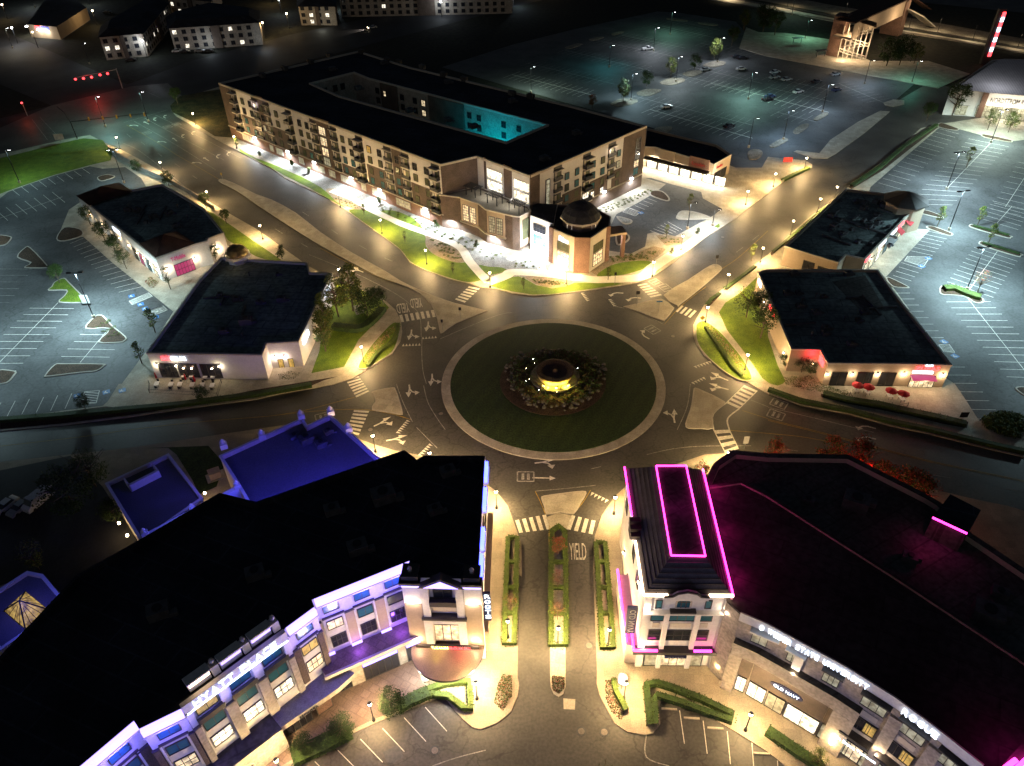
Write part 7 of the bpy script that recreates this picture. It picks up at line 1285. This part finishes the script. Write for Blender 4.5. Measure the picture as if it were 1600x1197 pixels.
# ---------------------------------------------------------------- cars
PAINT = {k: mat(k + '_car_paint', c, .3, .02, 1, spec=.6, metal=.2) for k, c in (('white', (.6, .6, .6)), ('silver', (.3, .31, .32)), ('black', (.02, .02, .025)), ('blue', (.05, .08, .2)), ('red', (.25, .03, .03)))}
M['headl'] = mat('headlamp_glass', (.5, .5, .5), .2); M['taill'] = mat('tail_lamp_glass', (.3, .01, .01), .3); M['tyre'] = mat('tyre', (.015, .015, .015), .9)
CARC = {}
def car(lb, p, ang, col='white', kind='car', z=.2, group='parked cars'):
    q = G(*p, z); key = (col, kind)
    if key in CARC: t = copy_tree(CARC[key])
    else:
        t = thing('parked_' + kind, lb, kind)
        L, Wd = (5.6, 2.0) if kind == 'van' else (5.4, 1.95) if kind == 'pickup' else (4.6, 1.8)
        prof = {'car': [(-2.3, .35), (-2.3, .85), (-1.9, .98), (-.9, 1.0), (.9, 1.0), (2.0, .85), (2.3, .7), (2.3, .35)], 'van': [(-2.8, .35), (-2.8, 2.1), (-2.6, 2.25), (1.4, 2.25), (2.0, 1.4), (2.7, 1.1), (2.8, .8), (2.8, .35)], 'pickup': [(-2.7, .45), (-2.7, 1.1), (-.4, 1.1), (-.4, 1.05), (1.4, 1.05), (2.5, .95), (2.7, .75), (2.7, .45)]}[kind]
        b = MB(); n = len(prof)
        for (f0, f1) in ((1, .86),):
            vs = [(x, y * Wd / 2 * (1 if z_ < 1.0 else .92), z_) for y in (-1, 1) for x, z_ in prof]
        b.add(vs, [tuple(range(n)), tuple(range(2 * n - 1, n - 1, -1))] + [(i, n + i, n + (i + 1) % n, (i + 1) % n) for i in range(n)]); b.build('body', PAINT[col], t)
        cab = {'car': ((-1.5, 1.0), (-1.0, 1.45), (.4, 1.45), (1.1, 1.0)), 'van': ((1.45, 2.2), (1.46, 2.26), (1.5, 2.2), (2.1, 1.42)), 'pickup': ((-.5, 1.08), (-.35, 1.75), (.7, 1.75), (1.4, 1.05))}[kind]
        b = MB(); vs = [(x, y * Wd / 2 * (.88 if z_ < 1.2 or kind == 'van' else .74), z_) for y in (-1, 1) for x, z_ in cab]; b.add(vs, [(0, 1, 2, 3), (7, 6, 5, 4), (0, 4, 5, 1), (2, 6, 7, 3)]); b.build('cabin_glass', M['glassd'], t)
        if kind != 'van': b = MB(); b.add([(x, y * Wd / 2 * .76, cab[1][1] + .02) for x in (cab[1][0] - .05, cab[2][0] + .05) for y in (-1, 1)], [(0, 2, 3, 1)]); b.build('roof', PAINT[col], t)
        for x in (-L * .3, L * .3):
            for y in (-1, 1): b = MB(); b.tube((x, y * Wd / 2 - y * .2, .34), (x, y * Wd / 2 + y * .02, .34), .34, .34, 10); b.build('wheel', M['tyre'], t)
        for y in (-.65, .65): b = MB(); b.box((L / 2 - .02, y, .62), (.08, .35, .16)); b.build('headlight', M['headl'], t); b = MB(); b.box((-L / 2 + .0, y, .7), (.08, .3, .16)); b.build('tail_light', M['taill'], t)
        CARC[key] = t
    t.location = (q.x, q.y, z - .15); t.rotation_euler = (0, 0, ang); t['label'] = lb; t['category'] = kind; t['group'] = group
    return t
for lb, p, a, c, k in (('white pickup alone beside a lamp in the north car park', (1012, 77.5), .3, 'white', 'pickup'), ('white car with dark windows near the retail roof, north car park', (1041, 168), .35, 'white', 'car'), ('silver car behind the second tree, north car park', (1102, 110), .35, 'silver', 'car'), ('white car right of the third tree, north car park', (1158, 109), .35, 'white', 'car'), ('black car in the dark near bay of the north car park', (1139, 198), .6, 'black', 'car'), ('black car under the lamp, middle of the north car park', (1199, 156), .5, 'black', 'car'), ('dark blue car in the centre row of the north car park', (1203, 152), .5, 'blue', 'car'),
   ('white car at the left of the plaza side row', (1211, 114), .4, 'white', 'car'), ('silver car in front of the white one, plaza side row', (1210, 122), .4, 'silver', 'car'), ('silver car below the plaza lamp post', (1229, 125.5), .4, 'silver', 'car'), ('black car in the middle of the plaza side row', (1276, 129), .4, 'black', 'car'), ('silver car at the plaza kerb', (1305, 117.5), .4, 'silver', 'car'), ('white car in the row with a gap around it', (1247, 144.5), .5, 'white', 'car'), ('blue car near the right end of the north car park', (1307, 141.5), .5, 'blue', 'car'), ('black car beside the third tree island', (1152, 90), .1, 'black', 'car'), ('black car at the third tree island, right one', (1160, 92), .1, 'black', 'car'),
   ('white van at the right of the row, left edge', (62, 785), -2.0, 'white', 'van'), ('silver car next to the white van, left edge', (33, 795), -2.0, 'silver', 'car'), ('white car third from the van, left edge', (10, 793), -2.0, 'white', 'car'),
   ('white car under the lights of the far flats', (277, 81), .2, 'white', 'car'), ('black car beside the lit white one, far flats', (290, 82), .2, 'black', 'car'), ('silver car in the second pair at the far flats', (312, 81), .2, 'silver', 'car'), ('black car at the right end of the far flats row', (326, 81), .2, 'black', 'car'), ('dark car in the dim yard of the far flats', (178, 87), .3, 'blue', 'car'), ('black car in the dim yard next to the lit stair', (205, 95), .3, 'black', 'car'), ('silver car behind the apartments by the retail shops', (1008, 246), -.6, 'silver', 'car'), ('dark car by the top left service yard', (168, 20), .3, 'black', 'car'), ('white car under the carport lights, top', (575, 12), .1, 'white', 'car'), ('silver car under the carport lights, top', (600, 11), .1, 'silver', 'car'), ('white car at the lit carport right of the flats, top', (645, 9), .1, 'white', 'car')):
    car(lb, p, a, c, k)
q = G(582, 44, 0); t = car('white car with headlights on driving along the far cross street', (582, 44), .45 + math.pi, 'white', 'car'); t['label'] = 'white car with headlights on driving along the far cross street'; del t['group']
hb_ = MB(); hb_.box((2.35, -.6, .55), (.1, .5, .25)); hb_.box((2.35, .6, .55), (.1, .5, .25)); o = hb_.build('headlight_glow', M['globe'], t)
lamp('headlight_beam', (2.8, 0, .8), (1, .85, .7), 5000, .1, t, 'SPOT', 60, .6, None).rotation_euler = (0, math.radians(-78), 0)
# ---------------------------------------------------------------- patio sets
def table(lb, p, g, top='white', z=.15, s=1.0):
    q = G(*p, z); t = thing('patio_table', lb, 'table', g, (q.x, q.y, z), .1); b = MB(); b.box((0, 0, .72), (.95 * s, 1.3 * s, .05)); b.build('tabletop', M['white'] if top == 'white' else M['red'], t)
    for x in (-.38, .38):
        for y in (-.5, .5): b = MB(); b.box((x, y, 0), (.05, .05, .72)); b.build('leg', M['metal'], t)
    return q
PCH = None
def chair(lb, x, y, rz, g, m='metal'):
    global PCH
    if PCH is None:
        t = thing('patio_chair', lb, 'chair', g); b = MB(); b.box((0, 0, .42), (.48, .48, .05)); b.build('seat', M[m], t); b = MB(); b.box((0, -.23, .47), (.48, .05, .45)); b.build('backrest', M[m], t)
        for xx in (-.2, .2):
            for yy in (-.2, .2): b = MB(); b.box((xx, yy, 0), (.04, .04, .42)); b.build('leg', M[m], t)
        PCH = t
    else: t = copy_tree(PCH)
    t.location = (x, y, .15); t.rotation_euler = (0, 0, rz); t['label'] = lb; t['category'] = 'chair'; t['group'] = g
tp = P((220,540,7.98), '210 505 387 512 497 512 650 517 775 520 900 525 545 402 645 405 815 412 912 412')
nm = ('first', 'second', 'third', 'fourth', 'fifth', 'sixth')
for i, p in enumerate(tp):
    lb = ('white table %s from the left in the outer patio row of the west restaurant' % nm[i]) if i < 6 else ('white table %s from the left at the window row of the west restaurant' % nm[i - 6]); q = table(lb, p, 'tables on the west patio')
    for k, (dx, dy, r) in enumerate(((-.2, 1.0, math.pi), (.2, -1.0, 0))): chair('dark metal chair drawn up to a white table on the west patio', q.x + dx, q.y + dy, r, 'chairs on the west patio')
for i, p in enumerate(P((220,540,7.98), '215 455 578 470 692 495')):
    q = G(*p, .15); t = thing('folded_umbrella', ('red folded umbrella by the leftmost patio table', 'red folded umbrella in the middle of the west patio', 'red folded umbrella right of the middle one on the west patio')[i], 'umbrella', 'folded umbrellas on the west patio', (q.x, q.y, .15)); b = MB(); b.cyl((0, 0, 0), .04, .04, 2.7, 6); b.build('pole', M['grey'], t); b = MB(); b.lathe((0, 0, 1.1), [(.2, 0), (.22, .3), (.1, 1.3), (.03, 1.5)], 8); b.build('canopy', M['red'], t)
for i, p in enumerate(P((1200,520,7.98), '1090 745 1225 765')+P((1370,540,7.98), '150 655 300 690')):
    q = G(*p, .15); lbs = ('red parasol at the left end of the east patio', 'red parasol next to the left one on the east patio', 'red parasol left of the entrance light pool', 'red parasol right of the other three on the east patio')
    t = thing('parasol', lbs[i], 'umbrella', 'red parasols on the east patio', (q.x, q.y, .15), .3 * i); b = MB(); b.cyl((0, 0, 0), .04, .04, 2.4, 6); b.build('pole', M['grey'], t); b = MB(); b.lathe((0, 0, 1.9), [(1.25, 0), (.7, .35), (.05, .6)], 8); b.build('canopy', M['red'], t)
    table('white table under the %s' % lbs[i], p, 'tables on the east patio')
for i, p in enumerate(((1256, 594), (1250, 596))): pass
# fences of the patios
def rail_fence(lb, px, h=1.0, z=.15, name='patio_fence', m='metal', closed=False):
    p = Ws(px, z); t = thing(name, lb, 'fence', None, (0, 0, 0)); b = MB(); 
    for i in range(len(p) - 1):
        b.tube((*p[i], z + h), (*p[i + 1], z + h), .03); b.tube((*p[i], z + .15), (*p[i + 1], z + .15), .03)
        L = (p[i + 1] - p[i]).length; n = max(1, int(L / .35))
        for k in range(n): q = p[i].lerp(p[i + 1], k / n); b.tube((*q, z + .15), (*q, z + h), .012, .012, 4)
    b.build('railing', M[m], t)
    for i in range(len(p)): b = MB(); b.box((*p[i], z), (.08, .08, h + .1)); b.build('post', M[m], t)
rail_fence('thin dark patio fence round the west restaurant tables', P((220,540,7.98), '110 480 110 590 960 640 1010 470'))
rail_fence('thin dark patio fence south of the east parasols', P((1200,520,7.98), '1010 790 1060 880 1560 960')+P((1370,540,7.98), '380 760'))
# ---------------------------------------------------------------- retaining wall, signs, signals, small things
q = [G(*p, 1.2) for p in P(A0,'672 912 760 975 900 1055 1050 1120 1190 1195')+P(B0,'1240 30 1330 90')]; b = MB(); b.ribbon(q, .4, 1.6, M['stone'], 1.6); tag(b.build('retaining_wall', None), 'pale retaining wall below the north-west road pavement', 'wall')
def post_sign(lb, base, h, w, hh, m, name='road_sign', rz=0.0, txt=None, shape='rect', z=.15):
    q = G(*base, z); t = thing(name, lb, 'sign', None, (q.x, q.y, z), rz); b = MB(); b.cyl((0, 0, 0), .05, .05, h, 6); b.build('post', M['grey'], t)
    b = MB()
    if shape == 'diamond': b.add([(0, -.08, h - w), (w * .7, -.08, h - w * .3), (0, -.08, h + w * .4), (-w * .7, -.08, h - w * .3)] + [(0, -.05, h - w), (w * .7, -.05, h - w * .3), (0, -.05, h + w * .4), (-w * .7, -.05, h - w * .3)], [(0, 1, 2, 3), (7, 6, 5, 4)])
    else: b.box((0, -.08, h - hh), (w, .05, hh))
    b.build('panel', M[m], t)
    if txt: text_obj('lettering', txt, M['white'], t, lambda x, y, d: Vector((-w * .4 + x, -.12 - d, h - hh * .75 + y)), w * .8, hh * .5, .01)
    return t
for lb, bs, h, w, hh, m, sh in (('tall dark signpost on the north-east splitter island', (995, 478), 4.2, .9, .9, 'metal', 'r'), ('green street name sign on the north-east splitter island', (1028.5, 488), 3.2, 1.4, .3, 'bluepaint', 'r'), ('signpost at the tip of the north-east median', (1118, 417), 3.4, .7, .9, 'metal', 'r'), ('signpost on the north-west splitter island', (719.5, 498), 3.2, .6, .8, 'metal', 'r'), ('short signpost at the south tip of the north-west island', (691.5, 516), 3.0, .5, .8, 'metal', 'r'), ('signpost on the lawn before the rotunda', (960.5, 444), 3.4, .5, .8, 'metal', 'r'), ('signpost at the crossing near the restaurant trees', (599, 476), 3.6, .6, .8, 'metal', 'r'), ('yellow diamond warning sign at the east leaf planter', (1095, 512), 3.0, .9, .9, 'yellow', 'diamond'), ('tall narrow back of a sign behind the grey roof', (1163, 700), 3.0, 1.0, 1.8, 'grey', 'r'), ('signpost at the tip of the north-west median', (349, 284), 3.0, .5, .7, 'yellow', 'r'), ('dark framed menu board on the east restaurant corner', (1503, 656), 2.0, 1.6, 1.3, 'metal', 'r'), ('white real estate board by the twin head lamp, west car park', (137, 478), 3.2, 2.0, 2.4, 'wframe', 'r'), ('white board on the green bank by the far intersection', (95, 222), 3.0, 3.4, 2.2, 'wframe', 'r'), ('red board on the tan corner bed', (1230, 254), 1.8, 3.0, 1.6, 'signred', 'r')): post_sign(lb, bs, h, w, hh, m, shape=sh)
q = G(971, 1075, .15); t = thing('directory_sign', 'grey oval directory sign with lit panel on the south-east corner', 'sign', None, (q.x, q.y, .15), -.5)
b = MB(); n = 20; b.add([(.75 * math.cos(6.283 * i / n), dy, 2.3 + 1.6 * math.sin(6.283 * i / n)) for dy in (-.12, .12) for i in range(n)], [tuple(range(n)), tuple(range(2 * n - 1, n - 1, -1))] + [(i, n + i, n + (i + 1) % n, (i + 1) % n) for i in range(n)]); b.cyl((0, 0, 0), .15, .12, .8, 8); b.build('body', M['grey'], t); b = MB(); b.box((0, -.14, 1.2), (.9, .03, 1.6)); b.build('lit_panel', M['signw'], t)
sg = thing('traffic_signal', 'traffic signal mast with five red lights over the far intersection', 'traffic light', None, (*G(191.5, 138, 0), 0)); b = MB(); b.cyl((0, 0, 0), .25, .18, 8, 8); b.build('pole', M['grey'], sg)
mb_ = [G(*q1(A0, *p), 6.6) for p in ((475,500),(525,495),(575,487),(628,473),(675,465))]; o0 = Vector(sg.location[:2]); b = MB(); b.tube((0, 0, 7.6), (*(mb_[0] - o0), 7.6), .16, .1, 6); b.build('mast_arm', M['grey'], sg)
for p_ in mb_:
    b = MB(); r_ = p_ - o0; b.box((r_.x, r_.y, 6.2), (.6, .35, 1.5)); h_ = b.build('signal_head', M['metal'], sg); b = MB(); b.lathe((r_.x, r_.y - .3, 6.9), [(.2, -.2), (.5, 0), (.5, .35), (.2, .55)], 10); b.build('red_light', M['signr'], h_)
lamp('signal_light', (*(mb_[2] - o0 + Vector((0, -3))), 6.5), (1, .05, .03), 1800, .3, sg)
sg = thing('traffic_signal', 'single red signal on the western far corner', 'traffic light', None, (*G(43, 181, 0), 0)); b = MB(); b.cyl((0, 0, 0), .14, .12, 4.2, 8); b.build('pole', M['grey'], sg); b = MB(); b.box((0, 0, 4.2), (.5, .4, 1.3)); h_ = b.build('signal_head', M['metal'], sg); b = MB(); b.lathe((0, -.3, 4.8), [(.3, 0), (.4, .2), (.3, .5)], 10); b.build('red_light', M['signr'], h_); lamp('signal_light', (0, -1.5, 4.8), (1, .1, .03), 350, .3, sg)
sg = thing('signal_pole', 'dark curved signal pole arching over the near side of the far intersection', 'pole', None, (*G(121, 217, 0), 0)); b = MB(); pts_ = [(0, 0, 0), (-.2, 0, 6), (-1.2, 0, 9.5), (-3.2, .5, 11.5)]; 
for i in range(3): b.tube(pts_[i], pts_[i + 1], .2 - i * .04, .16 - i * .04, 7)
b.tube((-.2, 0, 6.2), (26, 5, 7.0), .15, .08, 6); b.build('pole', M['metal'], sg)
for i in range(5):
    b = MB(); b.box((6 + i * 4.6, 1.1 + i * .9, 6.0), (.5, .3, 1.3)); b.build('signal_head', M['yellow'], sg)
b = MB(); 
t = thing('utility_box', 'grey utility box in the shrubs by the restaurant trees', 'box', None, (*G(562, 488, .15), .15), .4); b = MB(); b.box((0, 0, 0), (2.0, 1.6, 1.5)); b.build('cabinet', M['grey'], t); b = MB(); b.box((0, 0, 1.5), (2.2, 1.8, .1)); b.build('lid', M['grey'], t)
t = thing('transformer_box', 'pale transformer box on the lawn by the blue roofed annex', 'box', None, (*G(337, 745, .15), .15), .5); b = MB(); b.box((0, 0, 0), (3.2, 2.4, .15), 0, M['conc']); b.box((0, 0, .15), (2.0, 1.6, 1.3), 0, M['tan']); b.build('cabinet', None, t); b = MB(); b.box((0, 0, 1.45), (2.1, 1.7, .08)); b.build('lid', M['tan'], t)
for i, p in enumerate(((320, 771), (186, 818), (200, 836))): lamp('annex_lamp', (*G(*p, 3), 2.6), WARM, (160, 130, 60)[i], .2, b2)
for i, p in enumerate(((320, 771), (186, 818), (199, 837))): b = MB(); q = G(*p, 2.6); b.box((q.x, q.y, 2.5), (.3, .3, .35)); b.build('wall_lamp', M['globe'], b2)
for i, p in enumerate(((1104, 1110), (1145, 1122), (1190, 1138), (1240, 1160))):
    pass
for i, (p, r_) in enumerate(((q1(D2,980,843), 0), (q1(D2,1120,900), 0), (q1(D2,1268,962), 0), (q1(D2,1555,1120), 0))):
    q = G(*p, .02); b = MB(); b.box((q.x, q.y, .02), (2.1, .25, .16), -.08); tag(b.build('wheel_stop', M['conc']), ('leftmost concrete wheel stop in the lower right bays', 'second concrete wheel stop in the lower right bays', 'third concrete wheel stop in the lower right bays', 'concrete wheel stop at the far right of the bays')[i], 'wheel stop', 'wheel stops')
for i, p in enumerate(((665, 1063), (650, 1032), (610, 1032), (527, 1148), (1128, 1072))):
    q = G(*p, .15); t = thing('planter_pot', ('pale pot with conifer by the round canopy', 'pale pot at the corner pier of the hotel', 'pot at the podium pier of the hotel', 'pot at the arcade corner of the hotel', 'round pot at the stone pier of the curved store')[i], 'planter', None, (q.x, q.y, .15)); b = MB(); b.lathe((0, 0, 0), [(.35, 0), (.5, .5), (.55, .6)], 12); b.build('pot', M['stone'], t)
    if i in (0, 3): b = MB(); random.seed(i); [b.add([(0, 0, .6 + k * .03), (random.uniform(-.3, .3), random.uniform(-.3, .3), .7 + k * .03), (random.uniform(-.2, .2), random.uniform(-.2, .2), .9 + k * .03)], [(0, 1, 2)], M['hedgeB']) for k in range(60)]; b.build('plant', None, t)
# railway: rails and fences
for off in (0, 1):
    b = MB(); pl = Ws([(x, y + off * 7) for x, y in F('950 -33 1200 8 1400 42 1500 58 1650 86')], .1); b.ribbon(pl, .35, .2, None, .15); 
    pl2 = [p + Vector((0.4, 1.6)) for p in pl]; b.ribbon(pl2, .35, .2, None, .15); o = b.build('railway_track', M['steel']); o['kind'] = 'structure'
for i, (p, pw) in enumerate((((1140, 0), 5000), ((1230, 12), 4500), ((1320, 25), 3000), ((1420, 44), 4200), ((1520, 62), 4200), ((1590, 74), 3000), ((1465, 50), 2500))):
    q = G(*p, 0); t = thing('platform_lamp', 'lamp standing along the railway, number %s from the west' % ('one', 'two', 'three', 'four', 'five', 'six', 'seven')[i], 'lamp post', 'lamps along the railway', (q.x, q.y, 0)); b = MB(); b.cyl((0, 0, 0), .12, .08, 6, 6); b.build('pole', M['metal'], t); b = MB(); b.box((0, 0, 6), (.8, .3, .15)); b.build('lamp_head', M['metal'], t); lamp('lamp_light', (0, 0, 5.8), (1, .8, .5), pw, .3, t, 'SPOT', 150, .8)
for i, p in enumerate(((1245, 68), (1282, 88), (1306, 85))):
    q = G(*p, .15); t = thing('bus_shelter', ('small bench shelter at the left of the station plaza', 'low kiosk beside the stair tower', 'ticket box by the stair tower foot')[i], 'shelter', None, (q.x, q.y, .15), .2); b = MB(); 
    for x in (-2, 2): b.box((x, 0, 0), (.2, .2, 2.4))
    b.build('post', M['metal'], t); b = MB(); b.box((0, 0, 2.4), (5, 2.2, .2)); b.build('roof', M['metal'], t); b = MB(); b.box((0, .4, .45), (3, .5, .1)); b.build('bench', M['grey'], t)
